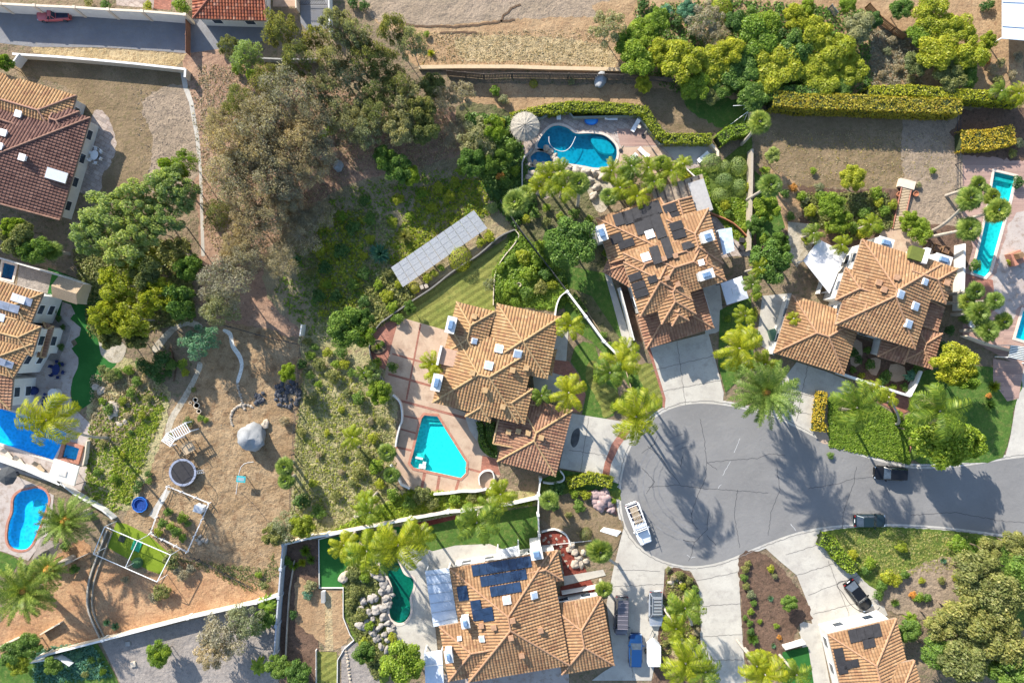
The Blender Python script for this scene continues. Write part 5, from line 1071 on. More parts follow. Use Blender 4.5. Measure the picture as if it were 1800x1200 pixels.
# shrubs with a place of their own
Sx = '''1252 284 18 pepper ball;1300 290 18 pepper ball;1275 316 15 pepper ball;1302 327 16 pepper ball;1268 342 15 pepper ball;1275 292 13 pepper ball;1000 1 1 green bush
665 445 24 blue spiky;710 415 18 olive spiky;520 455 10 blue spiky;808 453 23 lime ball;728 505 11 lime ball;860 415 14 lime bush;845 425 12 lime bush;750 488 12 lime bush;762 480 10 lime bush;775 470 9 bright bush
810 300 14 bright bush;770 330 14 lime bush;740 340 13 bright bush;790 345 14 lime bush;760 365 12 lime bush;800 320 12 lime bush;640 350 12 dark bush;650 385 14 green bush;620 400 16 dark bush;600 440 18 dark bush;570 470 16 dark bush;640 480 16 dark bush;560 520 16 dark bush;620 500 14 green bush;680 480 12 olive bush;700 560 14 green bush;640 530 14 dark bush;590 520 14 dark bush
680 520 14 lime bush;665 500 12 bright bush;700 500 10 lime bush;690 540 14 bright bush;540 600 12 olive bush;560 640 14 olive bush;590 640 12 bright bush;585 660 16 olive bush;630 700 16 green bush;600 620 14 green bush
545 705 14 olive bush;530 640 12 dark bush;690 645 12 green bush;660 640 14 bright bush;530 760 10 olive bush;500 740 12 brown bush;640 800 18 olive bush;660 820 16 bright bush;630 830 14 olive bush;740 870 20 olive bush;720 885 16 green bush;760 885 14 olive bush;800 878 14 bright bush;830 875 12 olive bush;560 900 16 green bush;530 880 18 dark bush;590 870 12 olive bush
920 450 18 lime bush;945 460 16 bright bush;930 480 18 bright bush;960 480 16 green bush;900 505 18 bright bush;925 515 16 green bush;950 505 16 olive bush;885 520 14 bright bush;905 530 12 bright bush;970 500 12 lime bush;880 470 12 bright bush;900 455 12 bright bush;985 485 12 green bush;950 430 12 bright bush
1060 395 12 green bush;1072 460 10 bright bush;1320 360 12 green bush;1312 400 12 bright bush;1410 345 12 bright bush;1390 380 10 green bush
1570 360 12 lime bush;1540 340 14 bright bush;1555 370 12 bright bush;1520 375 16 green bush;1590 400 10 bright bush;1515 410 14 lime bush;1500 400 12 green bush;1545 400 14 bright bush;1440 330 12 greygreen bush;1416 350 10 greygreen bush;1395 330 10 orange bush;1430 300 8 bright bush;1640 300 8 bright bush;1615 325 7 greygreen bush
1715 466 14 green bush;1690 460 10 lime bush;1685 480 10 bright bush;1695 560 12 green bush;1640 590 14 dark bush;1655 610 14 dark bush;1670 580 12 dark bush;1735 330 10 bright bush;1790 320 14 dark bush;1775 460 8 lime bush;1800 455 8 orange bush;1510 632 10 dark bush;1500 620 12 dark bush;1530 640 12 green bush;1558 660 14 green bush;1552 668 12 dark bush;1600 660 14 blue banana;1612 650 12 green bush;1590 680 10 green bush;1525 615 8 green bush
1752 680 14 lime spiky;1745 712 16 dark spiky;1738 695 7 orange bush;1460 800 8 green bush;1606 800 10 green bush;1600 740 10 bright bush;1580 730 12 bright bush
1684 957 22 bright bush;1728 960 18 bright bush;1585 962 14 lime bush;1530 990 14 bright bush;1522 1002 12 green bush;1560 1015 16 lime bush;1575 1020 14 lime bush;1590 1010 12 green bush;1550 1030 14 green bush;1545 1045 12 green bush;1700 985 8 orange bush;1708 1000 9 orange bush;1700 1020 14 lime bush;1715 1030 14 lime bush;1730 1020 12 bright bush;1615 1050 12 bright bush;1605 1045 9 orange bush;1650 1095 11 gold bush;1665 1085 12 olive bush;1630 1050 10 green bush;1620 1020 8 lime bush;1690 1035 10 gold bush;1500 975 12 lime bush;1660 985 8 blue spiky;1700 1060 10 gold bush;1640 1120 14 dark bush;1600 1085 14 bright banana;1610 1100 12 bright banana;1575 1060 10 green spiky;1655 1020 9 olive bush;1680 1015 9 lime bush
1195 1010 10 olive bush;1212 1020 10 olive bush;1222 1035 9 green bush;1225 1050 8 green bush;1210 1045 10 olive bush;1200 1030 8 lime bush;1215 1050 12 green spiky;1185 1015 8 brown bush;1220 1090 10 olive bush;1225 1110 9 brown bush;1185 1120 14 olive bush;1200 1130 12 greygreen bush;1225 1140 12 green bush;1175 1000 7 greygreen bush;1170 1130 8 olive bush
1310 1000 10 olive bush;1315 990 8 olive bush;1308 1015 9 green bush;1312 1030 9 olive bush;1320 1045 10 greygreen bush;1325 1060 8 green bush;1320 1075 8 bright bush;1318 1095 8 green bush;1320 1110 9 dark bush;1325 1125 14 green spiky;1336 1092 6 bright bush;1315 1150 8 olive bush;1355 1000 9 lime bush;1362 1012 7 greygreen bush;1355 1052 7 blue spiky;1365 1100 7 bright bush;1370 1120 6 orange bush;1360 1135 6 blue spiky;1310 1085 6 green bush
1030 870 12 lime bush;1010 868 12 bright bush;980 858 16 dark bush;1018 890 14 green bush;1005 845 12 olive bush;975 890 10 green bush;1030 940 12 olive ball;1078 880 7 bright bush;1000 905 8 olive bush
620 1010 14 olive bush;640 1015 12 bright bush;625 1040 14 olive bush;615 1060 12 olive bush;635 1080 14 olive bush;650 1100 12 bright bush;690 1120 12 lime bush;640 1130 14 lime bush;650 1160 12 olive bush;660 1000 12 lime bush;535 970 14 bright spiky;545 985 12 green spiky;515 995 12 bright spiky;530 990 10 lime spiky;545 1030 14 greygreen bush;540 1045 12 blue bush;505 985 10 green bush;515 1080 10 dark bush
465 1030 10 olive bush;455 1010 8 bright bush;470 1060 22 bright banana;475 1090 18 green banana;450 1105 16 green banana;455 1170 20 bright banana;330 742 12 olive bush;352 735 8 green bush;362 738 7 bright bush;340 685 6 olive bush;300 765 7 olive bush;230 690 12 green bush;195 660 16 olive bush;205 655 12 green bush;180 650 12 olive bush;240 670 12 green bush;270 650 22 dark bush;285 630 20 dark bush;300 640 16 green bush;250 640 16 dark bush;225 650 12 bright bush;280 665 14 dark bush;295 655 10 dark bush;320 640 12 bright bush;325 655 10 lime bush;190 720 12 green bush;180 705 10 bright bush;215 705 10 lime bush;250 730 10 lime bush;245 850 9 dark bush;262 845 8 green bush;240 860 9 dark bush;260 832 8 dark bush;230 760 6 dark bush
320 910 12 bright bush;300 925 10 bright bush;285 920 12 green bush;310 935 12 green bush;320 945 10 bright bush;295 900 10 green bush;278 935 11 lime bush;330 920 8 green bush;185 1095 9 blue spiky;200 1102 9 blue spiky;220 1018 9 brown bush;300 985 20 olive bush;310 1000 14 brown bush;285 1040 18 olive bush;270 1050 12 brown bush;320 1010 14 brown bush;335 1000 12 brown bush;130 1000 12 green bush;115 960 12 green bush;100 1000 14 pepper bush;45 1000 12 green bush;160 1160 8 green bush;180 1180 9 bright bush;150 1185 8 olive bush;140 1150 8 blue bush;120 1170 8 blue bush;175 1160 6 dark bush
870 160 14 bright bush;885 175 12 greygreen bush;938 146 8 lime ball;1005 143 8 greygreen bush;880 215 12 lime bush;895 230 10 green bush;900 255 14 green bush;905 300 12 bright bush;890 320 14 green bush;865 365 14 pepper bush;875 340 12 dark bush;880 310 10 orange bush;1270 12 20 lime ball;1320 20 12 green bush;1375 60 14 dark bush;1170 20 16 blue bush;1130 8 14 dark bush;1420 20 14 bright ball;1190 40 12 dark bush;1740 8 12 dark bush;1730 12 10 dark bush;1330 40 10 green bush;1560 90 10 greygreen bush;1570 70 10 brown bush;1580 120 10 brown bush;1600 140 10 greygreen bush;1550 130 8 brown bush;1590 60 9 green bush;1790 250 12 greygreen bush;1780 270 10 olive bush
185 8 12 green bush;155 5 10 olive bush;260 10 12 lime bush;315 8 16 bright bush;325 15 12 green bush;575 230 14 bright bush;565 240 10 green bush;640 10 12 dark bush;620 5 12 dark bush;750 60 8 bright bush;757 92 9 lime spiky;500 130 10 green bush;415 120 14 bright bush;440 130 12 bright bush;425 105 14 bright bush;95 545 7 dark bush;103 560 7 dark bush;110 575 7 dark bush;107 610 8 dark bush;98 595 7 dark bush;105 640 6 dark bush'''
Sx += ''';545 625 12 bright bush;552 610 10 green bush;575 620 12 lime bush;605 640 12 lime bush;618 655 10 green bush;545 660 10 green bush;560 675 10 bright bush;610 690 10 olive bush;600 720 8 lime bush;650 740 9 brown bush;670 740 10 olive bush;575 760 8 lime bush;600 800 9 olive bush;560 800 8 brown bush;550 850 10 lime bush;620 850 10 olive bush;600 830 8 brown bush;655 770 12 lime bush;668 850 12 lime bush;690 870 14 bright bush;640 940 12 lime bush;480 60 12 green bush;1745 120 12 brown bush;1760 110 10 greygreen bush;1780 130 12 brown bush;1755 140 10 olive bush;1790 100 12 brown bush;1735 105 10 orange bush;560 440 14 lime bush;575 500 12 bright bush;610 560 12 lime bush;650 420 12 lime bush;600 380 14 bright bush;640 450 10 lime bush;545 480 10 olive bush;700 350 14 lime bush;720 380 12 bright bush;690 390 12 lime bush;180 780 8 olive bush;200 840 10 bright bush;215 800 8 lime bush;170 830 9 green bush;225 730 8 brown bush;260 700 9 olive bush;185 765 7 brown bush'''
Sx += ''';1345 300 12 bright bush;1350 345 14 bright bush;1340 380 14 lime bush;1345 420 14 bright bush;1380 340 10 green bush;1205 310 12 lime bush;1215 330 12 bright bush;1275 360 12 lime bush;1280 375 10 green bush;1315 330 12 lime bush;1315 430 10 bright bush;1425 370 14 lime bush;1445 345 14 bright bush;1460 400 14 bright bush;1545 355 12 lime bush;1420 420 12 lime bush;1300 520 10 green bush;1330 520 12 bright bush;1325 550 12 lime bush;1330 590 12 green bush;1280 560 8 bright bush;1060 420 10 green bush;1065 445 9 bright bush;940 375 12 green bush;960 390 12 olive bush;925 385 10 lime bush;985 380 10 bright bush;1010 375 12 green bush;1035 385 10 bright bush;960 365 10 bright bush;1060 590 10 green bush;1075 610 12 bright bush;1050 665 10 bright bush;1110 665 10 green bush;1125 690 12 green bush;1100 700 12 bright bush;1140 715 10 lime bush;1080 715 12 bright bush;1115 715 10 green bush;1085 630 10 lime bush;1640 640 10 green bush;1650 680 12 green bush;1630 700 12 dark bush;1500 650 8 green bush;1515 660 8 lime bush;1570 680 8 bright bush;1610 620 12 dark bush;1660 625 12 green bush'''
for row in Sx.replace('\n', ';').split(';'):
    x, y, r, col, st = row.split()
    if float(r) > 2: shrub(float(x), float(y), float(r), col, st)
# ground cover nobody could count
tufts('ground_cover', '530,640 600,650 690,700 698,860 640,920 575,938 510,925 520,760', 2600, .24, .14, LM['sage'], 7, .10)
tufts('ground_cover', '560,640 640,680 690,800 640,900 540,900 530,760', 900, .25, .15, LM['lime'], 7, .10)
tufts('ground_cover', '535,700 640,690 690,760 680,860 620,910 540,880', 900, .25, .14, LM['greygreen'], 7, .10)
tufts('ground_cover', '600,330 760,300 850,300 860,380 700,480 640,590 560,600 480,520 520,430', 1100, .35, .2, LM['bright'], 8, .15)
tufts('ground_cover', '520,450 640,350 700,400 660,560 560,590', 1500, .3, .18, LM['sage'], 7, .14)
tufts('ground_cover', '560,380 640,370 640,560 560,560', 700, .4, .3, LM['lime'], 8, .15)
tufts('ground_cover', '740,330 850,310 860,370 700,470 660,450 720,380', 1500, .3, .2, LM['lime'], 7, .12)
tufts('ground_cover', '640,500 700,480 730,520 690,560 650,580', 1200, .35, .3, LM['olive'], 7, .14)
tufts('ground_cover', '160,740 200,700 270,680 295,700 250,800 235,880 200,900 150,870 150,790', 1900, .22, .14, LM['bright'], 7, .12)
tufts('ground_cover', '200,720 270,690 290,720 230,880 200,880', 900, .25, .2, LM['lime'], 7, .11)
tufts('dry_cover', '160,660 260,640 300,690 210,780 160,800', 1500, .25, .2, LM['brown'], 7, .12)
tufts('ground_cover', '820,200 905,210 925,290 940,360 905,400 850,330', 2600, .4, .35, LM['green'], 8, .15)
tufts('ground_cover', '905,405 990,480 1000,520 980,545 930,538 872,530 868,480', 3600, .35, .3, LM['bright'], 7, .14)
tufts('ground_cover', '1457,785 1456,705 1500,690 1590,740 1600,816 1500,794', 6000, .2, .18, LM['bright'], 6, .11)
tufts('ground_cover', '1450,945 1500,930 1560,928 1700,940 1690,1000 1600,1010 1545,1020 1500,995', 3600, .2, .1, LM['sage'], 6, .09)
tufts('ground_cover', '1690,945 1800,955 1800,1000 1690,990', 2200, .25, .2, LM['green'], 6, .11)
tufts('ground_cover', '608,1000 640,985 664,1000 666,1080 690,1110 680,1180 660,1195 630,1130 608,1070', 3000, .28, .25, LM['olive'], 7, .12)
tufts('ground_cover', '720,862 860,868 945,885 812,898 575,938 640,905', 2600, .3, .25, LM['bright'], 7, .12)
tufts('ground_cover', '1200,300 1240,300 1250,350 1322,350 1320,440 1290,410 1250,360', 1500, .3, .2, LM['bright'], 7, .13)
tufts('ground_cover', '1400,340 1560,340 1570,400 1500,420 1420,390', 2200, .3, .25, LM['olive'], 7, .12)
tufts('ground_cover', '1172,1006 1200,1003 1222,1025 1230,1060 1230,1150 1160,1150 1166,1060', 1500, .2, .2, LM['olive'], 6, .1)
tufts('dead_leaves', '350,110 520,130 600,260 640,400 560,480 400,470 355,400', 5200, .3, .06, LM['brown'], 4, .1)
tufts('dead_grass', '500,110 700,200 820,210 850,300 760,300 620,300', 2600, .3, .1, LM['brown'], 4, .1)
tufts('dead_grass', '1530,50 1610,60 1620,150 1530,150', 1500, .3, .2, LM['brown'], 6, .1)
tufts('weeds', '330,130 460,120 460,200 350,300', 700, .25, .1, LM['brown'], 4, .09)
tufts('weeds', '1340,230 1680,230 1680,320 1340,320', 900, .25, .06, LM['brown'], 4, .08)
tufts('ground_cover', '1120,10 1290,0 1530,20 1530,170 1330,170 1200,165 1100,120', 3500, .4, .3, LM['green'], 7, .15)
tufts('ground_cover', '130,440 330,420 340,560 200,600 160,590', 3500, .4, .3, LM['olive'], 7, .15)
tufts('ground_cover', '60,1140 160,1130 200,1190 60,1200', 1400, .3, .2, LM['blue'], 6, .12)
tufts('weeds', '480,970 492,1010 440,1040 380,1010 300,980 470,1000', 700, .25, .12, LM['olive'], 5, .09)
stone_m = plain('small_stones', (.30, .24, .18), .95, .4, 5)
tufts('pebbles', '370,700 500,720 505,920 470,1040 330,985 300,960 380,860 300,800 330,720', 900, .15, .04, stone_m, 3, .07)
tufts('pebbles', '330,130 460,120 640,210 600,300 360,300', 900, .15, .04, stone_m, 3, .09)
tufts('pebbles', '230,150 330,180 345,290 250,330', 500, .15, .04, stone_m, 3, .08)
tufts('fallen_leaves', '1303,985 1345,978 1400,1030 1420,1085 1380,1150 1310,1150', 500, .15, .04, LM['brown'], 3, .07)
tufts('fallen_leaves', '1340,240 1680,240 1680,330 1340,330', 500, .2, .04, LM['gold'], 3, .06)
tufts('dead_grass', '720,60 1070,50 1075,118 740,112', 1500, .25, .08, LM['brown'], 4, .09)
# ---------------------------------------------------------------- walls and fences
def wall(s, h, th, mat, label, name='garden_wall', caps=None, posts=0, smooth=0):
    th *= .66
    pts = q(s); pts = crom(pts, smooth, False) if smooth else pts
    P = [W(p[0], p[1], h) for p in pts]; c = sum(P, Vector())/len(P); c.z = 0; n = len(P); Lf, Rt = [], []
    for i in range(n):
        d0 = (P[i]-P[i-1]).xy.normalized() if i else None; d1 = (P[i+1]-P[i]).xy.normalized() if i < n-1 else None
        d = ((d0 or d1)+(d1 or d0)).normalized(); k = 1/max(.4, d.dot(d1 or d0)); nn = Vector((-d.y, d.x))*th/2*k; Lf.append(P[i].xy+nn); Rt.append(P[i].xy-nn)
    r = empty(name, c, label=label, cat='fence' if 'fence' in name else 'wall'); mb = MB(); z1 = h
    for i in range(n-1):
        a, b, d, e = Lf[i], Lf[i+1], Rt[i+1], Rt[i]
        mb.face([(*e, z1), (*d, z1), (*b, z1), (*a, z1)]); mb.face([(*a, 0), (*a, z1), (*b, z1), (*b, 0)]); mb.face([(*e, 0), (*d, 0), (*d, z1), (*e, z1)])
    for i, f in ((0, 1), (n-1, 0)): mb.face([(*Lf[i], 0), (*Rt[i], 0), (*Rt[i], z1), (*Lf[i], z1)])
    mb.build('body', mat, r, origin=c)
    if caps:
        mb = MB(); 
        for i in range(n-1):
            u = (P[i+1]-P[i]); m = (P[i+1]+P[i])/2-c; mb.box((m.x, m.y, h+.004*(i % 2)), (u.length, th+.12, .08), math.atan2(u.y, u.x))
        mb.build('capping', caps, r)
    if posts:
        for i in range(n-1):
            L = (P[i+1]-P[i]).length; m = max(1, int(L/posts))
            for k in range(m+(i == n-2)): v = P[i]+(P[i+1]-P[i])*k/m-c; MB().box((v.x, v.y, 0), (th+.22, th+.22, h+.15), math.atan2((P[i+1]-P[i]).y, (P[i+1]-P[i]).x)).build('post', caps or mat, r)
    return r
def fence(s, h, mat, label, step=2.4, slat=None, smooth=0):
    wire = 'wire' in label or 'rail' in label or 'thin dark' in label
    pts = q(s); pts = crom(pts, smooth, False) if smooth else pts
    P = [W(p[0], p[1], h) for p in pts]; c = sum(P, Vector())/len(P); c.z = 0; r = empty('fence', c, label=label, cat='fence'); pan = MB()
    for a, b in zip(P[:-1], P[1:]):
        L = (b-a).length; rz = math.atan2((b-a).y, (b-a).x); m = max(1, int(L/step))
        for k in range(m): v = a+(b-a)*k/m-c; MB().box((v.x, v.y, 0), (.12, .12, h+.1), rz).build('post', mat, r)
        nb = int(L/(1.2 if wire else .22))
        for k in range(nb): v = a+(b-a)*(k+.5)/nb-c; pan.box((v.x, v.y, .05), (.03 if wire else .18, .03 if wire else .05, h-.05), rz)
        m_ = (a+b)/2-c
        for zz in (.4, h-.25): pan.box((m_.x, m_.y, zz), (L, .05 if wire else .09, .05 if wire else .09), rz)
    pan.build('board_panel', mat, r); return r
wall('-40,4 0,7 60,10 130,13 190,17 250,20 325,26', 2.7, .28, white, 'pale wall with pillars above the parked red pickup', caps=cream, posts=5)
wall('22,95 34,96 100,100 160,105 235,112 308,120 326,122 325,136', 1.5, .28, cream, 'long pale wall between the dry yard and the straw verge', caps=plain('wall_cap', (.66, .65, .62), .8, .1))
wall('33,94 20,112', 1.8, .3, white, 'short wall end beside the small bright tree at the left edge')
wall('456,102 500,104 560,104', 1.2, .3, grey, 'low grey wall under the eucalyptus trees')
wall('518,-40 520,14', 1.6, .3, cream, 'tan wall left of the dark gated drive at the top edge'); wall('577,-40 579,58', 1.8, .25, white, 'thin pale wall beside the eucalyptus trees at the top edge')
fence('326,30 326,92', 1.6, plain('rust_fence', (.32, .16, .10), .8), 'thin rust coloured gate fence crossing the shaded driveway')
wall('736,118 800,117 900,117 960,119 1095,122', .5, .8, plain('tan_kerb', (.55, .42, .27), .9), 'long low tan retaining kerb under the bare hillside', 'retaining_wall')
fence('785,124 850,130 900,128 1000,129 1100,131', 1.9, plain('old_fence', (.14, .11, .09), .9, .3, 3), 'long dark slatted fence above the grey boulder')
fence('1095,131 1140,134 1200,138', 1.7, plain('old_fence', (.14, .11, .09), .9, .3, 3), 'dark fence end running into the yellow green trees')
fence('1463,8 1475,22', 1.6, grey, 'short grey fence beside the small yellow bush at the top edge'); fence('1530,5 1552,30 1575,48 1596,62', 1.6, plain('brown_fence', (.30, .15, .07), .8), 'diagonal brown wooden fence between the bright trees')
wall('918,330 918,285 922,275 936,262', .9, .3, grey, 'curved grey wall left of the dark hot tub'); wall('936,208 952,207 967,197 1000,196 1008,206 1122,203 1160,253 1250,252', 1.0, .3, plain('green_grey_wall', (.22, .25, .22), .9), 'angled grey green wall around the lagoon pool terrace')
wall('1323,185 1322,230', 1.7, .2, cream, 'thin pale wall beside the volleyball pole'); wall('1322,262 1321,330 1318,440', 1.8, .35, plain('tan_wall', (.42, .36, .28), .9), 'long straight tan wall right of the clipped ball shrubs', caps=plain('tan_wall', (.42, .36, .28), .9))
wall('1250,252 1262,266 1262,275', 1.1, .5, cream, 'stub of wall at the end of the lagoon terrace')
wall('1200,290 1232,320 1248,368', 1.2, .25, white, 'thin white wall along the roof terrace of the solar house')
fence('880,352 907,392 952,452 995,508', 1.6, plain('dark_wire', (.10, .10, .10), .7), 'dark diagonal fence left of the dense round tree')
wall('997,512 1030,556 1062,600 1088,626', 1.8, .28, white, 'straight white diagonal wall left of the solar house lawn', caps=plain('wall_cap', (.66, .65, .62), .8, .1), posts=7)
wall('997,512 986,520 979,536 976,556', 1.6, .25, white, 'short curved white wall around the oval hedge', smooth=3)
fence('1010,515 1060,590 1100,650 1112,690', .4, palewood, 'low wooden edging through the shaded side lawn', 1.5)
fence('1335,190 1692,196', 1.2, darkm, 'thin dark fence under the golden hedge', 3); fence('1691,196 1690,330 1690,420', 1.4, darkm, 'thin dark vertical fence right of the dry brown field', 3)
wall('1245,372 1290,392 1322,425', .8, .2, terracotta, 'thin terracotta wall curving around the solar house patio', smooth=3)
wall('905,404 900,405 876,417 840,448 795,477 760,505 722,530 690,552 670,566', .9, .28, plain('lawn_wall', (.20, .19, .17), .9), 'long dark retaining wall along the upper edge of the striped lawn', 'retaining_wall', smooth=3)
wall('905,404 912,414 903,430 885,452 872,475 868,500 867,536', .35, .2, cream, 'thin pale kerb curving down the right side of the striped lawn', 'lawn_kerb', smooth=3)
wall('670,566 655,585 649,605 652,630 665,655 675,670', .6, .2, plain('lawn_wall', (.20, .19, .17), .9), 'low curved wall around the red brick corner', smooth=3)
wall('690,694 702,706 706,722 706,740 702,750 697,770 695,785', 1.1, .3, white, 'curved white wall at the upper left of the angular pool', smooth=3)
wall('686,817 696,834 705,852 720,859', 1.1, .3, white, 'short white wall at the lower left corner of the pool terrace')
wall('762,869 790,867 812,864 835,864 855,860', 1.1, .3, white, 'long curved white wall below the angular pool', smooth=3)
wall('843,852 842,838 852,828 866,830 868,850 860,860', .8, .25, white, 'round white planter wall at the corner of the pool terrace', smooth=3)
wall('497,957 545,945 575,940 720,912 787,900 812,898 900,885 945,875', 1.6, .26, cream, 'long white wall crossing below the ground cover slope', caps=plain('wall_cap', (.66, .65, .62), .8, .1), posts=9)
wall('950,842 947,870 946,905 948,940 950,966', 1.7, .28, white, 'white wall standing between the lawn strip and the dry front yard', posts=5)
wall('985,828 992,838 988,846 970,850 955,848', 1.0, .25, white, 'curved white wall tip below the centre garage', smooth=3)
wall('497,957 493,1000 489,1050 485,1100 482,1150', 1.9, .3, plain('blue_grey_wall', (.42, .44, .48), .9), 'grey blue wall running down beside the shaded bed', posts=8)
wall('490,1046 450,1059 330,1086 180,1125 82,1150 66,1156', 1.5, .24, cream, 'long white wall between orange dirt yard and grey gravel', caps=plain('wall_cap', (.66, .65, .62), .8, .1), posts=10)
wall('52,1165 100,1156 122,1170', 1.2, .2, whitep, 'thin white rail by the small stair at the lower left', 'railing_wall')
wall('605,935 560,948 561,1033 603,1033 603,1085 615,1115 622,1125 605,1140 593,1160 592,1240', .3, .15, white, 'thin pale kerb around the artificial lawn beside the boulders', 'lawn_kerb')
fence('555,1143 555,1240', .6, white, 'low white fence left of the small striped lawn'); wall('517,985 508,1040 504,1100 500,1180', .5, .2, rock, 'rough stone edging beside the shaded bed')
wall('1477,656 1510,667 1541,677 1575,688 1600,696 1612,672 1620,652', 1.6, .3, white, 'white courtyard wall below the east house', caps=plain('wall_cap', (.66, .65, .62), .8, .1))
wall('1696,428 1695,480 1693,545', 2.2, .45, white, 'tall white wall right of the east house chimneys'); wall('1700,590 1740,605 1790,618', 1.6, .25, cream, 'cream wall below the right fan palm grove')
wall('1620,735 1608,750 1603,770 1600,795', .25, .2, cop_b, 'brick lawn edging under the big yellow green tree', 'lawn_kerb', smooth=3)
wall('1460,450 1440,516', 1.2, .25, white, 'short white wall beside the large canopy')
wall('1386,520 1357,622', 1.5, .25, white, 'white wall along the left side of the east garage')
wall('-40,445 0,454 55,470 110,486 150,500', 1.6, .25, white, 'white wall above the small shaded pool and shed')
wall('-60,790 0,808 45,824 105,850', 1.2, .8, white, 'wide white terrace wall below the long blue pool'); wall('152,775 149,800 145,820', 1.0, .25, cream, 'short cream wall right of the square spa')
wall('100,845 130,868 180,897 197,912', 1.2, .35, white, 'pale wall above the big date palm', posts=0)
fence('362,564 400,574 450,588 525,606', 1.3, darkm, 'dark wire fence above the white pebble path', 3); fence('527,600 520,680 512,800 507,900', 1.3, darkm, 'dark vertical wire fence beside the slate pile', 3)
wall('530,570 527,590', 2.0, .3, white, 'white gate post at the corner of the dark wire fences', 'gate_post')
wall('187,932 160,1005 153,1040 155,1075 175,1122', .3, .3, plain('swale', (.40, .36, .30), .9), 'curved concrete swale through the orange dirt yard', 'drain_kerb', smooth=3); wall('196,936 169,1008 162,1040 163,1075 183,1120', .3, .2, plain('swale2', (.30, .27, .22), .9), 'inner kerb of the curved swale in the orange yard', 'drain_kerb', smooth=3)
fence('262,938 292,855 366,885 327,971 262,938', .9, whitep, 'white rail fence around the vegetable bed', 2)
fence('262,930 300,972 345,985 440,1035', 1.0, darkm, 'low dark wire fence below the vegetable bed', 3)
fence('120,988 150,975', 1.2, grey, 'short grey fence beside the turf sport court'); wall('0,1136 38,1118', .9, .25, cream, 'short wall stub at the lower left edge'); wall('70,1115 105,1095', .9, .25, cream, 'short diagonal wall stub below the date palms')
fence('948,960 1040,950', .5, white, 'low white rail above the red mulch bed')
wall('952,935 975,930 995,940 1003,958', .5, .3, white, 'curved white edging of the red mulch bed', smooth=3)
wall('988,1044 1055,1032', 1.3, .3, white, 'white wall between south house and garage entry')
wall('1380,1140 1416,1130', 1.2, .5, white, 'short white wall above the small turf strip'); wall('1090,505 1115,598', 2.2, .25, white, 'white side wall left of the solar house planting bed')
wall('1238,515 1253,566', 1.6, .25, white, 'white wall screen on the right side of the solar house')

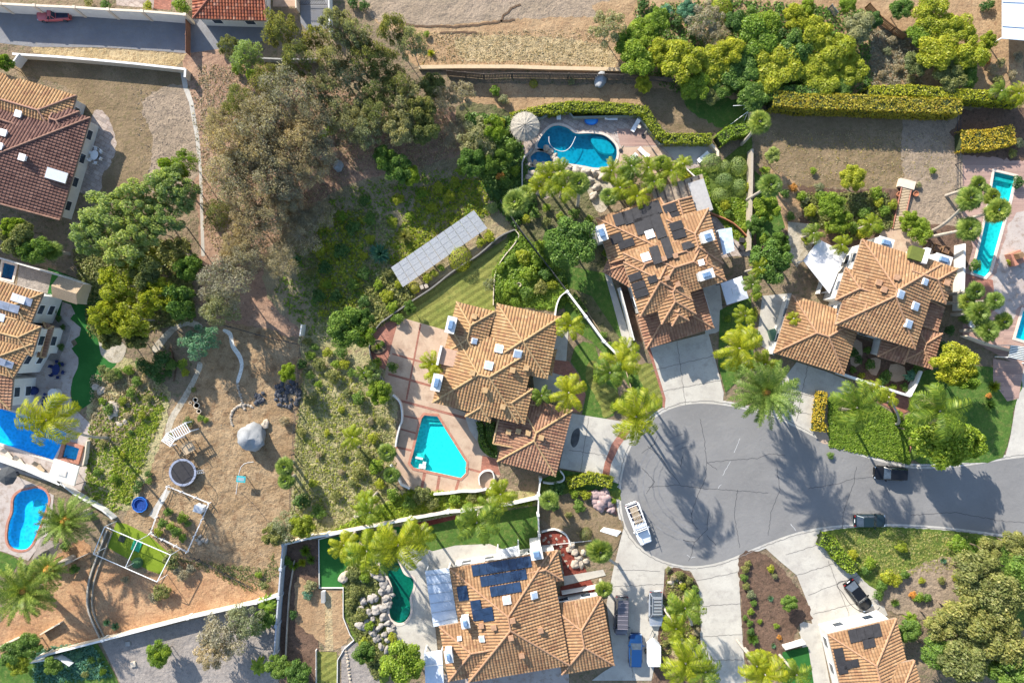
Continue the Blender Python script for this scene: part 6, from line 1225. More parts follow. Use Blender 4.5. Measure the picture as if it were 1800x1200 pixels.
# ---------------------------------------------------------------- vehicles
def carpaint(name, col, met=.4): m = plain(name, col, .28, .03, 1, metal=met, spec=.6); return m
def vehicle(label, cat, px, py, dx, dy, L, Wd, H, paint, kind='car', name='parked_car'):
    b = W(px, py); e = empty(name, b, dirw(dx, dy), label=label, cat=cat, group='vehicles parked around the cul de sac'); g = .22
    cowl, tail = {'car': (.22, -.44), 'suv': (.24, -.485), 'van': (.34, -.49), 'pickup': (.20, -.08)}[kind]; belt = .56*H if kind != 'van' else .5*H
    hood = belt*.9; mb = MB(); st = []; ns = 16; rings = []
    for i in range(ns+1):
        t = i/ns*2-1; x = t*L/2; hw = Wd/2*(1-.16*abs(t)**5-(.10*max(0, t)**7)); 
        zt = belt-.015 if x < cowl*L else belt-(belt-hood*.93)*((x-cowl*L)/(L/2-cowl*L))**1.2
        if kind in ('car',) and x < tail*L+.3: zt = belt*.97
        if abs(t) > .97: zt *= .9
        rings.append([(x, -hw*.92, g), (x, -hw, g+.22), (x, -hw, zt-.22), (x, -hw*.94, zt-.06), (x, -hw*.80, zt), (x, 0, zt+.02), (x, hw*.80, zt), (x, hw*.94, zt-.06), (x, hw, zt-.22), (x, hw, g+.22), (x, hw*.92, g)])
    m = len(rings[0])
    for r_ in rings: mb.v += r_
    for i in range(ns):
        for j in range(m): mb.f.append((i*m+j, (i+1)*m+j, (i+1)*m+(j+1) % m, i*m+(j+1) % m))
    mb.f.append(tuple(range(m))[::-1]); mb.f.append(tuple(ns*m+j for j in range(m))); body = mb.build('body', paint, e, smooth=True)
    # greenhouse
    x1, x0 = cowl*L, tail*L; rk1, rk0 = (.72, .35) if kind in ('suv',) else (.85, .75) if kind == 'car' else (.55, .12) if kind == 'van' else (.65, .22)
    hb, ht = Wd/2*.86, Wd/2*.68; zb, zt = belt-.02, H-.05
    B = [(x0, -hb, zb), (x1, -hb, zb), (x1, hb, zb), (x0, hb, zb)]; Tt = [(x0+rk0, -ht, zt), (x1-rk1, -ht, zt), (x1-rk1, ht, zt), (x0+rk0, ht, zt)]
    mb = MB(); mb.v = B+Tt; mb.f = [(4, 5, 6, 7)]+[(i, (i+1) % 4, 4+(i+1) % 4, 4+i) for i in range(4)]; mb.build('windows', glassm, e)
    mb = MB(); cx = (Tt[0][0]+Tt[1][0])/2; ll = Tt[1][0]-Tt[0][0]
    pr = []
    for sx, sy in ((-1, -1), (1, -1), (1, 1), (-1, 1)):
        for k in range(4): a = math.radians(k*30); rr = .18; ang0 = math.atan2(sy, sx)-math.radians(45)+a; pr.append((cx+sx*(ll/2+.03-rr)+rr*math.cos(ang0), sy*(ht+.03-rr)+rr*math.sin(ang0)))
    mb.prism(pr, zt-.02, zt+.05); roof = mb.build('roof', paint, e)
    mb = MB()
    for a, b_ in zip(B, Tt): mb.tube([a, b_], .05, 5)
    for sg in (0, 3): 
        a = Vector(B[0 if sg == 0 else 3]).lerp(Vector(B[1 if sg == 0 else 2]), .52); b_ = Vector(Tt[0 if sg == 0 else 3]).lerp(Vector(Tt[1 if sg == 0 else 2]), .5); mb.tube([a, b_], .05, 5)
    mb.build('pillars', paint, e)
    for sx in (-.31, .31):
        for sy in (-1, 1):
            wv = MB(); k = 16; R = .34 if kind in ('car',) else .38; y0 = sy*(Wd/2-.24); y1 = sy*(Wd/2-.01)
            ring = lambda y, r: [(sx*L+r*math.cos(t*6.283/k), y, R+r*math.sin(t*6.283/k)) for t in range(k)]
            for y, r in ((y0, R), (y1, R), (y1, R*.6)): wv.v += ring(y, r)
            for i in range(2):
                for j in range(k): wv.f.append((i*k+j, i*k+(j+1) % k, (i+1)*k+(j+1) % k, (i+1)*k+j))
            wv.f.append(tuple(range(k))); wh = wv.build('wheel', blackrubber, e)
            rv = MB(); rv.v = ring(y1+sy*.01, R*.62); rv.f = [tuple(range(k))]; rv.build('rim', chrome, wh)
    for sy in (-1, 1):
        MB().box((L*.478, sy*Wd*.34, hood*.66), (.14, .32, .16)).build('headlight', skyglass, e); MB().box((-L*.488, sy*Wd*.36, belt*.72), (.08, .26, .18)).build('tail_light', redm, e)
        MB().box((x1-.35, sy*(Wd/2+.06), belt-.02), (.16, .24, .16)).build('mirror', paint, e)
    MB().box((L*.49, 0, hood*.5), (.08, Wd*.5, .2)).build('grille', darkm, e); MB().box((-L*.498, 0, .62), (.03, .5, .14)).build('number_plate', whitep, e)
    if kind == 'pickup':
        MB().box((-.30*L, 0, belt-.03), (.37*L, Wd*.78, .07)).build('bed', plain('bed_liner', (.03, .035, .06), .8, .3), e)
        for sy in (-1, 1): MB().box((-.29*L, sy*Wd*.44, belt-.02), (.40*L, Wd*.08, .10)).build('bed_side', paint, e)
        MB().box((-.49*L, 0, belt-.02), (.05, Wd*.8, .1)).build('tailgate', paint, e)
    return e
blk = carpaint('black_car_paint', (.012, .013, .016)); dg = carpaint('dark_teal_paint', (.02, .04, .05)); bl = carpaint('blue_car_paint', (.015, .07, .22)); sv = carpaint('silver_paint', (.42, .45, .50)); wv_ = carpaint('white_car_paint', (.72, .74, .76), 0); rd = carpaint('faded_red_paint', (.52, .12, .13), .1); gy = carpaint('grey_brown_paint', (.16, .15, .17))
vehicle('black SUV parked on the road under the big yellow green tree', 'car', 1561, 830, -1, -.06, 4.7, 2.0, 1.65, blk, 'suv')
vehicle('dark teal sedan parked against the lower kerb of the road', 'car', 1525, 913, 1, 0, 4.5, 1.9, 1.45, dg, 'car')
ev = vehicle('black hatchback charging with its cable looped on the curved driveway', 'car', 1505, 1043, .6, .78, 4.9, 2.0, 1.5, blk, 'car')
vehicle('blue car with black roof parked beside the white trailer', 'car', 1116, 1139, .02, -1, 4.8, 2.0, 1.5, bl, 'suv')
v = vehicle('silver SUV with roof rails parked above the white trailer', 'car', 1151, 1066, 0, 1, 5.0, 2.05, 1.75, sv, 'suv')
for sy in (-1, 1): MB().tube([(-1.9, sy*.62, 1.83), (.2, sy*.62, 1.83)], .035, 5).build('roof_rail', chrome, v)
for k in range(5): MB().box((-1.7+k*.45, 0, 1.80), (.06, 1.1, .05)).build('roof_bar', darkm, v)
v = vehicle('grey brown camper van with a ribbed roof beside the south garage', 'van', 1091, 1078, -.03, 1, 5.6, 2.1, 2.0, gy, 'van')
for k in range(7): MB().box((-2.3+k*.62, 0, 2.0), (.05, 1.5, .05)).build('roof_rib', plain('rib_dark', (.28, .26, .30), .5), v)
v = vehicle('white work pickup with a metal ladder rack at the kerb of the cul de sac', 'pickup truck', 1121, 917, .36, .93, 6.2, 2.1, 1.95, wv_, 'pickup', 'pickup_truck')
rk_ = MB()
for sy in (-1, 1):
    rk_.tube([(-3.1, sy*.95, 2.15), (1.6, sy*.8, 2.15)], .05, 6)
    for x in (-2.9, -1.5, -.4): rk_.tube([(x, sy*.95, 1.0), (x, sy*.95, 2.15)], .045, 5)
for k in range(6): rk_.tube([(-3.0+k*.75, -.95, 2.16), (-3.0+k*.75, .95, 2.16)], .04, 5)
rk_.build('ladder_rack', whitep, v)
lb = MB()
for k in range(5): lb.box((-1.7, -.5+k*.22, 2.2), (2.6-.3*(k % 2), .12, .06), .02*k)
lb.build('lumber', palewood, v)
for x in (-2.2, -1.3): MB().box((x, .1, .95), (.6, 1.1, .45), .1).build('tool_box', plain('tool_metal', (.3, .27, .24), .6, .3), v)
vehicle('faded red pickup with a dark bed on the shaded driveway', 'pickup truck', 99, 29, -1, .04, 4.8, 1.9, 1.6, rd, 'pickup', 'pickup_truck')
# trailer
b = W(1146, 1137); e = empty('utility_trailer', b, dirw(0, -1), label='white enclosed utility trailer with pointed nose below the silver SUV', cat='trailer')
MB().prism([(-1.9, -.88), (1.0, -.88), (1.7, 0), (1.0, .88), (-1.9, .88)], .55, 2.0).build('body', plain('trailer_white', (.72, .74, .78), .45, .05), e)
mb = MB()
for k in range(5): mb.box((-1.6+k*.6, 0, 2.0), (.06, 1.7, .03))
mb.build('roof_rib', plain('rib_pale', (.5, .55, .62), .5), e); MB().tube([(1.4, -.5, .5), (2.7, 0, .5)], .05, 6).tube([(1.4, .5, .5), (2.7, 0, .5)], .05, 6).build('tow_bar', chrome, e)
for sy in (-1, 1):
    wv = MB(); k = 14; wv.v = [(.34*math.cos(t*6.283/k)-.4, y, .34+.34*math.sin(t*6.283/k)) for y in (sy*.9, sy*1.08) for t in range(k)]; wv.f = [(j, (j+1) % k, k+(j+1) % k, k+j) for j in range(k)]+[tuple(range(k)), tuple(range(k, 2*k))]; wv.build('wheel', blackrubber, e)
def cable(name, s, r, mat, label, cat, z=.06):
    P = [W(*p)+Vector((0, 0, z)) for p in crom(q(s), 4, False)]; c = P[0].copy(); o = MB().tube(P, r, 5).build(name, mat, origin=c); return tagit(o, label, cat)
cable('charging_cable', '1488,1020 1475,1022 1471,1030 1480,1040 1492,1058 1505,1070 1520,1075 1540,1072 1546,1066', .04, blackrubber, 'thin black charging cable looping around the black hatchback', 'cable')

# ---------------------------------------------------------------- rocks
RK = []
for s_ in range(6):
    V = []; F = []; nu, nv = 20, 12; off = Vector((s_*7.1, 3.3*s_, 1)); from mathutils import noise as mn
    for j in range(nv+1):
        for i in range(nu):
            th, ph = math.pi*j/nv, 2*math.pi*i/nu; d = Vector((math.sin(th)*math.cos(ph), math.sin(th)*math.sin(ph), math.cos(th))); r = 1+(.55 if s_ else .3)*mn.noise(d*1.1+off)+.22*mn.noise(d*2.6+off)+.06*mn.noise(d*7+off); V.append(tuple(d*r))
    for j in range(nv):
        for i in range(nu): F.append((j*nu+i, (j+1)*nu+i, (j+1)*nu+(i+1) % nu, j*nu+(i+1) % nu))
    RK.append((V, F))
rkc = {}
def boulder(px, py, r, mat, label, group=None, flat=.6, name='boulder', asp=1.0):
    i = 0 if r > 12 else rnd.randrange(6); k = (i, mat.name)
    if k not in rkc: rkc[k] = npmesh(name, np.array(RK[i][0]), RK[i][1], mat, True)
    o = bpy.data.objects.new(name, rkc[k]); C.objects.link(o); R = r/S; o.location = W(px, py)+Vector((0, 0, R*flat*.5)); o.scale = (R*rnd.uniform(.85, 1.2), R*asp*rnd.uniform(.75, 1.05), R*flat*rnd.uniform(.8, 1.2)); o.rotation_euler = (rnd.uniform(-.2, .2), rnd.uniform(-.2, .2), rnd.uniform(0, 6.28))
    if label[0] == '@': auto(o, label[1:], px, py, 'rock', group); return o
    return tagit(o, label, 'rock', group)
boulder(447, 766, 26, greyrock, 'huge smooth grey boulder on the dirt yard', flat=.8); boulder(1055, 143, 15, greyrock, 'large grey boulder in the shade of the dark slatted fence', flat=.8, asp=.7); boulder(595, 293, 9, greyrock, 'grey boulder lying at the foot of a fallen shadow under bare trees', flat=.8)
boulder(467, 745, 8, rock, 'small pale boulder above the huge grey boulder')
G1 = 'boulders piled beside the green pool'
for x, y, r in ((658, 1003, 9), (668, 1012, 10), (675, 1024, 9), (682, 1034, 8), (672, 1038, 8), (660, 1048, 8), (652, 1052, 9), (640, 1056, 9), (678, 1050, 9), (684, 1060, 8), (676, 1066, 9), (662, 1070, 10), (648, 1075, 9), (636, 1068, 8), (636, 1097, 10), (645, 1090, 7), (675, 1082, 9), (682, 1094, 8), (668, 1100, 9), (656, 1108, 9), (664, 1120, 8), (676, 1114, 8), (686, 1106, 8), (682, 1122, 7), (670, 1134, 8), (680, 1140, 7), (641, 1018, 7), (655, 1088, 7), (690, 1044, 6), (690, 1100, 6)):
    boulder(x, y, r*.86, plain('weathered_rock', (.34, .31, .28), .95, .35, 1.6, bump=.7), '@pale rounded boulder', G1, .7)
boulder(606, 1014, 10, rock, 'flat round stone at the edge of the artificial lawn')
for x, y, r in ((1045, 868, 10), (1060, 875, 11), (1055, 888, 10), (1070, 882, 9), (1048, 880, 8), (1074, 895, 7), (1062, 865, 8)): boulder(x, y, r, plain('purple_rock', (.36, .26, .25), .9, .3, 1, bump=.4), '@purplish boulder', 'purplish boulders by the kerb', .6)
for x, y, r in ((960, 262, 6), (968, 268, 6), (974, 276, 6), (978, 283, 6), (955, 290, 6), (948, 289, 5), (941, 287, 5), (930, 290, 5), (962, 293, 6), (980, 290, 7), (935, 305, 6), (945, 308, 6), (928, 312, 6), (1000, 295, 6), (1012, 300, 8), (1028, 303, 8), (1045, 305, 7), (1035, 318, 8), (1048, 330, 8), (1025, 315, 6), (950, 335, 7), (1060, 310, 7), (1042, 345, 7)): boulder(x, y, r, rock, '@tan rockwork boulder', 'rockwork around the lagoon pool', .7)
for k in range(46):
    a, t = rnd.uniform(0, 6.28), math.sqrt(rnd.random()); boulder(500+22*t*math.cos(a)+6*t, 692+24*t*math.sin(a), rnd.uniform(2.5, 5), slate, 'jagged dark slate stone heaped left of the wire fence', 'heap of dark slate stones', .7, 'slate_stone')
for k in range(14): boulder(456+rnd.uniform(-7, 7), 700+rnd.uniform(-9, 9), rnd.uniform(2.5, 4.5), slate, 'dark slate stone in the small loose heap above the grey boulder', 'small heap of slate stones', .7, 'slate_stone')
for x, y, r in ((1010, 970, 8), (1018, 980, 7), (1012, 990, 7), (1022, 992, 6), (1005, 958, 7), (1030, 985, 6), (1000, 965, 6), (1025, 970, 6)): boulder(x, y, r, rock, '@pale front yard boulder', 'boulders by the red mulch bed', .6)
for k in range(22):
    a = k/22*2.9+2.6; boulder(430+24*math.cos(a), 735+24*math.sin(a), rnd.uniform(1.8, 3), rock, '@small border stone', 'arc of border stones', .7, 'border_stone')
for k in range(12): boulder(417+k*1.2, 675+k*4+rnd.uniform(-1, 1), 2.4, rock, 'small white stone continuing the white pebble path', 'stones continuing the pebble path', .7, 'path_stone')
for x, y in ((352, 942), (358, 948), (352, 953), (364, 950), (347, 948)): boulder(x, y, 4, rock, '@white stone', 'white stones by the vegetable bed', .7)
for x, y, r in ((190, 718, 9), (200, 712, 9), (185, 708, 7), (205, 722, 8), (195, 730, 7), (178, 685, 8), (170, 680, 7), (210, 745, 6), (220, 740, 5)): boulder(x, y, r, rock, '@pale flat slope rock', 'rocks on the green slope', .4)
for x, y in ((960, 945), (968, 942), (978, 946), (985, 942), (992, 950), (965, 952), (990, 975), (995, 985), (998, 995), (985, 960), (988, 1005), (955, 948)): boulder(x, y, 3, rock, '@round stepping stone on red mulch', 'stepping stones on red mulch', .3, 'stepping_stone')
for x, y, r in ((1180, 1022, 6), (1197, 1024, 4), (1190, 1020, 3), (1182, 1030, 3)): boulder(x, y, r, rock, 'pale flat rock in the planted strip beside the silver SUV', 'rocks in the planted strip', .5)
for k in range(11): boulder(606+math.cos(k*.16)*2+k*1.0, 1138+k*6, 2.6, rock, 'square edging stone along the curved gravel path', 'edging stones of the gravel path', .7, 'border_stone')

# ---------------------------------------------------------------- garden furniture and toys
def lounger(px, py, dx, dy, label, col=whitep):
    e = empty('sun_lounger', W(px, py), dirw(dx, dy), label=label, cat='sun lounger'); MB().box((-.25, 0, .3), (1.3, .62, .09)).build('seat', col, e)
    mb = MB(); mb.v = [(.4, -.31, .36), (.4, .31, .36), (1.0, .31, .75), (1.0, -.31, .75), (.4, -.31, .29), (.4, .31, .29), (1.0, .31, .68), (1.0, -.31, .68)]; mb.f = [(0, 3, 2, 1), (4, 5, 6, 7), (0, 1, 5, 4), (3, 7, 6, 2), (0, 4, 7, 3), (1, 2, 6, 5)]; mb.build('backrest', col, e)
    for x in (-.8, .35):
        for y in (-.27, .27): MB().box((x, y, 0), (.06, .06, .3)).build('leg', darkm, e)
    return e
lounger(982, 201, 0, -1, 'white lounger against the wall near the palapa'); lounger(1074, 209, -1, 0, 'white lounger right of the blue paddling pool'); lounger(1116, 223, .5, -.85, 'cream lounger angled beside the little round table')
lounger(1130, 269, .75, .75, 'white lounger on the cream terrace right of the lagoon pool'); lounger(1111, 279, -.7, .7, 'pale lounger nearest the palms on the cream terrace'); lounger(1234, 278, .6, -.5, 'white lounger on the grey terrace near the clipped ball shrubs')
lounger(17, 798, -.5, -.6, 'cream lounger at the far left of the long blue pool deck', cream); lounger(38, 810, -.5, -.6, 'cream lounger with a dark cushion on the long pool deck', cream); lounger(72, 820, -.55, -.6, 'tan lounger near the shade sail on the long pool deck', palewood)
def table(px, py, r, label, top=whitep, h=.74, chairs=0, cc=whitep, sx=1.0, rz=0.0):
    e = empty('garden_table', W(px, py), rz, label=label, cat='table', group=None); MB().lathe((0, 0, h-.05), [(.01, 0), (r, 0), (r, .05)], 20, sx, 1).build('tabletop', top, e); MB().tube([(0, 0, 0), (0, 0, h-.04)], .06, 8).lathe((0, 0, 0), [(r*.5, 0), (r*.45, .04)], 12).build('pedestal', darkm, e)
    for k in range(chairs):
        a = k*6.283/chairs+.3; c = W(px, py)+Vector(((r*sx+.35)*math.cos(a)*math.cos(rz)-(r+.35)*math.sin(a)*math.sin(rz), (r*sx+.35)*math.cos(a)*math.sin(rz)+(r+.35)*math.sin(a)*math.cos(rz), 0)); ch = empty('garden_chair', c, math.atan2(c.y-W(px, py).y, c.x-W(px, py).x), label='chair on the %s side of the %s' % (['right', 'lower right', 'lower', 'lower left', 'left', 'upper left', 'upper', 'upper right'][int((math.degrees(math.atan2(W(px, py).y-c.y, c.x-W(px, py).x)) % 360+22.5)//45) % 8], label), cat='chair', group='chairs at the '+label)
        MB().box((0, 0, .42), (.45, .45, .05)).build('seat', cc, ch); MB().box((.2, 0, .45), (.05, .42, .45)).build('backrest', cc, ch)
        for x in (-.19, .19):
            for y in (-.19, .19): MB().box((x, y, 0), (.04, .04, .42)).build('leg', cc, ch)
table(1122, 225, .3, 'small round cream table between two loungers', cream); table(171, 275, .55, 'white wire table on the left curved patio', whitep, chairs=6, sx=1.3, rz=1.3)
table(104, 649, .55, 'oval navy table on the left patio', navy, chairs=6, cc=navy, sx=1.5, rz=1.4); table(1500, 575, .01, 'x') if False else None
e = empty('outdoor_bar', W(95, 700), 0, label='white bar counter with a round end on the left patio', cat='bar counter'); MB().box((-.1, -.7, 0), (.7, 2.2, .95), -.3).build('counter', whitep, e); MB().lathe((.45, .75, 0), [(.75, 0), (.75, .95)], 20).build('round_end', white, e); MB().box((0, .1, .95), (.8, .35, .08), .1).build('sink', chrome, e)
for k in range(4):
    s_ = W(84-k*1.2, 692+k*6); ch = empty('bar_stool', s_, 0, label='navy bar stool lined up left of the white bar counter', cat='stool', group='bar stools at the white counter'); MB().lathe((0, 0, .65), [(.01, 0), (.2, 0), (.2, .08)], 10).build('seat', navy, ch); MB().tube([(0, 0, 0), (0, 0, .66)], .04, 6).build('pedestal', darkm, ch)
o = MB().lathe((0, 0, 0), [(1.0, 0), (1.0, .2), (.75, .38), (.2, .42)], 20, 1, .5, 0).build('pool_float', plain('purple_cover', (.06, .05, .28), .6, .2), origin=None); o.location = W(100, 718); tagit(o, 'purple covered oval tub below the white bar counter', 'tub')
e = empty('grill', W(63, 686), 1.3, label='round dark blue covered grill against the white house wall', cat='grill'); MB().lathe((0, 0, 0), [(.5, 0), (.65, .5), (.6, .9), (.2, 1.1)], 14).build('cover', navy, e)
e = empty('paddling_pool', W(1039, 213), 0, label='oval bright blue paddling pool on the shaded pink deck', cat='paddling pool'); MB().lathe((0, 0, 0), [(.95, 0), (1.0, .3), (.85, .32), (.8, .12)], 24, 1, .65).build('rim', bluem, e); MB().lathe((0, 0, .1), [(.01, .05), (.82, .06)], 24, 1, .65).build('water', plain('paddling_water', (.05, .35, .8), .1, .1), e)
e = empty('palapa', W(923, 222, 2.5), 0, label='round thatched palapa umbrella left of the lagoon pool', cat='umbrella'); e.location.z = 0
mb = MB(); n = 14
for i in range(n):
    a0, a1 = i*6.283/n, (i+1)*6.283/n; am = (a0+a1)/2
    for (r0_, z0_), (r1_, z1_) in (((0.05, 3.3), (1.1, 2.9)), ((1.0, 2.93), (2.1, 2.35))):
        for b0, b1, k0, k1 in ((a0, am, 0, .09), (am, a1, .09, 0)): mb.face([(r0_*math.cos(b0), r0_*math.sin(b0), z0_+k0*.4), (r1_*math.cos(b0), r1_*math.sin(b0), z1_+k0), (r1_*math.cos(b1), r1_*math.sin(b1), z1_+k1), (r0_*math.cos(b1), r0_*math.sin(b1), z0_+k1*.4)])
mb.build('thatch', straw, e); MB().tube([(0, 0, 0), (0, 0, 3.2)], .1, 8).build('pole', wood, e)
mb = MB()
for k in range(170):
    a = rnd.uniform(0, 6.28); r_ = rnd.uniform(1.7, 2.1); mb.tube([(r_*math.cos(a), r_*math.sin(a), 2.5-(r_-1.9)*.4), ((r_+.3)*math.cos(a+.03), (r_+.3)*math.sin(a+.03), 2.2)], .025, 3)
mb.build('thatch_fringe', straw, e)
def parasol(px, py, r, label, col, h=2.4, n=8):
    e = empty('parasol', W(px, py, h), rnd.uniform(0, 1), label=label, cat='umbrella'); e.location.z = 0; MB().lathe((0, 0, h), [(r, -.45), (r*.5, -.12), (.03, .1)], n).build('canopy', col, e); MB().tube([(0, 0, 0), (0, 0, h)], .04, 6).build('pole', darkm, e); MB().lathe((0, 0, 0), [(.3, 0), (.28, .1)], 12).build('base', darkm, e)
parasol(9, 837, 1.4, 'dark charcoal parasol at the left edge above the kidney pool', plain('charcoal_cloth', (.06, .065, .07), .8, .2, 5))
for x, y, t in ((1131, 240, 'closed parasol pole casting a line on the pink deck'), (1091, 265, 'closed parasol pole right of the lagoon pool edge')):
    e = empty('parasol', W(x, y), 0, label=t, cat='umbrella'); MB().tube([(0, 0, 0), (0, 0, 2.6)], .04, 6).build('pole', darkm, e); MB().lathe((0, 0, 0), [(.32, 0), (.3, .12)], 12).build('base', darkm, e); MB().lathe((0, 0, 1.2), [(.06, 0), (.14, .1), (.1, 1.2), (.02, 1.4)], 8).build('canopy', plain('tan_cloth', (.4, .35, .28), .8), e)
def canopy(pts, z, label, col, peak=.6, name='gazebo'):
    P = [W(p[0], p[1], z) for p in pts]; c = sum(P, Vector())/4; o = Vector((c.x, c.y, 0)); e = empty(name, o, label=label, cat='gazebo'); mb = MB(); top = c+Vector((0, 0, peak)); M2 = [p*.3+c*.7+Vector((0, 0, peak*.55)) for p in P]
    for i in range(4): j = (i+1) % 4; mb.face([P[i], P[j], M2[j], M2[i]]); mb.face([M2[i]+Vector((0, 0, .08)), M2[j]+Vector((0, 0, .08)), top])
    for i in range(4): j = (i+1) % 4; mb.face([P[i], P[j], P[j]-Vector((0, 0, .2)), P[i]-Vector((0, 0, .2))])
    mb.build('canopy', col, e, origin=o)
    for p in P: x = p*.95+c*.05-o; MB().tube([(x.x, x.y, 0), (x.x, x.y, z)], .05, 6).build('post', darkm, e)
canopy(q('1267,498 1304,485 1316,524 1278,536'), 2.6, 'square pale gazebo canopy right of the solar house', plain('gazebo_cloth', (.60, .62, .68), .8, .06))
canopy(q('96,806 139,820 130,854 84,840'), 2.7, 'cream shade canopy below the square spa', plain('cream_cloth', (.74, .68, .60), .8, .05), .5)
canopy(q('72,945 104,955 92,986 55,985'), 2.5, 'brown slatted hip roof gazebo beside the date palm', plain('slat_roof', (.20, .17, .15), .8, .3, 5), .8)
# trampoline and play things on the dirt yard
e = empty('trampoline', W(326, 828), .3, label='large round trampoline with a safety net and small ladder', cat='trampoline'); R = 2.0
MB().lathe((0, 0, .85), [(.01, 0), (R*.86, .0)], 32, flat=True).build('mat', plain('trampoline_mat', (.035, .033, .036), .8, .2), e); MB().lathe((0, 0, .84), [(R*.84, .0), (R*.84, .04), (R*1.0, .04), (R*1.0, 0)], 32, flat=True).build('padding', plain('pad_grey_blue', (.28, .31, .40), .6, .15), e)
for k in range(8):
    a = k*.785; MB().tube([(R*1.02*math.cos(a), R*1.02*math.sin(a), 0), (R*1.02*math.cos(a), R*1.02*math.sin(a), 2.6)], .035, 6).build('net_pole', darkm, e)
MB().tube([(R*1.02*math.cos(k*.2618), R*1.02*math.sin(k*.2618), 2.6) for k in range(25)], .025, 5).build('net_hoop', darkm, e)
mb = MB(); 
for sy in (-1, 1): mb.tube([(R*1.0, sy*.22-.6, .85), (R*1.35, sy*.22-.8, 0)], .03, 5)
for k in range(4): mb.tube([(R*(1.03+k*.08), -.22-.62-.05*k, .8-k*.2), (R*(1.03+k*.08), .22-.62-.05*k, .8-k*.2)], .025, 5)
mb.build('ladder', whitep, e)
e = empty('mini_trampoline', W(249, 885), 0, label='small round navy trampoline with folded blue sides', cat='trampoline'); MB().lathe((0, 0, 0), [(1.1, 0), (1.15, .5), (.8, .55), (.75, .3), (.01, .3)], 10).build('mat', plain('navy_plastic', (.02, .06, .25), .4, .4, 4), e); MB().tube([(1.12*math.cos(k*.628), 1.12*math.sin(k*.628), .56) for k in range(11)], .06, 6).build('rim', bluem, e)
def pergola(px, py, ang, lx, ly, z, label, nb=8, mat=whitep):
    e = empty('pergola', W(px, py, z), ang, label=label, cat='pergola'); e.location.z = 0
    for sx in (-1, 1):
        for sy in (-1, 1): MB().box((sx*lx*.44, sy*ly*.42, 0), (.14, .14, z)).build('post', mat, e)
    for sy in (-1, 1): MB().box((0, sy*ly*.42, z), (lx, .1, .18)).build('beam', mat, e)
    for k in range(nb): MB().box((-lx/2+.15+(lx-.3)*k/(nb-1), 0, z+.19), (.09, ly, .12)).build('rafter', mat, e)
pergola(319, 757, math.radians(30), 2.6, 1.6, 2.4, 'white slatted garden arch above the trampoline'); pergola(298, 772, math.radians(55), 1.6, 1.6, 1.6, 'small white slatted arch left of the larger garden arch', 6)
e = empty('playset', W(338, 785), math.radians(30), label='wooden play platform with a slide frame right of the white arch', cat='playset'); MB().box((0, 0, 1.2), (1.8, 1.4, .12)).build('platform', palewood, e); MB().tube([(1.4*math.cos(k*.31-.2), .9*math.sin(k*.31), 1.5) for k in range(11)], .04, 5).build('guard_rail', palewood, e)
for x in (-.8, .8):
    for y in (-.6, .6): MB().box((x, y, 0), (.1, .1, 1.9)).build('post', palewood, e)
e = empty('hoop_stand', W(431, 838), -.1, label='turquoise framed play board standing on the bare dirt', cat='play board'); MB().box((0, 0, 1.5), (1.3, .9, .08)).build('board', turq, e); MB().box((0, 0, 1.585), (.95, .5, .02)).build('panel', plain('pale_panel', (.25, .35, .38), .6), e); MB().tube([(0, .3, 0), (0, .3, 1.5)], .06, 6).build('pole', darkm, e)
cable('court_rope', '415,868 424,820 446,811', .03, whitep, 'thin white rope line left of the turquoise play board', 'rope'); cable('ground_rope', '425,866 450,890 470,915', .03, darkm, 'thin dark rope running down from the turquoise play board', 'rope')
for x, y, r, t in ((346, 702, 4.5, 'small cream pot, topmost of the row beside the flagstone path'), (348, 712, 5.5, 'large cream pot, middle of the row beside the flagstone path'), (352, 722, 4, 'small cream pot, lowest of the row beside the flagstone path'), (337, 707, 2.5, 'tiny cream pot left of the pot row')):
    e = empty('plant_pot', W(x, y), 0, label=t, cat='pot'); R = r/S; MB().lathe((0, 0, 0), [(R*.7, 0), (R, .45), (R, .5), (R*.8, .5), (R*.75, .35)], 16).build('pot', cream, e); MB().lathe((0, 0, .33), [(.01, 0), (R*.78, .02)], 12).build('soil', plain('soil', (.15, .09, .06), .9), e)
# cage over the turf court
e = empty('batting_cage', W(228, 962), 0, label='white pipe frame cage above the small turf court', cat='sports cage'); o = e.location
c4 = [W(x, y, 3.0)-Vector(o) for x, y in q('184,925 164,973 276,1022 300,975')]; mb = MB()
for i in range(4): mb.tube([c4[i], c4[(i+1) % 4]], .06, 6)
m1, m2 = (c4[0]+c4[3])/2, (c4[1]+c4[2])/2; mb.tube([m1, m2], .05, 6); mb.build('top_frame', whitep, e)
for v in c4+[m1, m2]: MB().tube([(v.x, v.y, 0), tuple(v)], .05, 6).build('post', whitep, e)
for x, y, lx, ly, m, t in ((241, 958, 1.3, 1.6, plain('green_mat', (.02, .30, .16), .9), 'bright green square mat on the turf court'), (215, 946, .9, .9, plain('black_mat', (.03, .04, .035), .9), 'small black square mat on the turf court')):
    o_ = MB().box((0, 0, 0), (lx, ly, .05), -.35).build('practice_mat', m, origin=None); o_.location = W(x, y)+Vector((0, 0, .35)); o_.location.z = max(s_[1] for s_ in SHEETS)*.004+.02; tagit(o_, t, 'mat')
e = empty('net_ball_basket', W(243, 988), 0, label='round dark net on the lower edge of the turf court', cat='net'); MB().lathe((0, 0, 0), [(.8, 0), (.75, .5), (.4, .9), (.05, 1.0)], 14).build('net', plain('net_dark', (.05, .12, .05), .9, .3, 6), e)
